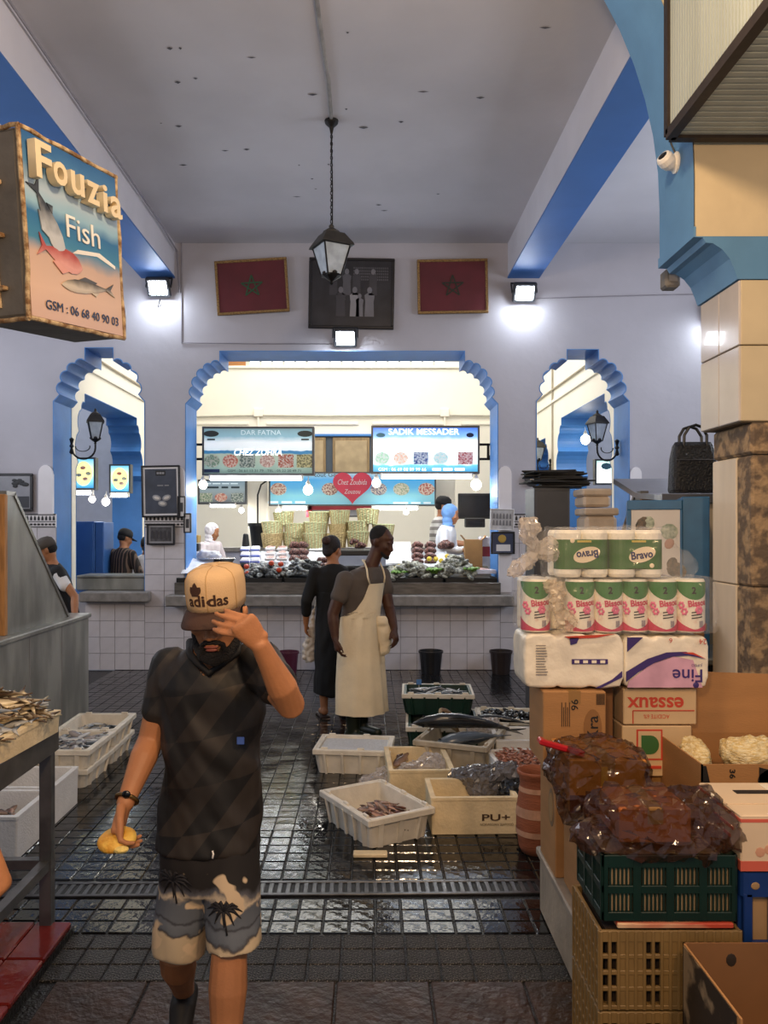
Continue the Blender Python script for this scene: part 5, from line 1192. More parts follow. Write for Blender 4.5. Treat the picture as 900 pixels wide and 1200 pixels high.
M().prism([(.93 + .038 * math.cos(R(a)), .912 + .08 * math.sin(R(a))) for a in range(0, 360, 15)] , xz, 3.3285, 3.3295).build('printed_oval', pm('tan_print', '#8d6236', .7), c2, world=True)
q = M()
for i in range(9): q.mm((.945 + i * .004, 3.3275, 1.01), (.947 + i * .004, 3.33, 1.055))
tag(q.build('barcode', kprint, c2, world=True), kind='stuff')
for i in range(5): M().mm((.80 + i * .008, 3.3275, .92), (.803 + i * .008, 3.33, 1.02 - .02 * (i % 2))).build('printed_line', pm('brown_print', '#4a3524', .7), c2, world=True)
# centre column
c3 = carton('brown carton under the carton with the green D', (1.06, 3.42, .29), (1.42, 3.66, .685)); 
c4 = carton('white and red carton with a green D printed on it', (1.075, 3.40, .69), (1.37, 3.65, .905), cardl, tape=False)
M().prism([(1.135, .76), (1.245, .76), (1.245, .89), (1.135, .89)], xz, 3.3985, 3.401).build('red_panel', rprint, c4, world=True); M().prism([(1.142, .767), (1.238, .767), (1.238, .883), (1.142, .883)], xz, 3.398, 3.401).build('white_panel', cardl, c4, world=True)
M().prism([(1.155, .785), (1.195, .785)] + [(1.195 + .035 * math.cos(R(a)), .825 + .04 * math.sin(R(a))) for a in range(-90, 91, 20)] + [(1.155, .865)], xz, 3.397, 3.401).build('green_d', gprint, c4, world=True)
M().bar((1.15, 3.398, .73), (1.24, 3.398, .73), .003, .012).build('red_stripe', rprint, c4, world=True); M().ell((1.15, 3.399, .73), (.014, .002, .014), n=10, m=5).build('red_dot', rprint, c4, world=True)
c5 = carton('upside down pale carton with red lettering essaux under the purple paper pack', (1.08, 3.40, .91), (1.39, 3.65, 1.062), cardl, tape=False)
text('essaux', .1, rprint, c5, wf(c5, 1.215, 3.398, 1.005, R(180)), bold=.002, fit=(.24, .045)); text('ACIDITE 6%', .05, rprint, c5, wf(c5, 1.22, 3.398, .945, R(180)), fit=(.11, .017))
M().bar((1.12, 3.398, .97), (1.38, 3.398, .97), .003, .004).bar((1.12, 3.398, .915), (1.12, 3.398, .97), .003, .004).build('red_line', rprint, c5, world=True)
c6 = carton('dark filler block in the shaded gap between the two columns', (.99, 3.46, .29), (1.055, 3.66, 1.06), cardd, tape=False)  # thin dark block put in to stand for the gap's shade
# ---- toilet paper: lowest row
paperw = pm('tissue_white', '#f2ebd9', .7, var=.05, scale=18, bump=.25, bscale=40); purple = pm('purple_print', '#3d2a6c', .5); pinkp = pm('pink_wrap', '#cf9fb4', .5, var=.2, scale=6); wrapw = pm('white_wrap', '#f0e6d0', .3, var=.06, scale=9, bump=.25, bscale=22)
def pillow(lo, hi, vox=.012, nx=3):
    q = M(); w_ = (hi[0] - lo[0]) / nx; r = (hi[2] - lo[2]) / 2
    for i in range(nx): q.rings([[(lo[0] + w_ * (i + .5) + w_ * .54 * cx_, y, (lo[2] + hi[2]) / 2 + r * cz_) for cx_, cz_ in [(math.copysign(abs(math.cos(R(a))) ** .45, math.cos(R(a))), math.copysign(abs(math.sin(R(a))) ** .35, math.sin(R(a)))) for a in range(0, 360, 15)]] for y in (lo[1], hi[1])])
    return remesh(q, vox, 3, lambda p: .004 * noise.noise(p * 18))
def pack(label, name, lo, hi, mat, nx, cat='paper'):
    o = thing(name, label, cat, ((lo[0] + hi[0]) / 2, (lo[1] + hi[1]) / 2, lo[2])); me = pillow(lo, hi, nx=nx); me.transform(WM[o.name].inverted()); link('wrapped_rolls', me, mat, o, True)
    return o
YF = 3.36
pa = pack('white wrapped toilet paper pack with a purple swoosh, lower left of the stack', 'toilet_paper_pack', (.655, YF, 1.068), (1.065, YF + .26, 1.30), wrapw, 3)
pb = pack('pink and white toilet paper pack lettered Fine upside down', 'toilet_paper_pack', (1.075, YF + .01, 1.068), (1.425, YF + .27, 1.29), wrapw, 3)
yp = YF - .008
def strip(o, pts, mat, name, y=yp, th=.006): M().prism(pts, xz, y, y + th).build(name, mat, o, world=True)
strip(pa, [(.85, 1.175), (1.0, 1.175), (1.0, 1.195), (.85, 1.195)], purple, 'purple_band')
for i in range(4): strip(pa, [(.86 + i * .036, 1.179), (.88 + i * .036, 1.179), (.88 + i * .036, 1.191), (.86 + i * .036, 1.191)], wrapw, 'printed_block', yp - .002)
strip(pa, [(.84, 1.285), (.88, 1.285), (.87, 1.262), (.845, 1.255)], purple, 'printed_flag'); strip(pa, [(.82, 1.29), (.95, 1.296), (1.03, 1.30), (.95, 1.285), (.84, 1.28)], rprint, 'red_swoosh')
strip(pa, [(.97, 1.075), (1.06, 1.12), (1.06, 1.145), (1.02, 1.11), (.95, 1.075)], purple, 'purple_swoosh')
q = M(); 
for i in range(12): q.mm((.70, yp, 1.13 + i * .011), (.70 + .05 * random.uniform(.6, 1), yp + .004, 1.133 + i * .011))
tag(q.build('small_print', pm('grey_ink', '#9a8f84', .6), pa, world=True), kind='stuff')
yb = YF + .002
strip(pb, [(1.085, 1.075), (1.40, 1.075), (1.36, 1.19), (1.28, 1.205), (1.18, 1.17), (1.09, 1.10)], pinkp, 'pink_panel', yb, .004)
strip(pb, [(1.08, 1.10), (1.13, 1.14), (1.20, 1.18), (1.27, 1.205), (1.34, 1.21), (1.41, 1.195), (1.33, 1.225), (1.25, 1.222), (1.17, 1.195), (1.08, 1.14)], purple, 'purple_swoosh', yb - .002)
strip(pb, [(1.31, 1.222), (1.36, 1.222), (1.415, 1.195), (1.36, 1.213)], rprint, 'red_swoosh', yb - .003); strip(pb, [(1.085, 1.285), (1.15, 1.285), (1.085, 1.225)], purple, 'purple_corner', yb)
text('Fine', .1, purple, pb, wf(pb, 1.335, yb - .003, 1.125, R(180)), bold=.001, fit=(.125, .055)); text('JUMBO', .05, purple, pb, wf(pb, 1.375, yb - .003, 1.17, R(180)), fit=(.045, .014)); text('24', .05, rprint, pb, wf(pb, 1.40, yb - .003, 1.268, R(180)), fit=(.03, .022)); text('6', .05, rprint, pb, wf(pb, 1.265, yb - .003, 1.272, R(180)), fit=(.013, .02))
M().ell((1.372, yb, 1.085), (.013, .003, .013), n=12, m=5).build('purple_dot', purple, pb, world=True)
# ---- kitchen roll row
gcap = pm('green_wrap', '#3d7a35', .35, var=.12, scale=12); pinkb = pm('pink_band', '#c73a58', .35, var=.08); flower = pm('flower_pink', '#d9688a', .5); rollw = pm('floral_wrap', '#f2e9d4', .3, col2='#ddb9a4', scale=26, lo=.55, hi=.75)
def wrap_text(txt, parent, cx, cy, cz, r, a0, mat, w_, h_, roll=0, bold=.004, name='lettering'):
    me = text_mesh(txt, .1, bold=bold); xs = [v.co.x for v in me.vertices]; ys = [v.co.y for v in me.vertices]
    sx = w_ / (max(xs) - min(xs)); sy = h_ / (max(ys) - min(ys)); mx = (max(xs) + min(xs)) / 2; my = (max(ys) + min(ys)) / 2; c_, s_ = math.cos(roll), math.sin(roll)
    for v in me.vertices:
        u, t_ = (v.co.x - mx) * sx, (v.co.y - my) * sy; u, t_ = u * c_ - t_ * s_, u * s_ + t_ * c_
        a = a0 + u / r; v.co = Vector((cx + r * math.sin(a), cy - r * math.cos(a), cz + t_))
    link(name, me, mat, parent)
def band(parent, name, mat, c, r, z0f, z1f, a0, a1, n=14):
    q = M(); vs = []
    for i in range(n + 1):
        t = i / n; a = a0 + (a1 - a0) * t; vs += [(c[0] + r * math.sin(a), c[1] - r * math.cos(a), c[2] + z0f(t)), (c[0] + r * math.sin(a), c[1] - r * math.cos(a), c[2] + z1f(t))]
    q._add(vs, [(2 * i, 2 * i + 2, 2 * i + 3, 2 * i + 1) for i in range(n)]); q.build(name, mat, parent)
kr = thing('kitchen_roll_pack', 'film wrapped row of flowered kitchen rolls in the middle of the stack', 'paper', (1.06, 3.50, 1.302))
hr = .225
def kroll(cx, cy, r=.062):
    b = M().lathe([(r * .3, 0), (r * .92, .002), (r, .012), (r, hr - .014), (r * .92, hr), (r * .3, hr - .004)], 28, (cx, cy, 0)).build('kitchen_roll', rollw, kr)
    R0 = r + .0008; c = (cx, cy, 0)
    band(b, 'green_top', gcap, c, R0, lambda t: hr - .02 - .065 * math.sin(math.pi * t) ** .8, lambda t: hr - .010, -1.5, 1.5)
    band(b, 'pink_bottom', pinkb, c, R0, lambda t: .008, lambda t: .016 + .05 * abs(2 * t - 1) ** 1.5, -1.5, 1.5)
    wrap_text('Bissou', b, cx, cy, hr - .098, R0 + .0006, .2, pinkb, .085, .028, R(6)); wrap_text('2', b, cx, cy, hr - .045, R0 + .0012, -.1, kprint, .018, .03)
    for a, z, s in ((.25, hr - .128, .016), (-.9, hr - .11, .013), (-.7, .09, .012)): 
        q = M()
        for k in range(6): q.ell((cx + R0 * math.sin(a + .16 * math.cos(k * 1.05)), cy - R0 * math.cos(a + .16 * math.cos(k * 1.05)), z + .011 * math.sin(k * 1.05)), (s * .55, .0025, s * .55), n=7, m=4)
        q.build('printed_flower', flower, b)
    for k in range(3): band(b, 'printed_line', kprint, c, R0 + .0008, lambda t, k=k: .084 - .012 * k + .006 * t, lambda t, k=k: .089 - .012 * k + .006 * t, -.25, .5, 4)
    for k in range(6): band(b, 'barcode_bar', purple, c, R0 + .0008, lambda t: .024, lambda t: .052, .28 + k * .055, .305 + k * .055, 1)
T0 = [(-.345, .02), (-.16, .0), (-.04, .0), (.075, .02), (.19, .0), (.31, .0)]
for cx, dy_ in T0: kroll(cx, -.075 + dy_)
for cx in (-.34, -.22, -.10, .02, .14, .26): M().lathe([(.018, 0), (.058, .002), (.062, .012), (.062, hr - .014), (.058, hr), (.018, hr)], 20, (cx, .055, 0)).build('kitchen_roll', rollw, kr)
q = M().rings([rrect(.83, .30, .06, -.004), rrect(.84, .31, .06, hr * .5), rrect(.82, .29, .06, hr + .008)]); fm_ = remesh(q, .016, 2, lambda p: crumple(p, 16, .010)); link('film', fm_, film, kr, True)
q = M()
for c, r in (((-.27, -.16, .13), (.035, .012, .09)), ((-.24, -.165, .06), (.05, .012, .05)), ((-.30, -.155, .2), (.03, .015, .03))): q.ell(c, r)
link('gathered_film', film_mesh(q, .013), pm('gathered_film', '#e0cdb0', .15, alpha=.4, spec=.9), kr, False)
# ---- top row: two green banded packs in one bag
br = thing('towel_roll_pack', 'bag of green banded Bravo rolls on top of the stack', 'paper', (1.04, 3.48, 1.535)); hb = .20; gw = pm('dark_green_wrap', '#36641f', .35, var=.12, scale=10); oval = pm('pale_oval', '#ead7b4', .4); navy = pm('navy_letter', '#1e2457', .4)
def bpack(x0, flip):
    r = .058; pk = None
    for k in range(2):
        cx = x0 + r + k * 2 * r * .97; b = M().lathe([(r * .3, .0), (r * .88, .0), (r, .014), (r, hb - .014), (r * .88, hb), (r * .3, hb)], 28, (cx, -.04, 0)).build('roll', paperw, br)
        M().lathe([(r + .0008, .034), (r + .0008, hb - .040)], 28, (cx, -.04, 0), closed=False).build('green_band', gw, b)
        M().lathe([(r * .3, .0), (r * .88, .0), (r, .014), (r, hb - .014), (r * .88, hb), (r * .3, hb)], 20, (cx, .078, 0)).build('roll', paperw, br)
    cx = x0 + 2 * r * .985
    y = -.04 - r - .003
    w1 = M().cbox((x0 + r * .9, y + .002, .036), (x0 + 3.05 * r, y + .03, hb - .042), .004).build('wrapper_front', gw, br)
    M().prism([(cx + (.014 if not flip else .01) + .056 * math.cos(R(a)), hb * .48 + .032 * math.sin(R(a)) + .012 * math.cos(R(a)) * (-1 if flip else 1) * (1 if not flip else -1)) for a in range(0, 360, 15)], xz, y, y + .004).build('logo_oval', oval, w1)
    text('Bravo', .1, navy, w1, front(cx + .012, y - .0015, hb * .48, R(186 if flip else 7)), bold=.003, fit=(.092, .034))
    M().ell((cx - .05 if flip else cx + .055, y + .002, .155 if flip else .05), (.01, .002, .01), n=10, m=5).build('small_emblem', oval, w1)
    M().cbox((cx - .03, y + .001, hb - .052), (cx + .03, y + .004, hb - .044), .001).build('yellow_strip', pm('yellow_print', '#c9b04c', .5), w1)
bpack(-.245, True); bpack(-.015, False)
q = M().rings([rrect(.56, .27, .07, -.006), rrect(.56, .27, .07, hb * .5), rrect(.53, .25, .07, hb + .012)]); 
for c, r in (((.30, -.02, .05), (.08, .10, .07)), ((-.28, -.03, .13), (.06, .08, .08))): q.ell(c, r)
me = remesh(q, .016, 2, lambda p: crumple(p, 14, .012)); link('bag_film', me, film, br, True)
q = M(); q.limb([((-.27, -.05, .12), .05), ((-.33, -.06, .11), .022), ((-.36, -.07, .17), .035), ((-.35, -.07, .22), .05), ((-.33, -.07, .26), .012)]); q.limb([((-.33, -.06, .11), .022), ((-.39, -.07, .05), .035), ((-.43, -.08, .02), .03)])
link('bag_knot', film_mesh(q, .015), pm('milky_film', '#d9cdbc', .15, alpha=.42, var=.1, spec=.9), br, False)
# ---- brown bags over cartons, red handle
c7 = carton('orange brown carton under the upper brown bag', (.745, 2.97, .69), (1.03, 3.28, .885), pm('orange_carton', '#b9782f', .7, var=.1, scale=5)); M().mm((.745, 2.9685, .69), (1.03, 2.972, .755)).build('dark_band', pm('maroon_print', '#55281a', .6), c7, world=True); M().mm((.86, 2.967, .69), (.885, 2.972, .86)).build('yellow_band', pm('ochre_print', '#cf9a3a', .6), c7, world=True)
c8 = carton('brown carton standing on the ledge under the orange carton', (.80, 2.95, .295), (1.06, 3.29, .685))
brownbag = pm('brown_plastic_bag', '#3c2010', .10, alpha=.55, var=.3, scale=7, spec=.9, bump=.2, bscale=20)
o = thing('plastic_bag', 'shiny brown plastic bag draped over the orange carton', 'bag', (.88, 3.1, .875))
q = M().rings([rrect(.34, .36, .06, -.13), rrect(.34, .36, .06, -.02), rrect(.31, .33, .08, .02), rrect(.2, .2, .08, .03)])
for c, r in (((-.10, -.10, -.02), (.10, .1, .06)), ((.08, -.10, -.04), (.1, .08, .05)), ((-.14, -.15, -.12), (.06, .05, .10))): q.ell(c, r)
link('bag_film', film_mesh(q, .024), brownbag, o, False); ubag = o
q = M(); q.T = Matrix.Translation((-.17, -.10, .05)) @ Matrix.Rotation(R(16), 4, 'Y'); q.cbox((-.06, -.012, -.01), (.10, .012, .012), .005); q.cbox((-.06, .02, -.01), (.10, .04, .008), .005); q.cbox((-.075, -.012, -.01), (-.05, .04, .012), .005)
rh = q.build('red_strap', pm('red_plastic', '#b0141c', .3), ubag); rh['label'] = 'bright red plastic strap'
o = thing('plastic_bag', 'large crumpled brown bag lying on the green crate', 'bag', (.94, 2.66, .735))
q = M().rings([rrect(.38, .27, .06, -.01), rrect(.42, .30, .08, .04), rrect(.40, .28, .08, .10), rrect(.30, .2, .08, .13)])
for c, r in (((-.20, -.09, .02), (.09, .08, .045)), ((.17, -.1, .05), (.10, .08, .07)), ((0, -.15, .01), (.2, .05, .045)), ((.17, .0, .10), (.06, .09, .05))): q.ell(c, r)
link('bag_film', film_mesh(q, .022), brownbag, o, False)
carton('small brown carton inside the large crumpled brown bag', (.80, 2.56, .74), (1.03, 2.78, .85), pm('inner_carton', '#a35a25', .7))
# ---- green crate
gr = thing('green_crate', 'bottle green slotted crate under the crumpled brown bag', 'crate', (.935, 2.64, .525)); gx, gy, gh = .41, .29, .205; gpl = pm('bottle_green_plastic', '#08261f', .4, var=.15, scale=10)
M().cbox((-gx / 2, -gy / 2, 0), (gx / 2, gy / 2, .012), .003).build('bottom', gpl, gr)
M().cbox((-gx / 2 + .009, -gy / 2 + .009, .012), (gx / 2 - .009, gy / 2 - .009, gh - .03), .003).build('liner', pm('crate_liner', '#dcc096', .8, var=.15, scale=10), gr)
def slotwall(par, mat, ln, T, h, rails, groups, per):
    q = M(); q.T = T
    for z0, z1 in rails: q.cbox((-ln / 2, -.006, z0), (ln / 2, .006, z1), .002)
    q.build('rail_set', mat, par) if False else None
    for z0, z1 in rails:
        k = M(); k.T = T; k.cbox((-ln / 2, -.007, z0), (ln / 2, .007, z1), .002); k.build('rail', mat, par)
    gw_ = ln / groups
    for g in range(groups):
        k = M(); k.T = T; x = -ln / 2 + g * gw_; k.cbox((x - (.012 if g else 0), -.008, 0), (x + .014, .008, h), .002); k.build('post', mat, par)
        for i in range(per):
            xx = x + .014 + (gw_ - .026) * (i + .5) / per; s = M(); s.T = T; s.mm((xx - .0026, -.005, 0), (xx + .0026, .005, h)); s.build('slat', mat, par)
    k = M(); k.T = T; k.cbox((ln / 2 - .014, -.008, 0), (ln / 2, .008, h), .002); k.build('post', mat, par)
rl = [(0, .028), (.085, .110), (.165, gh)]
slotwall(gr, gpl, gx, Matrix.Translation((0, -gy / 2, 0)), gh, rl, 4, 6); slotwall(gr, gpl, gx, Matrix.Translation((0, gy / 2, 0)), gh, rl, 4, 6)
for s in (-1, 1): slotwall(gr, gpl, gy, Matrix.Translation((s * gx / 2, 0, 0)) @ Matrix.Rotation(R(90), 4, 'Z'), gh, rl, 3, 6)
# ---- tan lattice crates
tanp = pm('tan_crate_plastic', '#80663c', .5, var=.12, scale=9)
def lattice(label, z0):
    o = thing('lattice_crate', label, 'crate', (.935, 2.645, z0), group='tan lattice crates'); L_, W_, H_ = .43, .31, .25
    M().cbox((-L_ / 2, -W_ / 2, 0), (L_ / 2, W_ / 2, .012), .003).build('bottom', tanp, o)
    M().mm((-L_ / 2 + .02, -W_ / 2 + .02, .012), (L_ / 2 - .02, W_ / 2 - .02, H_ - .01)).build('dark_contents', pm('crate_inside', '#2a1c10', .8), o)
    def side(ln, T, n, solid):
        for z in (0, .058, .108, .158, .21): k = M(); k.T = T; k.cbox((-ln / 2, -.006, z), (ln / 2, .006, z + (.014 if z < .2 else .036)), .002); k.build('rail', tanp, o)
        for i in range(n + 1):
            x = -ln / 2 + ln * i / n; k = M(); k.T = T; k.cbox((x - .005, -.009, 0), (x + .005, .006, H_ - .005), .002); k.build('slat', tanp, o)
        for (a, b) in solid: k = M(); k.T = T; k.cbox((a, -.004, .01), (b, .004, H_ - .01), .002); k.build('closed_panel', tanp, o)
    side(L_, Matrix.Translation((0, -W_ / 2, 0)), 16, ((-L_ / 2 + .055, -.16 + .08), (-.03, .045), (L_ / 2 - .06, L_ / 2)))
    side(L_, Matrix.Translation((0, W_ / 2, 0)), 16, ())
    for s in (-1, 1): side(W_, Matrix.Translation((s * L_ / 2, 0, 0)) @ Matrix.Rotation(R(90 * s), 4, 'Z'), 8, ((-W_ / 2, W_ / 2),))
    return o
lattice('tan plastic lattice crate standing on the floor, lower of the two', 0); lattice('tan plastic lattice crate, upper of the two under the green crate', .252)
o = tag(M().cbox((-.18, -.14, 0), (.18, .12, .016), .003).build('flattened_carton', pm('red_white_card', '#b8442c', .6, col2='#d8b48c', scale=6, lo=.45, hi=.55, stretch=(.3, 6, 1))), 'flattened red and white carton between the tan and green crates', 'carton'); o.location = (.95, 2.62, .506)
# ---- big open carton with bags
o = thing('open_carton', 'big open brown carton with raised flaps beside the pillar', 'box', (1.5, 3.23, .50)); bx0, bx1, by0, by1, b0_, b1_ = 1.245, 1.80, 3.0, 3.47, .50, .86; th = .006
for nm, lo, hi in (('front_wall', (bx0, by0, b0_), (bx1, by0 + th, b1_)), ('back_wall', (bx0, by1 - th, b0_), (bx1, by1, b1_)), ('side_wall', (bx0, by0, b0_), (bx0 + th, by1, b1_)), ('side_wall', (bx1 - th, by0, b0_), (bx1, by1, b1_)), ('bottom', (bx0, by0, b0_), (bx1, by1, b0_ + th))): M().mm(lo, hi).build(nm, card, o, world=True)
M().prism([(1.25, .86), (1.80, .86), (1.80, 1.10), (1.375, 1.115)], lambda u, v, t: (u, by1 + t + (v - .86) * .25, v), -.006, 0).build('flap', card, o, world=True)
M().prism([(by0 + .02, .86), (by1, .86), (by1 + .05, 1.10), (by0 + .08, 1.02)], lambda u, v, t: (bx1 + t + (v - .86) * .5, u, v), -.003, .003).build('flap', card, o, world=True)
M().bar((1.27, by1 - .002 + .03, .985), (1.80, by1 - .002 + .03, .985), .004, .003).build('crease', cardd, o, world=True)
yk = by0 - .0025
def kp(pts, nm='black_shape', mat=kprint, y=yk): M().prism(pts, xz, y, y + .003).build(nm, mat, o, world=True)
kp([(1.25, .55), (1.25, .855), (1.262, .855), (1.285, .75), (1.33, .67), (1.40, .60), (1.42, .55)])
def loop(cx, cz, a, b, rot=0): return [(cx + a * math.cos(R(t)), cz + b * math.sin(R(t))) for t in range(0, 360, 15)]
kp(loop(1.54, .80, .085, .05)); kp(loop(1.54, .715, .095, .055)); kp(loop(1.56, .80, .045, .012), 'letter_counter', card, yk - .0015); kp(loop(1.545, .73, .035, .014), 'letter_counter', card, yk - .0015); kp([(1.46, .70), (1.5, .70), (1.5, .84), (1.46, .85)])
text('36', .1, kprint, o, wf(o, 1.36, yk, .825, R(-90)), bold=.003, fit=(.035, .022))
nood = pm('noodle_bag', '#d9bd7c', .3, col2='#efe0b4', scale=40, lo=.4, hi=.6, bump=.5, bscale=70, stretch=(1, 1, 4))
for lab, c, bl in (('yellowish bag of noodles in the open carton, right one', (1.53, 3.20, .84), [((0, 0, 0), (.12, .1, .075)), ((-.06, 0, .01), (.07, .08, .06))]), ('yellowish bag of noodles in the left corner of the open carton', (1.31, 3.22, .83), [((0, 0, 0), (.055, .12, .06)), ((.01, .05, .01), (.05, .07, .06))])):
    b = bag('noodle_bag', lab, c, bl, nood, .012, 20, .012)
# ---- white and pink fruit box, blue crate, brown carton at the corner
o = thing('fruit_box', 'white carton with pink stripes and a hand hole on the blue crate', 'box', (1.40, 2.66, .675)); pw = pm('white_card', '#dcc4a4', .6, var=.05, scale=5); pkc = pm('pink_stripe', '#d0604c', .6)
fx0, fx1, fy0, fy1, f0, f1_ = 1.16, 1.68, 2.50, 2.82, .675, .85
M().cbox((fx0, fy0, f0), (fx1, fy1, f1_), .004).build('carton_body', pw, o, world=True)
for z0, z1 in ((f0 + .001, f0 + .032), (f1_ - .022, f1_ - .012)): M().mm((fx0 - .0015, fy0 - .0015, z0), (fx1, fy1, z1)).build('pink_stripe', pkc, o, world=True)
M().cbox((1.24, 2.70, f1_ - .001), (1.37, 2.735, f1_ + .002), .001).build('hand_hole', pm('hole_dark', '#241a12', .8), o, world=True); M().cbox((fx0, 2.60, f1_), (fx1, 2.607, f1_ + .003), .001).build('lid_fold', pw, o, world=True); M().cbox((1.36, 2.52, f1_), (1.42, 2.80, f1_ + .002), .001).build('paper_label', pm('label_white', '#e6dcc4', .6), o, world=True)
for i in range(2): M().mm((fx0 - .002, 2.55 + .02 * i, .785 - .03 * i), (fx0, 2.70 - .03 * i, .795 - .03 * i)).build('printed_line', pkc, o, world=True)
for i in range(5): M().ell((1.22 + i * .028, fy0 - .001, .735 + .008 * (i % 2)), (.016, .001, .016), n=9, m=4).build('printed_fruit', pm('faint_pink_print', '#cf9a7c', .6), o, world=True)
bl = thing('blue_crate', 'dark blue plastic crate with round holes under the white carton', 'crate', (1.42, 2.66, .405)); blu = pm('crate_blue', '#123470', .4, var=.12, scale=8)
Lb, Wb, Hb = .52, .32, .265
M().mm((-Lb / 2 + .02, -Wb / 2 + .02, .0), (Lb / 2 - .02, Wb / 2 - .02, Hb - .02)).build('contents', pm('carton_in_crate', '#a5845c', .8, var=.2), bl)
for z0, z1 in ((0, .05), (.19, Hb)): M().rings([rrect(Lb, Wb, .02, z0), rrect(Lb, Wb, .02, z1), rrect(Lb - .03, Wb - .03, .015, z1), rrect(Lb - .03, Wb - .03, .015, z0)], False).build('rail', blu, bl)
for i in range(7):
    x = -Lb / 2 + .01 + i * (Lb - .04) / 6
    for s in (-1, 1): M().cbox((x - .0, s * (Wb / 2 - .008) - .008, .04), (x + .028, s * (Wb / 2 - .008) + .008, .2), .003).build('slat', blu, bl)
for i in range(4):
    y = -Wb / 2 + .02 + i * (Wb - .06) / 3
    for s in (-1, 1): M().cbox((s * (Lb / 2 - .008) - .008, y, .04), (s * (Lb / 2 - .008) + .008, y + .03, .2), .003).build('slat', blu, bl)
for i in range(6): M().ell((-Lb / 2 + .045 + i * .085, -Wb / 2 - .001, .225), (.014, .003, .012), n=12, m=5).build('hole', pm('carton_in_crate', '#a5845c', .8, var=.2), bl)
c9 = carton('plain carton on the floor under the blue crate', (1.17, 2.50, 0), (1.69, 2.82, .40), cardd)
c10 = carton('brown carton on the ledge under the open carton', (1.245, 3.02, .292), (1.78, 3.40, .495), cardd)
o = thing('open_carton', 'small open carton with a hand hole in the bottom right corner', 'box', (1.22, 2.24, 0)); x0, x1, y0, y1, z1 = .955, 1.46, 2.06, 2.44, .485
for nm, lo, hi, mt in (('front_wall', (x0, y0, 0), (x1, y0 + th, z1 - .12), card), ('back_wall', (x0, y1 - th, 0), (x1, y1, z1), cardd), ('side_wall', (x0, y0, 0), (x0 + th, y1, z1), card), ('side_wall', (x1 - th, y0, 0), (x1, y1, z1), card), ('bottom', (x0, y0, 0), (x1, y1, .05), card)): M().mm(lo, hi).build(nm, mt, o, world=True)
M().mm((x0 - .002, y0 + .02, .12), (x0, y1 - .01, z1 - .004)).build('printed_side', pm('dark_picture', '#2b2622', .5, col2='#8d7a60', scale=9, lo=.5, hi=.6), o, world=True)
M().ell((1.10, y1 - th - .001, z1 - .05), (.016, .003, .02), n=12, m=5).build('hand_hole', pm('hole_dark', '#241a12', .8), o, world=True)
bag('noodle_bag', 'pale wrapped goods inside the small corner carton', (1.2, 2.25, .14), [((0, 0, 0), (.16, .13, .08)), ((.08, .03, .04), (.09, .09, .07))], nood, .016, 16, .014)

# ================================================================== RIGHT STALL BEHIND THE PILE
gcab = pm('dark_grey_metal', '#4c4d50', .45, metal=.3, var=.06)
a, b = P(626, 0, 7.0).x, P(668, 0, 7.0).x
o = thing('grey_cabinet', 'tall dark grey metal cabinet under a stack of dark boards', 'cabinet', ((a + b) / 2, 7.15, 0)); M().cbox((a, 7.0, 0), (b, 7.4, 2.09), .006).build('cabinet_body', gcab, o, world=True); M().cbox((a + .015, 6.99, .1), (b - .015, 7.0, 2.06), .003).build('door', gcab, o, world=True); M().cbox((b - .05, 6.975, 1.1), (b - .03, 6.99, 1.3), .003).build('handle', trim, o, world=True)
bdm = pm('dark_board', '#2a2826', .7, var=.3, scale=10, rnd=.3)
for i in range(11):
    q = M(); w_ = random.uniform(.18, .26); s = M().cbox((-w_, -.2, 0), (w_, .2, .012), .003)
    o = s.build('dark_board', bdm); o.location = ((a + b) / 2 + .06 + random.uniform(-.05, .10), 7.2 + random.uniform(-.04, .04), 2.095 + i * .014); o.rotation_euler = (0, 0, random.uniform(-.35, .35)); tag(o, 'dark flat board in the messy stack on the grey cabinet', 'board', 'dark boards on the grey cabinet')
o = thing('wall_plate', 'round dark metal plate on the white wall left of the boards', 'plate', (P(623, 562, BW - .03).x, BW - .03, bz(562))); q = M(); q.T = Matrix.Rotation(R(90), 4, 'X'); q.lathe([(.02, 0), (.09, .005), (.085, .03), (.05, .045)], 20); q.build('dish', gcab, o); q = M(); q.T = Matrix.Rotation(R(90), 4, 'X'); q.lathe([(.03, .04), (.03, .055), (.01, .06)], 12); q.build('hub', trim, o)
# foam boxes piled before the right arch
fpl = pm('beige_foam', '#cbb9a4', .7, var=.12, scale=6, bump=.3, bscale=18)
for k, (px0, px1, z0, z1, Y) in enumerate(((688, 722, 1.25, 1.62, 6.5), (686, 724, 1.63, 1.90, 6.5), (684, 716, 1.91, 2.06, 6.55))):
    a, b = P(px0, 0, Y).x, P(px1, 0, Y).x
    o = thing('foam_box', 'beige wrapped foam box beside the grey cabinet, %s of its pile' % ('lowest', 'middle', 'topmost')[k], 'box', ((a + b) / 2, Y + .15, z0)); M().cbox((a, Y, z0), (b, Y + .3, z1 - .06), .03).build('box_body', fpl, o, world=True); M().cbox((a - .01, Y - .01, z1 - .06), (b + .01, Y + .31, z1), .02).build('lid', fpl, o, world=True)
o = thing('stall_counter', 'marble stall counter behind the paper towel stack', 'counter', (1.85, 6.7, 0)); M().cbox((1.5, 6.4, 0), (1.90, 6.95, 1.2), .01).build('counter_body', marble, o, world=True); M().cbox((1.48, 6.38, 1.2), (1.91, 6.97, 1.245), .01).build('counter_top', marble, o, world=True)
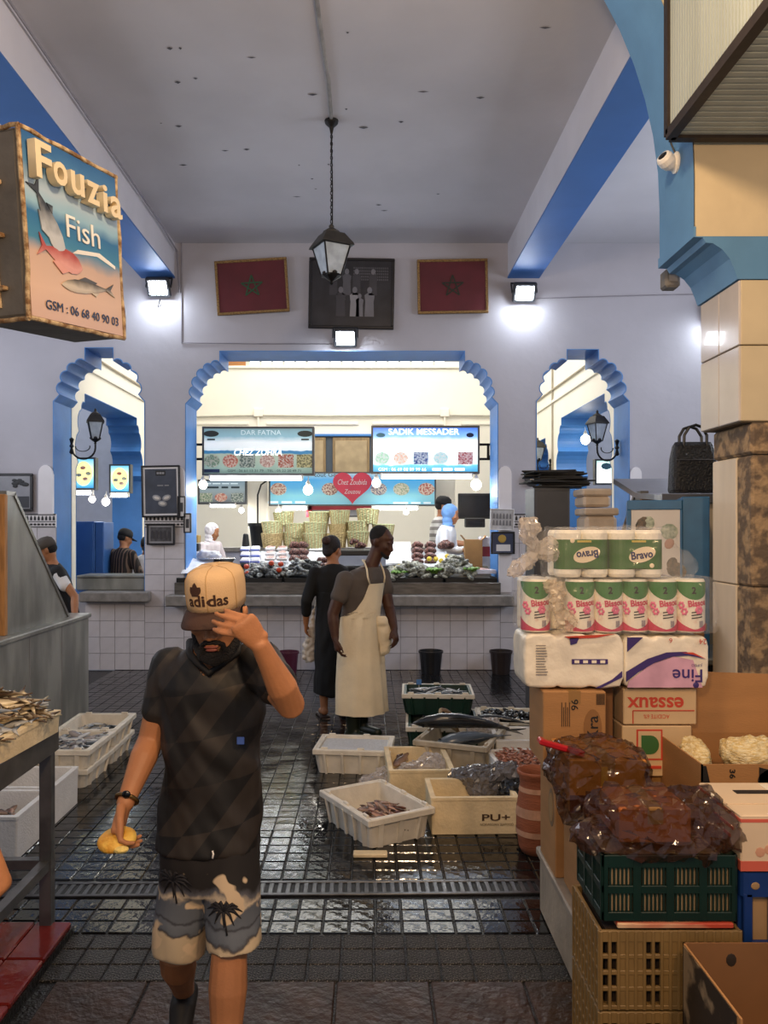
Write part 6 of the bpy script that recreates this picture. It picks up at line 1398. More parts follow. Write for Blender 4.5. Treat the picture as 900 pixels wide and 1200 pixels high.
# steel hood and shelf
hs = pm('hood_steel', '#7d7f86', .3, metal=.6, var=.08)
o = thing('steel_shelf', 'sloping grey steel hood and shelf carrying the black bag', 'shelf', (2.5, 6.0, 0))
M().prism([(5.5, 1.93), (5.5, 1.965), (6.0, 2.0), (6.55, 2.14), (6.56, 2.10), (6.0, 1.96)], yz, 2.0, 3.3).build('hood_sheet', hs, o, world=True); M().cbox((2.0, 5.47, 1.91), (3.3, 5.5, 1.975), .004).build('front_lip', hs, o, world=True)
M().cbox((2.02, 5.52, 0), (3.3, 5.60, 1.92), .006).build('stall_front', marb, o, world=True)
# black handbag
hb_ = thing('handbag', 'black quilted handbag with two handles standing on the steel shelf', 'bag', P(812, 577, 5.62)); hb_.location.z = 1.985; WM[hb_.name] = Matrix.Translation(hb_.location); bk = pm('black_leather', '#17171a', .38, var=.2, scale=30, bump=.7, bscale=70)
M().rings([rrect(.31, .13, .03, 0), rrect(.325, .14, .035, .02), rrect(.31, .13, .04, .24), rrect(.28, .10, .04, .33), rrect(.25, .06, .028, .355)]).build('bag_body', bk, hb_)
for s in (-1, 1): M().tube([(-.08, s * .04, .31), (-.078, s * .045, .40), (-.045, s * .05, .455), (0, s * .05, .47), (.045, s * .05, .455), (.078, s * .045, .40), (.08, s * .04, .31)], .011, 8).build('handle', pm('black_strap', '#121214', .35), hb_)
M().cbox((-.14, -.072, .225), (.12, -.066, .232), .002).build('zip', pm('zip_metal', '#8d8d90', .3, metal=.8), hb_); M().ell((-.07, -.07, .265), (.006, .004, .006), n=8, m=5).build('stud', pm('zip_metal', '#8d8d90', .3, metal=.8), hb_)
q = M(); q.tube([(.135 + .018 * math.cos(R(t)), -.068, .15 + .026 * math.sin(R(t))) for t in range(0, 361, 30)], .004, 6); q.build('ring', pm('zip_metal', '#8d8d90', .3, metal=.8), hb_)
# blue framed cabinet with shellfish picture
Yb = 5.0; a, b = P(745, 0, Yb).x, P(806, 0, Yb).x; z1 = P(0, 586, Yb).z
bc = thing('blue_cabinet', 'blue framed cabinet with a white shellfish picture beside the pillar', 'cabinet', ((a + b) / 2, Yb + .15, 0)); bfr = pm('teal_blue_frame', '#2f6690', .5, var=.1, scale=8)
M().cbox((a, Yb + .02, 0), (b, Yb + .4, z1), .006).build('cabinet_body', bfr, bc, world=True)
for lo, hi in (((a, Yb, z1 - .06), (b, Yb + .03, z1)), ((a, Yb, .4), (a + .025, Yb + .03, z1 - .06)), ((b - .012, Yb, .4), (b + .002, Yb + .03, z1 - .06)), ((a, Yb, .4), (b, Yb + .03, .45))): M().cbox(lo, hi, .004).build('frame_bar', bfr, bc, world=True)
M().cbox((b, Yb + .02, 0), (b + .16, Yb + .42, z1 + .02), .006).build('side_panel', bfr, bc, world=True)
pc = M().mm((a + .025, Yb + .008, .45), (b - .012, Yb + .02, z1 - .06)).build('picture_panel', pm('picture_white', '#cfcac4', .5, var=.05, scale=3), bc, world=True)
shg = pm('picture_green', '#7d8d7c', .5, col2='#b9c0ac', scale=40); shk = pm('picture_dark', '#2e3430', .5, col2='#6d5d4c', scale=45)
for (px, py, w_, h_, m_) in ((764, 616, .05, .06, shk), (768, 614, .04, .05, shg), (792, 623, .052, .05, shg), (792, 637, .028, .035, pm('picture_pink', '#b48a78', .5)), (800, 668, .06, .05, shk), (795, 660, .03, .04, shk)):
    p = P(px, py, Yb); M().ell((p.x, Yb + .006, p.z), (w_, .003, h_), Matrix.Rotation(R(25), 3, 'Y'), 12, 5).build('printed_shell', m_, pc, world=True)
bc.rotation_euler = (0, 0, R(-17))
# dark block standing in for the shade between cabinet and pile
o = thing('gap_filler', 'dark filler block in the shaded gap between the marble stall and the pillar', 'case', (1.72, 4.75, 0)); M().cbox((1.5, 4.6, 0), (1.93, 4.9, 1.15), .01).build('filler_body', cardd, o, world=True); M().cbox((1.49, 4.59, 1.15), (1.94, 4.91, 1.2), .01).build('lid', cardd, o, world=True)
# ================================================================== FISHMONGER'S HANGING SIGN
sg = thing('hanging_sign', 'rusty framed painted box sign lettered Fouzia Fish at upper left', 'sign', (-1.436, 3.40, 2.635), rot=(0, R(-5), R(72)))
sw, sh, sd = .67, .79, .30
rust = pm('rusty_edge', '#7d5a35', .8, col2='#cdb287', scale=22, lo=.4, hi=.62, bump=.5, bscale=50); sheetm = pm('grey_painted_sheet', '#6a6358', .7, var=.2, scale=5, bump=.2, bscale=20)
M().cbox((0, .01, 0), (sw, sd, sh), .02).build('box_body', sheetm, sg)
paint = banded('painted_sea_face', [(0, '#c9a184'), (.18, '#d6b295'), (.36, '#c7a790'), (.44, '#3f7f9c'), (.58, '#2d6a96'), (.64, '#8fb4c4'), (.72, '#a9bcc8'), (.84, '#4d7fa8'), (1, '#2c5c8e')], 0)
fc = M().mm((.012, -.002, .012), (sw - .012, .012, sh - .012)).build('painted_face', paint, sg)
for a, b in (((0, 0, 0), (sw, 0, 0)), ((0, 0, sh), (sw, 0, sh)), ((0, 0, 0), (0, 0, sh)), ((sw, 0, 0), (sw, 0, sh)), ((0, sd, 0), (0, sd, sh)), ((0, 0, 0), (0, sd, 0)), ((0, 0, sh), (0, sd, sh)), ((sw, 0, sh), (sw, sd, sh))):
    a, b = Vector(a), Vector(b); pts = [a + (b - a) * t / 8 + Vector((random.uniform(-.004, .004), random.uniform(-.004, .004), random.uniform(-.004, .004))) for t in range(9)]
    M().tube(pts, .0105, 8).build('edge_strip', rust, sg)
for z in (.12, .34, .56): M().cbox((-.03, .10, z), (.0, .16, z + .02), .004).build('rivet_strap', rust, sg)
M().cbox((-.008, .14, .05), (.0, .17, sh - .05), .003).build('side_rib', rust, sg)
M().bar((.3, sd, .6), (.3, sd + .9, .6), .04).bar((.3, sd, .2), (.3, sd + .9, .2), .04).build('wall_arm', frm, sg)
ivory = pm('ivory_letter', '#e0cda6', .6, var=.06); ltside = pm('letter_white', '#e9e4d8', .5)
lx = [.075, .19, .305, .415, .505, .59]
for i, chh in enumerate('Fouzia'):
    big = i == 0
    text(chh, .1, ivory, fc, front(lx[i] + (.0 if i else .01), -.03, .665 - (.0 if big else .012) - .008 * i + (.01 if chh == 'i' else 0)), name='raised_letter', bold=.002, ext=.020, fit=((.10, .155) if big else ((.035, .125) if chh == 'i' else (.092, .10))))
text('Fish', .1, ltside, fc, front(.385, -.006, .45), bold=0, fit=(.24, .10), ext=.002); text('GSM : 06 68 40 90 03', .05, pm('navy_print', '#26385a', .5), fc, front(.36, -.006, .075), bold=0, fit=(.52, .04), ext=.001)
def painted_fish(nm, cx, cz, Lg, Hh, ang, bk, bl):
    q = fish_solid(Lg, Hh, .012); q.T = None; T = front(cx, -.006, cz, 0) @ Matrix.Rotation(ang, 4, 'Z') @ Matrix.Rotation(R(-90), 4, 'X'); q.v = [tuple(T @ Vector(v)) for v in q.v]
    me = q.build(nm, fish_mat('painted_' + nm, bk, bl, .5), fc); return me
painted_fish('painted_fish', .15, .44, .34, .095, R(122), '#2b3036', '#b9bcbc'); painted_fish('painted_red_fish', .22, .30, .29, .10, R(170), '#a8443a', '#d99684'); painted_fish('painted_long_fish', .40, .20, .38, .062, R(6), '#4a4640', '#c7b8a0')
M().prism([(.30, .335), (.48, .36), (.62, .33), (.62, .345), (.5, .38), (.34, .36)], xz, -.004, .0).build('painted_wave', ltside, fc)

# ================================================================== PEOPLE
def P3(px, py, Y): return P(px, py, Y)
def add(root, name, me, mat, smooth=True, label=None):
    me.transform(WM[root.name].inverted()); o = link(name, me, mat, root, smooth)
    if label: o['label'] = label
    return o
def addm(root, name, q, mat, smooth=True):
    o = q.build(name, mat, root, world=True, smooth=smooth); return o
def head_solid(q, T, s=1.0, ears=True):
    k = M()
    k.ell((0, .015, .035), (.076 * s, .094 * s, .098 * s), n=20, m=14); k.ell((0, -.03, -.02), (.066 * s, .066 * s, .085 * s), n=18, m=12); k.ell((0, -.035, -.065), (.053 * s, .055 * s, .045 * s), n=18, m=10)
    k.ell((0, -.073, -.10), (.026 * s, .02 * s, .018 * s)); k.ell((0, -.06, .05), (.055 * s, .035 * s, .035 * s))
    for sg_ in (-1, 1):
        k.ell((sg_ * .030 * s, -.083 * s, .022 * s), (.024 * s, .012 * s, .008 * s)); k.ell((sg_ * .042 * s, -.07 * s, -.022 * s), (.022 * s, .02 * s, .018 * s))
        k.ell((sg_ * .014 * s, -.100 * s, -.040 * s), (.009 * s, .010 * s, .008 * s))
        k.ell((sg_ * .031 * s, -.078 * s, .003 * s), (.013 * s, .012 * s, .009 * s))
        if ears: k.ell((sg_ * .079 * s, .012 * s, -.008 * s), (.009 * s, .02 * s, .032 * s), Matrix.Rotation(R(12 * sg_), 3, 'Y'))
    k.limb([((0, -.088 * s, .015 * s), .009 * s), ((0, -.102 * s, -.018 * s), .011 * s), ((0, -.110 * s, -.036 * s), .0125 * s)], 10)
    k.ell((0, -.092 * s, -.066 * s), (.023 * s, .010 * s, .0055 * s)); k.ell((0, -.090 * s, -.077 * s), (.019 * s, .010 * s, .0065 * s))
    q.v += [tuple(T @ Vector(v)) for v in k.v]; o_ = len(q.v) - len(k.v); q.f += [tuple(i + o_ for i in f) for f in k.f]
def xf(T, pts): return [T @ Vector(p) for p in pts]
def msh(k, T): k.v = [tuple(T @ Vector(v)) for v in k.v]; return k
def hand_solid(q, W, d, nrm, side, curl=(15, 25, 15), s=1.0, spread=4, thumb=(35, 20), fdir=None, tn=.35):
    """W wrist, d metacarpal direction, nrm palm normal, side: towards the thumb"""
    W = Vector(W); d = Vector(d).normalized(); nrm = Vector(nrm); nrm = (nrm - d * nrm.dot(d)).normalized(); sv = d.cross(nrm).normalized()
    if sv.dot(Vector(side)) < 0: sv = -sv
    rs = []
    for t, rx, ry in ((-.015, .026, .021), (.0, .027, .020), (.025, .034, .018), (.055, .040, .0165), (.085, .041, .014), (.096, .036, .009)):
        rs.append([W + d * t * s + sv * rx * s * math.cos(2 * math.pi * k / 14) + nrm * ry * s * math.sin(2 * math.pi * k / 14) for k in range(14)])
    q.rings(rs)
    lens = (.072, .080, .075, .058); offs = (.033, .0115, -.0105, -.032)
    for i in range(4):
        p = W + d * (.078 - .006 * abs(i - 1)) * s + sv * offs[i] * s; dd = ((Vector(fdir).normalized() if fdir else d) + sv * math.tan(R(spread)) * (1.5 - i) * .6).normalized(); ang = 0; pts = [(p, .0088 * s)]
        for f, cv, rd in ((.45, curl[0], .0082), (.30, curl[1], .0076), (.25, curl[2], .0066)):
            ang += R(cv + 3 * i); v = dd * math.cos(ang) + nrm * math.sin(ang); p = p + v * (lens[i] * f + (.02 if f == .45 else 0)) * s; pts.append((p, rd * s))
        q.limb(pts, 10)
    p0 = W + d * .018 * s + sv * .022 * s; v1 = (d * math.cos(R(thumb[0])) + sv * math.sin(R(thumb[0])) + nrm * tn).normalized(); p1 = p0 + v1 * .045 * s; v2 = (d * math.cos(R(thumb[1])) + sv * math.sin(R(thumb[1])) + nrm * tn).normalized(); p2 = p1 + v2 * .033 * s; p3 = p2 + (v2 + d * .3).normalized() * .024 * s
    q.limb([(p0, .016 * s), (p1, .0125 * s), (p2, .0105 * s), (p3, .0085 * s)], 10)
    return sv
def tor(q, rs, yaw=0, n=30, p=2.3):
    """rings: (centre, half width, half depth)"""
    c_, s_ = math.cos(yaw), math.sin(yaw); out = []
    for c, w_, d_ in rs:
        ring = []
        for k in range(n):
            a = 2 * math.pi * k / n; x = w_ * math.copysign(abs(math.cos(a)) ** (2 / p), math.cos(a)); y = d_ * math.copysign(abs(math.sin(a)) ** (2 / p), math.sin(a))
            ring.append(Vector(c) + Vector((x * c_ - y * s_, x * s_ + y * c_, 0)))
        out.append(ring)
    q.rings(out)
def folds(a=.006, f=9, zs=.35):
    return lambda p: a * noise.noise(Vector((p.x * f, p.y * f, p.z * f * zs))) + a * .5 * noise.noise(Vector((p.x * f * 2.3, p.y * f * 2.3, p.z * f * 1.1)))
def skinm(name, col, col2=None): return pm(name, col, .5, var=.08, scale=14, bump=.08, bscale=160, spec=.4)

# ------------------------------------------------------------ the man in the foreground
skin1 = skinm('tan_skin', '#b0774f'); hairk = pm('black_hair', '#120d0a', .75, var=.3, scale=60, bump=.8, bscale=220)
man = thing('person', 'man in tan and brown cap and black jersey walking forward with a bun', 'person', (P(250, 0, 2.5).x, 2.5, 0))
Y0 = 2.5
shL, shR = P(201, 782, 2.52), P(302, 776, 2.47); neck = P(250, 768, 2.50)
elL, wrL = P(177, 866, 2.50), P(147, 941, 2.36); elR, wrR = P(341, 826, 2.27), P(305, 756, 2.17)
hipL, hipR = P(222, 968, 2.53), P(272, 968, 2.52)
knL, anL = P(206, 1118, 2.49), Vector((-.645, 2.80, .13)); knR, anR = P(269, 1108, 2.40), Vector((-.425, 2.36, .09))
hc = P(255, 721, 2.40); HT = Matrix.Translation(hc) @ Matrix.Rotation(R(-3), 4, 'Y') @ Matrix.Rotation(R(-4), 4, 'Z') @ Matrix.Rotation(R(9), 4, 'X')
TR = [(P(246, 1010, Y0), .150, .105), (P(246, 985, Y0), .150, .108), (P(247, 930, Y0), .138, .10), (P(247, 890, Y0), .138, .10), (P(248, 840, Y0), .146, .108), (P(249, 800, Y0), .152, .108), (P(250, 780, Y0), .142, .09), (P(250, 768, Y0), .10, .07), (P(251, 758, Y0), .062, .06)]
q = M(); tor(q, TR)
head_solid(q, HT)
q.limb([(P(250, 790, 2.50), .062), (P(251, 765, 2.47), .056), (HT @ Vector((0, .02, -.06)), .055)])
q.limb([(shL, .056), (shL.lerp(elL, .5), .047), (elL, .040), (elL.lerp(wrL, .3), .042), (elL.lerp(wrL, .7), .032), (wrL, .026)])
q.limb([(shR, .056), (shR.lerp(elR, .5), .047), (elR, .041), (elR.lerp(wrR, .3), .043), (elR.lerp(wrR, .7), .032), (wrR, .026)])
for h, k_, a_ in ((hipL, knL, anL), (hipR, knR, anR)):
    q.limb([(h, .075), (h.lerp(k_, .5), .060), (k_, .052), (k_.lerp(a_, .3), .058), (k_.lerp(a_, .7), .042), (a_, .036)])
hl_dir = (P(139, 968, 2.33) - wrL); hand_solid(q, wrL, hl_dir, Vector((.35, -.3, -.5)), Vector((.8, -.5, 0)), (42, 40, 20), .95, 3, (25, -5))
kn = P(284, 729, 2.14); hand_solid(q, wrR, kn - wrR, Vector((-.1, .95, -.1)), Vector((-.3, 0, .8)), (10, 16, 12), .95, 7, (-60, -70), P(252, 724, 2.15) - P(284, 728, 2.14), 1.8)
body = remesh(q, .0042, 2, None, .5)
add(man, 'body', body, skin1)
# shirt
shirtm = pm('black_jersey', '#14110f', .62, var=.1, scale=4); nt = shirtm.node_tree; N = nt.nodes; L = nt.links; b = N['Principled BSDF']
tc = N.new('ShaderNodeTexCoord'); sx_ = N.new('ShaderNodeSeparateXYZ'); L.new(tc.outputs['Object'], sx_.inputs[0]); ma_ = N.new('ShaderNodeMath'); ma_.operation = 'MULTIPLY_ADD'; ma_.inputs[1].default_value = -.75; L.new(sx_.outputs['Z'], ma_.inputs[0]); L.new(sx_.outputs['X'], ma_.inputs[2]); mz_ = N.new('ShaderNodeMath'); mz_.operation = 'MULTIPLY_ADD'; mz_.inputs[1].default_value = .55; L.new(sx_.outputs['Z'], mz_.inputs[0]); mz2 = N.new('ShaderNodeMath'); mz2.operation = 'MULTIPLY'; mz2.inputs[1].default_value = -.1; L.new(sx_.outputs['X'], mz2.inputs[0]); L.new(mz2.outputs[0], mz_.inputs[2]); mp = N.new('ShaderNodeCombineXYZ'); L.new(ma_.outputs[0], mp.inputs[0]); L.new(mz_.outputs[0], mp.inputs[2]); mp.inputs[1].default_value = .013
vo = N.new('ShaderNodeTexChecker'); vo.inputs['Scale'].default_value = 13; vo.inputs['Color1'].default_value = lin('#100e0c'); vo.inputs['Color2'].default_value = lin('#2e2721'); L.new(mp.outputs[0], vo.inputs['Vector'])
n2 = N.new('ShaderNodeTexNoise'); n2.inputs['Scale'].default_value = 5; L.new(tc.outputs['Object'], n2.inputs['Vector']); mx = N.new('ShaderNodeMixRGB'); mx.inputs[2].default_value = lin('#161210'); r_ = N.new('ShaderNodeMapRange'); r_.inputs[1].default_value = .5; r_.inputs[2].default_value = .75; L.new(n2.outputs['Fac'], r_.inputs[0]); L.new(r_.outputs[0], mx.inputs[0]); L.new(vo.outputs['Color'], mx.inputs[1]); L.new(mx.outputs[0], b.inputs['Base Color'])
q = M(); tor(q, [(P(245, 990, Y0), .163, .122)] + [(c, w_ + .013, d_ + .014) for c, w_, d_ in TR[1:-1]] + [(P(251, 757, Y0), .072, .07)])
hemL = shL.lerp(elL, .58); hemR = shR.lerp(elR, .58)
q.limb([(shL, .068), (shL.lerp(hemL, .6), .066), (hemL, .066)]); q.limb([(shR, .068), (shR.lerp(hemR, .6), .067), (hemR, .070)])
me = remesh(q, .006, 3, lambda p: .016 * noise.noise(Vector((p.x * 7 + p.z * 6, p.y * 7, p.z * 4 - p.x * 3))) + .007 * noise.noise(Vector((p.x * 22 + p.z * 12, p.y * 20, p.z * 9))))
vc = P(246, 786, 2.4)
def vcut(p):
    z0 = vc.z - .012; top = P(0, 745, Y0).z
    if p.y < 2.49 and p.z > z0: return abs(p.x - P(249, 0, Y0).x) < (p.z - z0) / (top - z0) * .105
    return p.z > P(0, 757, Y0).z and (Vector((p.x, p.y)) - Vector((neck.x, 2.49))).length < .07
cut(me, vcut); add(man, 'jersey', me, shirtm)
cl = [P(222, 752, 2.50), P(222, 766, 2.43), P(231, 776, 2.395), P(245, 789, 2.378), P(262, 776, 2.39), P(279, 764, 2.43), P(281, 749, 2.50), P(252, 746, 2.57), P(222, 752, 2.50)]
addm(man, 'collar', M().tube(cl, .011, 8), pm('collar_black', '#0f0d0c', .7))
o = addm(man, 'badge', M().cbox(P(282, 868, 2.375) - Vector((.011, .003, .011)), P(282, 868, 2.375) + Vector((.011, .003, .011)), .002), pm('small_blue_patch', '#3d5aa0', .5), False)
# shorts
shm = pm('palm_print_shorts', '#3a3a40', .8, var=.1); nt = shm.node_tree; N = nt.nodes; L = nt.links; b = N['Principled BSDF']
tc = N.new('ShaderNodeTexCoord'); sp = N.new('ShaderNodeSeparateXYZ'); L.new(tc.outputs['Object'], sp.inputs[0]); nz = N.new('ShaderNodeTexNoise'); nz.inputs['Scale'].default_value = 9; nz.inputs['Detail'].default_value = 5; L.new(tc.outputs['Object'], nz.inputs['Vector'])
ma = N.new('ShaderNodeMath'); ma.operation = 'MULTIPLY_ADD'; ma.inputs[1].default_value = .12; L.new(nz.outputs['Fac'], ma.inputs[0]); L.new(sp.outputs['Z'], ma.inputs[2])
rp = N.new('ShaderNodeValToRGB'); e = rp.color_ramp.elements; stops = [(.0, '#b5a283'), (.575, '#bba88a'), (.583, '#2c2a30'), (.592, '#5a6068'), (.62, '#666c74'), (.628, '#34343a'), (.636, '#5d636b'), (.69, '#565b63'), (.70, '#c9b79c'), (.715, '#56565c'), (.735, '#1d1918'), (1.0, '#161211')]
mr = N.new('ShaderNodeMapRange'); mr.inputs[1].default_value = 0; mr.inputs[2].default_value = 1.0; L.new(ma.outputs[0], mr.inputs[0]); L.new(mr.outputs[0], rp.inputs[0])
while len(e) < len(stops): e.new(.5)
for i, (p, c) in enumerate(stops): e[i].position = p; e[i].color = lin(c)
n3 = N.new('ShaderNodeTexNoise'); n3.inputs['Scale'].default_value = 11; n3.inputs['Detail'].default_value = 2; L.new(tc.outputs['Object'], n3.inputs['Vector']); r3 = N.new('ShaderNodeMapRange'); r3.inputs[1].default_value = .60; r3.inputs[2].default_value = .63; L.new(n3.outputs['Fac'], r3.inputs[0])
mx = N.new('ShaderNodeMixRGB'); mx.inputs[2].default_value = lin('#cdb594'); L.new(r3.outputs[0], mx.inputs[0]); L.new(rp.outputs[0], mx.inputs[1]); L.new(mx.outputs[0], b.inputs['Base Color'])
q = M(); tor(q, [(P(246, 1035, Y0), .150, .11), (P(246, 1000, Y0), .158, .118), (P(246, 975, Y0), .15, .115)])
hmL, hmR = P(209, 1116, 2.49), P(275, 1108, 2.42)
def leg_ring(c, rx, ry, tilt=0): return [Vector(c) + Vector((rx * math.cos(2 * math.pi * k / 22), ry * math.sin(2 * math.pi * k / 22), tilt * math.cos(2 * math.pi * k / 22) - .01 * math.sin(2 * math.pi * k / 22))) for k in range(22)]
q.rings([leg_ring(P(221, 985, 2.51), .085, .10), leg_ring(P(217, 1040, 2.5), .086, .10), leg_ring(P(210, 1085, 2.49), .084, .095), leg_ring(hmL, .082, .09, -.012)])
q.rings([leg_ring(P(271, 985, 2.5), .086, .11), leg_ring(P(273, 1040, 2.47), .084, .11), leg_ring(P(274, 1080, 2.45), .082, .105), leg_ring(hmR, .080, .10, .004)])
add(man, 'shorts', remesh(q, .008, 2, folds(.010, 8, .4)), shm)
addm(man, 'drawstring', M().tube([P(249, 997, 2.372), P(250, 1001, 2.368), P(249, 1006, 2.366)], .003, 6), wht)
# palm trees printed on the shorts: thin fronds lying on the cloth
from mathutils.bvhtree import BVHTree
so = [c for c in man.children if c.name.startswith('shorts')][0]
bv = BVHTree.FromPolygons([WM[man.name] @ v.co for v in so.data.vertices], [tuple(p.vertices) for p in so.data.polygons])
def on_shorts(p):
    h = bv.ray_cast(Vector((p.x, p.y - .4, p.z)), Vector((0, 1, 0)))
    return (h[0] + Vector((0, -.003, 0))) if h[0] is not None else None
for (px, py, sz, up) in ((203, 1032, .062, .1), (265, 1060, .055, .08)):
    c = P(px, py, 2.40); fr = M()
    for k in range(11):
        a = R(33 * k + 8); pts = []
        for t in (0, .3, .6, 1): 
            h = on_shorts(c + Vector((sz * t * math.cos(a), 0, sz * .62 * t * math.sin(a) + .012 * math.sin(math.pi * t) - .012 * t * t)))
            if h is not None: pts.append(h)
        if len(pts) == 4: fr.tube(pts, [.003, .005, .005, .001], 5)
    pts = [on_shorts(c + Vector((.004 * t, 0, -.022 * t))) for t in range(4)]
    if all(p is not None for p in pts): fr.tube(pts, .0028, 5)
    addm(man, 'printed_palm', fr, pm('palm_ink', '#1c1b20', .8))
# cap
capt = pm('tan_cap_cloth', '#d3b083', .8, var=.06, scale=8, bump=.25, bscale=300); capb = pm('brown_cap_cloth', '#3d2417', .8, var=.1, scale=10, bump=.25, bscale=300)
cr = [(1.0, .030), (1.02, .055), (1.03, .09), (1.0, .120), (.90, .137), (.62, .148), (.12, .151)]
def cap_pt(a, z, off=0):
    for i in range(len(cr) - 1):
        if cr[i][1] <= z <= cr[i + 1][1]: t = (z - cr[i][1]) / (cr[i + 1][1] - cr[i][1]); r = cr[i][0] + (cr[i + 1][0] - cr[i][0]) * t; break
    else: r = cr[0][0]
    p = 2.5; sx = math.copysign(abs(math.sin(a)) ** (2 / p), math.sin(a)); cy = math.copysign(abs(math.cos(a)) ** (2 / p), math.cos(a))
    return Vector(((.081 * r + off) * sx, .010 - (.106 * r + off) * cy, z))
k = M(); k.rings([[cap_pt(2 * math.pi * i / 40, z) for i in range(40)] for r, z in cr]); co = addm(man, 'cap', msh(k, HT), capt)
k = M()
for a in (0.0, 1.05, 2.1, 3.14, 4.19, 5.24): k.tube([cap_pt(a, z, .0006) for r, z in cr], .0012, 5)
addm(co, 'seam', msh(k, HT), pm('cap_seam', '#b8945f', .8)); 
WM[co.name] = WM[man.name]
k = M(); k.lathe([(.012, .148), (.012, .153), (.004, .156)], 12, (0, .012, 0)); addm(co, 'button', msh(k, HT), capt)
rows_b = []
for i in range(21):
    a = -1.25 + 2.5 * i / 20; inn = cap_pt(a, .034, .001); outp = Vector((.090 * math.sin(a) * 1.02, -.155 * math.cos(a) ** .8 - .02 if math.cos(a) > 0 else 0, .026 - .018 * math.cos(a) + .022 * math.sin(a) ** 2 * -1)); rows_b.append((inn, outp))
k = M(); vs = []
for inn, outp in rows_b:
    for t in (0, .33, .66, 1): vs.append(inn.lerp(outp, t) + Vector((0, 0, .006 * math.sin(math.pi * t))))
nB = len(rows_b); fs = [(4 * i + j, 4 * i + j + 1, 4 * i + j + 5, 4 * i + j + 4) for i in range(nB - 1) for j in range(3)]
k._add(vs, fs); k._add([v - Vector((0, 0, .004)) for v in vs], [tuple(reversed(f)) for f in fs]); n0 = len(vs)
for i in range(nB - 1): k.f.append((4 * i + 3, n0 + 4 * i + 3, n0 + 4 * i + 7, 4 * i + 7))
bo = addm(man, 'cap_brim', msh(k, HT), capb); WM[bo.name] = WM[man.name]
me = text_mesh('adidas', .1, bold=.0025); xs = [v.co.x for v in me.vertices]; ys = [v.co.y for v in me.vertices]; mxx = (max(xs) + min(xs)) / 2; sx = .126 / (max(xs) - min(xs)); sy = .034 / (max(ys) - min(ys)); my = min(ys)
bm = bmesh.new(); bm.from_mesh(me); bmesh.ops.subdivide_edges(bm, edges=[e_ for e_ in bm.edges if e_.calc_length() > .02], cuts=2); bm.to_mesh(me); bm.free()
def on_cap(u, z, off): 
    a = u / .10; return cap_pt(a * 1.02, z, off)
for v in me.vertices: u, t = (v.co.x - mxx) * sx, (v.co.y - my) * sy; v.co = on_cap(u + .002, .052 + t, .0022)
me.transform(HT); add(co, 'lettering', me, capb, False)
lf = M()
for ang, ln, wd in ((0, .038, .011), (38, .032, .010), (-38, .032, .010)):
    pts = []
    for j in range(13):
        t = j / 12 if j <= 6 else (12 - j) / 12; t = min(1, 2 * t); s_ = 1 if j <= 6 else -1; r = ln * t; w2 = s_ * wd * math.sin(math.pi * min(t, .999)) ** .7; a = R(ang); pts.append((-.032 + r * math.sin(a) + w2 * math.cos(a), .085 + r * math.cos(a) - w2 * math.sin(a)))
    pts = pts[:-1]
    lf._add([on_cap(u, z, .0024) for u, z in pts], [tuple(range(len(pts)))])
lf._add([on_cap(u, z, .0026) for u, z in [(-.045, .083), (-.019, .083), (-.017, .092), (-.047, .092)]], [(0, 1, 2, 3)])
addm(co, 'leaf_emblem', msh(lf, HT), capb, False)
# hair sides, beard
k = M()
for s_ in (-1, 1): k.ell((s_ * .070, .02, .0), (.012, .035, .035)); 
k.ell((0, .055, -.01), (.068, .055, .05)); add(man, 'hair', remesh(msh(k, HT), .006, 2), hairk)
k = M(); jaw = [(-.070, -.012, -.02), (-.066, -.025, -.05), (-.055, -.045, -.078), (-.034, -.07, -.102), (0, -.084, -.112), (.034, -.07, -.102), (.055, -.045, -.078), (.066, -.025, -.05), (.070, -.012, -.02)]
k.limb([(p, r) for p, r in zip(jaw, (.009, .012, .016, .019, .021, .019, .016, .012, .009))]); k.limb([((-.030, -.083, -.085), .011), ((-.032, -.083, -.065), .008), ((-.02, -.094, -.056), .0075), ((0, -.100, -.053), .007), ((.02, -.094, -.056), .0075), ((.032, -.083, -.065), .008), ((.030, -.083, -.085), .011)])
k.ell((0, -.088, -.095), (.022, .014, .014)); add(man, 'beard', remesh(msh(k, HT), .005, 2, lambda p: .0015 * noise.noise(p * 180)), hairk)
k = M(); k.ell((0, -.099, -.0675), (.022, .006, .0045)); k.ell((0, -.098, -.0765), (.018, .006, .0055)); addm(man, 'lips', msh(k, HT), pm('lip_skin', '#7c4034', .5))
for s_ in (-1, 1):
    k = M(); k.ell((s_ * .031, -.083, .003), (.011, .008, .006)); addm(man, 'eye', msh(k, HT), pm('eye_white', '#b8a898', .3)); k = M(); k.limb([((s_ * .012, -.094, .022), .004), ((s_ * .03, -.095, .026), .005), ((s_ * .048, -.083, .02), .003)]); addm(man, 'eyebrow', msh(k, HT), hairk)
# watch
d = (wrL - elL).normalized(); u = d.cross(Vector((0, 1, 0))).normalized(); v2 = d.cross(u); wc = wrL - d * .012
addm(man, 'wristwatch', M().tube([wc + (u * math.cos(R(t)) + v2 * math.sin(R(t))) * .032 for t in range(0, 361, 20)], .006, 8), pm('gold_watch', '#7d6238', .3, metal=.8)); fp = wc + (v2 * -.034 if v2.y > 0 else v2 * .034)
addm(man, 'watch_face', M().ell(fp, (.013, .006, .012)), pm('watch_black', '#0c0c0e', .2))
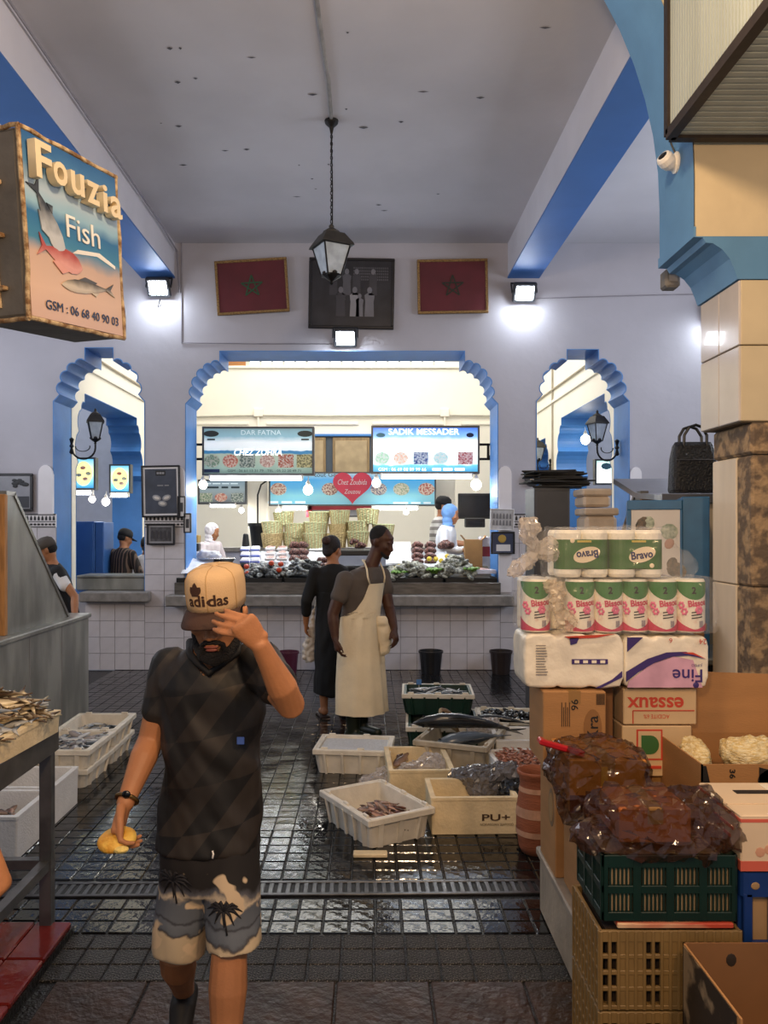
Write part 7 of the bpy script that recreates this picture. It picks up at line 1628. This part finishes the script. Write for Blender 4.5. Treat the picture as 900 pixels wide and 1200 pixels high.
# shoes
shoem = pm('dark_shoe', '#191614', .6)
for a_, toe in ((anL, Vector((-.63, 2.67, .035))), (anR, Vector((-.42, 2.18, .035)))):
    k = M(); k.limb([(a_ + Vector((0, .03, -.02)), .045), (a_.lerp(toe, .4), .045), (toe, .034)]); k.limb([(a_ + Vector((0, .04, -.05)), .035), (toe + Vector((0, 0, -.005)), .03)]); add(man, 'shoe', remesh(k, .008, 3), shoem)
# bun in his hand
bc_ = P(137, 984, 2.305); bun = thing('bread_bun', 'bitten yellow round bread held in the man\'s hand', 'bread', bc_, rot=(R(24), R(-6), 0))
q = M(); rs = []
for rr, z in ((.01, -.012), (.045, -.014), (.055, -.006), (.056, .003), (.046, .013), (.01, .016)): rs.append([(rr * math.cos(R(a)) * (1 - .28 * math.exp(-((a - 300) / 22) ** 2)), rr * .85 * math.sin(R(a)) * (1 - .28 * math.exp(-((a - 300) / 22) ** 2)), z) for a in range(0, 360, 12)])
q.rings(rs); q.build('crust', pm('bread_crust', '#d99a2e', .6, col2='#f0c65a', scale=30, bump=.3, bscale=90), bun, smooth=True)
q = M(); q.ell((.022, -.040, 0), (.022, .012, .010)); q.build('bitten_crumb', pm('bread_crumb', '#efd27a', .8, bump=.5, bscale=120), bun, smooth=True)

# ------------------------------------------------------------ the man in the long apron
skin2 = skinm('dark_skin', '#4a2c1c'); am = thing('person', 'man in grey T-shirt and long cream apron looking down to the right', 'person', (P(418, 0, 6.63).x, 6.63, 0)); YA = 6.63; YW = R(48)
hc2 = P(447, 636, YA); HT2 = Matrix.Translation(hc2) @ Matrix.Rotation(R(62), 4, 'Z') @ Matrix.Rotation(R(14), 4, 'X')
s1, s2 = P(404, 680, 6.50), P(447, 674, 6.78); e1, w1 = P(390, 720, 6.46), P(393, 748, 6.42); e2, w2 = P(456, 712, 6.72), P(462, 737, 6.58)
TA = [(P(422, 765, YA), .17, .13), (P(421, 735, YA), .165, .125), (P(423, 712, YA), .158, .118), (P(425, 695, YA), .178, .125), (P(427, 678, YA), .18, .12), (P(430, 669, YA), .14, .09), (P(433, 663, YA), .07, .065)]
q = M(); tor(q, TA, YW); head_solid(q, HT2, 1.02); q.limb([(P(432, 670, YA), .066), (P(437, 658, YA), .06), (HT2 @ Vector((0, .02, -.05)), .058)])
q.limb([(s1, .068), (s1.lerp(e1, .5), .058), (e1, .047), (e1.lerp(w1, .3), .048), (w1, .031)]); q.limb([(s2, .066), (s2.lerp(e2, .5), .056), (e2, .046), (e2.lerp(w2, .3), .046), (w2, .031)])
hand_solid(q, w1, P(395, 764, 6.40) - w1, Vector((.9, .2, 0)), Vector((.2, -.9, 0)), (25, 30, 20), 1.1); hand_solid(q, w2, P(465, 750, 6.52) - w2, Vector((-.7, .4, 0)), Vector((.3, -.9, 0)), (20, 30, 20), 1.1)
f1, f2 = Vector((P(414, 0, 6.55).x, 6.55, .1)), Vector((P(424, 0, 6.75).x, 6.75, .1))
for h, ft in ((P(414, 755, 6.57), f1), (P(430, 755, 6.70), f2)): q.limb([(h, .10), (h.lerp(ft, .5), .065), (ft, .045)])
add(am, 'body', remesh(q, .009, 4), skin2)
q = M(); tor(q, [(c, w_ + .012, d_ + .012) for c, w_, d_ in TA[:-1]] + [(P(433, 664, YA), .085, .08)], YW); q.limb([(s1, .078), (s1.lerp(e1, .48), .075)]); q.limb([(s2, .076), (s2.lerp(e2, .45), .073)])
add(am, 't_shirt', remesh(q, .010, 4, folds(.010, 8)), pm('grey_tshirt', '#554c45', .8, var=.12, scale=6))
q = M()
for h, ft in ((P(414, 760, 6.57), f1), (P(430, 760, 6.70), f2)): q.limb([(h, .12), (h.lerp(ft, .5), .085), (ft + Vector((0, 0, .25)), .07)])
add(am, 'trousers', remesh(q, .012, 3), pm('dark_trousers', '#1d1d1e', .8))
for ft in (f1, f2):
    q = M(); q.limb([(ft + Vector((0, 0, .36)), .072), (ft + Vector((0, 0, .1)), .062), (ft, .055)]); q.limb([(ft + Vector((-.03, .02, -.05)), .045), (ft + Vector((.13, -.12, -.055)), .042)]); add(am, 'boot', remesh(q, .010, 3), pm('dark_green_rubber', '#1c2417', .45))
# hair cap
k = M(); k.ell((0, .028, .055), (.082, .092, .086), n=20, m=14); me = remesh(msh(k, HT2), .008, 2); inv = HT2.inverted(); cut(me, lambda p: (inv @ p).z < .0 or ((inv @ p).y < -.052)); add(am, 'hair', me, hairk)
k = M(); k.limb([((-.05, -.045, -.07), .012), ((-.03, -.07, -.098), .016), ((0, -.083, -.107), .018), ((.03, -.07, -.098), .016), ((.05, -.045, -.07), .012)]); k.limb([((-.025, -.094, -.055), .006), ((0, -.10, -.052), .006), ((.025, -.094, -.055), .006)]); add(am, 'beard', remesh(msh(k, HT2), .007, 2), hairk)
# apron: skirt and bib as a shell round the front of the body
apm = pm('cream_apron_cloth', '#e8d8b8', .8, var=.07, scale=5, bump=.15, bscale=60)
def shell(levels, yaw, n=26, amp=.012, th=.006, seed=0):
    q = M(); vs = []
    for c, rx, ry, a0, a1 in levels:
        for i in range(n + 1):
            a = R(a0 + (a1 - a0) * i / n); x, y = rx * math.sin(a), -ry * math.cos(a); cc_, ss_ = math.cos(yaw), math.sin(yaw); p = Vector(c) + Vector((x * cc_ - y * ss_, x * ss_ + y * cc_, 0)); nn_ = Vector((math.sin(a) * cc_ + math.cos(a) * ss_, math.sin(a) * ss_ - math.cos(a) * cc_, 0))
            vs.append(p + nn_ * amp * noise.noise(Vector((a * 3.2 + seed, p.z * 1.3, seed))))
    m_ = n + 1; fs = [(j * m_ + i, j * m_ + i + 1, (j + 1) * m_ + i + 1, (j + 1) * m_ + i) for j in range(len(levels) - 1) for i in range(n)]
    q._add(vs, fs); ctr = [lv[0] for lv in levels]
    q._add([v + (Vector((ctr[i // m_].x, ctr[i // m_].y, v.z)) - v).normalized() * th for i, v in enumerate(vs)], [tuple(reversed(f)) for f in fs]); return q
zc = lambda py, px=422: P(px, py, YA)
sk = [(zc(833, 424), .235, .205, -118, 95), (zc(800, 423), .225, .19, -118, 95), (zc(770, 422), .21, .175, -118, 95), (zc(745, 421), .195, .16, -118, 95), (zc(722, 421), .188, .148, -115, 95), (zc(716, 422), .184, .145, -70, 80)]
addm(am, 'apron_skirt', shell(sk, YW, amp=.03), apm)
bb = [(zc(722, 422), .186, .148, -95, 85), (zc(712, 423), .184, .146, -55, 75), (zc(700, 424), .19, .148, -36, 60), (zc(690, 425), .195, .15, -28, 48), (zc(683, 426), .196, .15, -24, 42)]
addm(am, 'apron_bib', shell(bb, YW, amp=.008, seed=4), apm)
def on(c, rx, ry, a): x, y = rx * math.sin(R(a)), -ry * math.cos(R(a)); return Vector(c) + Vector((x * math.cos(YW) - y * math.sin(YW), x * math.sin(YW) + y * math.cos(YW), 0))
addm(am, 'neck_strap', M().tube([on(zc(683, 426), .196, .15, -23), on(zc(675, 427), .195, .145, -30), on(zc(666, 431), .15, .12, -45), on(zc(659, 434), .09, .09, -80), on(zc(657, 434), .085, .09, 180), on(zc(660, 435), .09, .09, 75), on(zc(668, 430), .15, .12, 50), on(zc(676, 427), .195, .145, 44), on(zc(683, 426), .196, .15, 41)], .008, 6), apm)
q = M(); c0 = on(zc(740, 421), .205, .17, 30); q.ell(c0 + Vector((0, 0, -.05)), (.10, .05, .16), n=14, m=10); q.ell(c0 + Vector((.0, -.02, .09)), (.06, .04, .05)); add(am, 'tied_apron_knot', remesh(q, .012, 1, lambda p: .016 * noise.noise(p * 17)), apm)
addm(am, 'apron_pocket', shell([(zc(776, 422), .222, .186, 12, 62), (zc(752, 421), .212, .174, 12, 62)], YW, 8, .02, seed=0), apm)

# ------------------------------------------------------------ generic figures, facing -Y in their own space
def figure(label, loc, rz, s, skin, top, bottom, arms, pitch=10, hyaw=0, lean=0, sleeves=.5, robe=None, vox=.011, feet=True, topname='shirt', bottomname='trousers'):
    o = thing('person', label, 'person', loc, rz); T = Matrix.Diagonal((s, s, s, 1))
    ln = lambda z: -lean * max(0, z - .9)
    TRr = [((0, ln(.85), .85), .155, .115), ((0, ln(1.0), 1.0), .14, .105), ((0, ln(1.15), 1.15), .15, .11), ((0, ln(1.3), 1.30), .175, .115), ((0, ln(1.38), 1.38), .165, .10), ((0, ln(1.43), 1.43), .10, .075), ((0, ln(1.46), 1.46), .06, .06)]
    H_ = Matrix.Translation((0, ln(1.6) - .02, 1.585)) @ Matrix.Rotation(R(hyaw), 4, 'Z') @ Matrix.Rotation(R(pitch), 4, 'X')
    q = M(); tor(q, TRr); head_solid(q, H_); q.limb([((0, ln(1.42), 1.42), .06), ((0, ln(1.5) - .005, 1.50), .055), (H_ @ Vector((0, .02, -.05)), .055)])
    sl = M(); tor(sl, [(c, w_ + .014, d_ + .014) for c, w_, d_ in TRr[:-1]] + [((0, ln(1.45), 1.455), .07, .068)])
    for sg_, (el, wr) in zip((-1, 1), arms):
        sh_ = Vector((sg_ * .175, ln(1.37), 1.37)); el, wr = Vector(el), Vector(wr)
        q.limb([(sh_, .055), (sh_.lerp(el, .5), .047), (el, .040), (el.lerp(wr, .3), .041), (wr, .027)]); dd = wr - el; hand_solid(q, wr, dd, Vector((-sg_, .2, -.2)), Vector((0, -1, .2)), (20, 25, 15))
        pts = [(sh_, .068), (sh_.lerp(el, min(1, sleeves)), .060)]
        if sleeves > 1: pts.append((el.lerp(wr, sleeves - 1), .046))
        sl.limb(pts)
    bt = M()
    for sg_ in (-1, 1):
        h = Vector((sg_ * .09, 0, .86)); kn_ = Vector((sg_ * .10, -.02, .47)); an = Vector((sg_ * .10, .03, .09))
        q.limb([(h, .085), (kn_, .055), (kn_.lerp(an, .3), .055), (an, .037)]); q.limb([(an + Vector((0, .02, -.03)), .038), (an + Vector((0, -.13, -.055)), .03)])
        bt.limb([(h, .10), (kn_, .075), (an + Vector((0, 0, .08)), .065)])
    b_ = remesh(q, vox, 4); b_.transform(T); link('body', b_, skin, o, True)
    me = remesh(sl, vox, 4, folds(.010, 8)); me.transform(T); link(topname, me, top, o, True)
    if robe is None:
        me = remesh(bt, vox, 3); me.transform(T); link(bottomname, me, bottom, o, True)
    return o, T @ H_, H_, T
# ---- woman in black
black_cloth = pm('black_cloth', '#0c0c0d', .85, var=.2, scale=6)
wm, HW, _, TW = figure('woman in a long black dress with a hair bun seen from behind', (P(391, 0, 7.42).x, 7.42, 0), R(196), .965, skinm('olive_skin', '#a87350'), black_cloth, black_cloth, [((-.25, -.10, 1.12), (-.18, -.26, 1.05)), ((.26, -.02, 1.10), (.25, -.10, .88))], pitch=12, hyaw=-48, lean=.05, sleeves=1.5, robe=True, topname='tunic')
q = M(); tor(q, [((.0, 0, .22), .205, .19), ((0, 0, .5), .20, .175), ((0, 0, .85), .185, .15), ((0, 0, 1.05), .165, .13), ((0, 0, 1.2), .165, .125)]); me = remesh(q, .012, 3, folds(.022, 7, .15)); me.transform(TW); link('skirt', me, black_cloth, wm, True)
k = M(); k.ell((0, .025, .045), (.086, .100, .10), n=20, m=14); k.ell((0, .075, -.02), (.06, .04, .06)); me = remesh(k, .009, 2); cut(me, lambda p: p.y < -.05 and p.z < .06); me.transform(HW); link('hair', me, pm('dark_brown_hair', '#1a100c', .6, var=.3, scale=40, bump=.6, bscale=120), wm, True)
k = M(); k.ell((0, .12, .07), (.045, .04, .043)); k.v = [tuple(HW @ Vector(v)) for v in k.v]; k.build('hair_bun', pm('reddish_bun', '#3a1f16', .6, var=.3, scale=40, bump=.6, bscale=120), wm, smooth=True)
for s_ in (-1, 1): k = M(); k.cbox((s_ * .10 - .045, -.13, 0), (s_ * .10 + .045, .10, .022), .008); k.build('sandal', pm('brown_sandal', '#2a1a14', .6), wm)
o = thing('shopping_bag', 'limp white plastic bag hanging from the woman in black', 'bag', P(363, 775, 7.55)); o.location.z = .46; WM[o.name] = Matrix.Translation(o.location)
q = M(); q.limb([((0, 0, .08), .075), ((0.01, 0, .25), .06), ((.03, 0, .44), .025), ((.045, -.02, .52), .012)]); link('bag_film', remesh(q, .012, 1, lambda p: crumple(p, 14, .018)), pm('white_plastic_film', '#d2c6b6', .35, alpha=.85, var=.08), o, True); M().tube([(.045, -.02, .50), (.06, -.03, .60)], .006, 6).build('bag_handle', wht, o)
# ---- left arch: striped man from behind
stripe = pm('striped_shirt', '#241a18', .8); nt = stripe.node_tree; N = nt.nodes; L = nt.links; tc = N.new('ShaderNodeTexCoord'); wv = N.new('ShaderNodeTexWave'); wv.wave_type = 'BANDS'; wv.bands_direction = 'X'; wv.inputs['Scale'].default_value = 7; L.new(tc.outputs['Object'], wv.inputs['Vector']); rp = N.new('ShaderNodeValToRGB'); rp.color_ramp.elements[0].position = .72; rp.color_ramp.elements[1].position = .82; rp.color_ramp.elements[0].color = lin('#1e1614'); rp.color_ramp.elements[1].color = lin('#6a5648'); L.new(wv.outputs['Fac'], rp.inputs[0]); L.new(rp.outputs[0], N['Principled BSDF'].inputs['Base Color'])
olive = skinm('olive_skin', '#a87350'); dtr = pm('dark_trousers', '#1d1d1e', .8)
def capped(o, T, col, brim=True, back=False):
    k = M(); k.lathe([(1.0, .02), (1.02, .06), (.9, .105), (.55, .132), (.1, .14)], 24, (0, .012, 0), .086, .104); k.v = [tuple(T @ Vector(v)) for v in k.v]; c = k.build('cap', pm('cap_' + col[1:], col, .8), o, smooth=True)
    k = M(); vs = [];
    for i in range(11):
        a = -1.1 + 2.2 * i / 10; vs += [(.086 * math.sin(a), .012 - .104 * math.cos(a), .03), (.080 * math.sin(a), -.085 - .09 * math.cos(a), .012)]
    k._add(vs, [(2 * i, 2 * i + 1, 2 * i + 3, 2 * i + 2) for i in range(10)]); k._add([(x, y, z - .006) for x, y, z in vs], [(2 * i, 2 * i + 2, 2 * i + 3, 2 * i + 1) for i in range(10)]); k.v = [tuple(T @ Vector(v)) for v in k.v]; k.build('cap_brim', pm('cap_' + col[1:], col, .8), o)
    k = M(); k.ell((0, .04, .0), (.08, .075, .06)); k.v = [tuple(T @ Vector(v)) for v in k.v]; k.build('hair', hairk, o, smooth=True)
o, Th, H_, T_ = figure('man in a striped shirt and black cap seen through the left arch', (P(141, 0, 11.15).x, 11.15, 0), R(150), 1.0, olive, stripe, dtr, [((-.25, -.1, 1.12), (-.12, -.28, 1.1)), ((.25, -.1, 1.12), (.12, -.28, 1.1))], pitch=18, hyaw=-20, lean=.1, sleeves=1.3); capped(o, Th, '#101012')
o, Th, H_, T_ = figure('man in a white shirt bending at the edge of the left arch', (P(166, 0, 11.35).x, 11.55, 0), R(20), .93, olive, pm('white_shirt', '#d8d8da', .8), dtr, [((-.25, -.1, 1.12), (-.12, -.28, 1.1)), ((.25, -.1, 1.12), (.12, -.28, 1.1))], pitch=30, lean=.2, sleeves=1.3); capped(o, Th, '#141416')
# ---- man in black vest behind the marble partition
vest = pm('black_vest', '#131418', .8, var=.15, scale=6); o, Th, H_, T_ = figure('man in a grey cap and black vest leaning behind the left marble wall', (P(80, 0, 8.05).x, 8.05, 0), R(-62), .955, olive, vest, dtr, [((-.27, -.02, 1.15), (-.26, -.20, .98)), ((.32, .02, 1.12), (.46, .0, .90))], pitch=24, hyaw=-15, lean=.28, sleeves=.25, topname='vest'); capped(o, Th, '#4a443f')
q = M()
for sg_ in (-1, 1):
    sh_ = Vector((sg_ * .175, -.28 * .47, 1.37)); el = Vector((sg_ * .29, -.02, 1.14)); q.limb([(sh_.lerp(el, .1), .064), (sh_.lerp(el, .62), .064)])
me = remesh(q, .011, 3); me.transform(T_); link('t_shirt_sleeves', me, pm('white_shirt', '#d8d8da', .8), o, True)
# ---- stall staff in the middle arch
coatw = pm('pale_pink_coat', '#d9d0d4', .8, var=.05); scarfw = pm('white_scarf', '#e2dfe4', .8, var=.05); coat2 = pm('white_coat', '#dfe4ee', .8, var=.04); scarfb = pm('blue_scarf', '#6a97d2', .8, var=.1)
def scarf(o, T, mat):
    k = M(); k.ell((0, .022, .03), (.094, .112, .112), n=20, m=14); k.ell((0, .02, -.08), (.085, .08, .07), n=16, m=10); k.ell((0, .0, -.14), (.10, .085, .05), n=16, m=8); me = remesh(k, .009, 3, lambda p: .006 * noise.noise(p * 24)); cut(me, lambda p: p.y < -.055 and -.125 < p.z < .055 and abs(p.x) < .062); me.transform(T); link('headscarf', me, mat, o, True)
pf = thing('staff_platform', 'low dark platform the stall staff stand on behind the display', 'platform', (-.3, 11.6, 0)); M().cbox((-2.4, 10.82, .21), (1.75, 12.4, .25), .01).build('deck', ksteel, pf, world=True)
for x_ in (-2.3, -.3, 1.65): M().cbox((x_ - .04, 10.9, 0), (x_ + .04, 12.3, .21), .005).build('bearer', ksteel, pf, world=True)
fixed = [((-.25, -.1, 1.12), (-.14, -.32, 1.12)), ((.25, -.1, 1.12), (.14, -.32, 1.12))]
o, Th, H_, T_ = figure('woman in a white hijab and pale coat behind the left end of the display', (P(243, 0, 11.15).x, 11.15, .25), R(58), .90, olive, coatw, coatw, fixed, pitch=14, hyaw=20, lean=.12, sleeves=1.8, topname='coat'); scarf(o, Th, scarfw)
o, Th, H_, T_ = figure('woman in a blue headscarf and white coat behind the right of the display', (P(518, 0, 11.15).x, 11.15, .25), R(70), 1.05, olive, coat2, coat2, fixed, pitch=12, hyaw=10, lean=.14, sleeves=1.8, topname='coat'); scarf(o, Th, scarfb)
stripew = pm('grey_white_stripes', '#c9c6c4', .8); nt = stripew.node_tree; N = nt.nodes; L = nt.links; tc = N.new('ShaderNodeTexCoord'); wv = N.new('ShaderNodeTexWave'); wv.wave_type = 'BANDS'; wv.bands_direction = 'Z'; wv.inputs['Scale'].default_value = 3.2; L.new(tc.outputs['Object'], wv.inputs['Vector']); rp = N.new('ShaderNodeValToRGB'); rp.color_ramp.elements[0].position = .45; rp.color_ramp.elements[1].position = .55; rp.color_ramp.elements[0].color = lin('#8d8784'); rp.color_ramp.elements[1].color = lin('#d9d6d2'); L.new(wv.outputs['Fac'], rp.inputs[0]); L.new(rp.outputs[0], N['Principled BSDF'].inputs['Base Color'])
o, Th, H_, T_ = figure('man in a black cap and striped shirt behind the woman in the blue scarf', (P(512, 0, 11.75).x, 11.75, .25), R(72), 1.13, olive, stripew, dtr, [((-.25, -.1, 1.12), (-.2, -.40, 1.10)), ((.25, -.1, 1.12), (.2, -.40, 1.10))], pitch=10, hyaw=15, lean=.1, sleeves=.55); capped(o, Th, '#101012')
# ---- bystander at the left edge: only the elbow shows
o, Th, H_, T_ = figure('bystander just outside the left edge, only a bare elbow showing', (-1.165, 1.72, 0), R(8), 1.0, skin1, pm('dark_shirt', '#2a2624', .8), dtr, [((-.26, -.04, 1.08), (-.22, -.2, .9)), ((.345, -.0, .95), (.20, -.16, .92))], pitch=10, sleeves=.45); k = M(); k.ell((0, .025, .045), (.085, .1, .1)); k.v = [tuple(Th @ Vector(v)) for v in k.v]; k.build('hair', hairk, o, smooth=True)

bpy.data.scenes.remove(TMP)
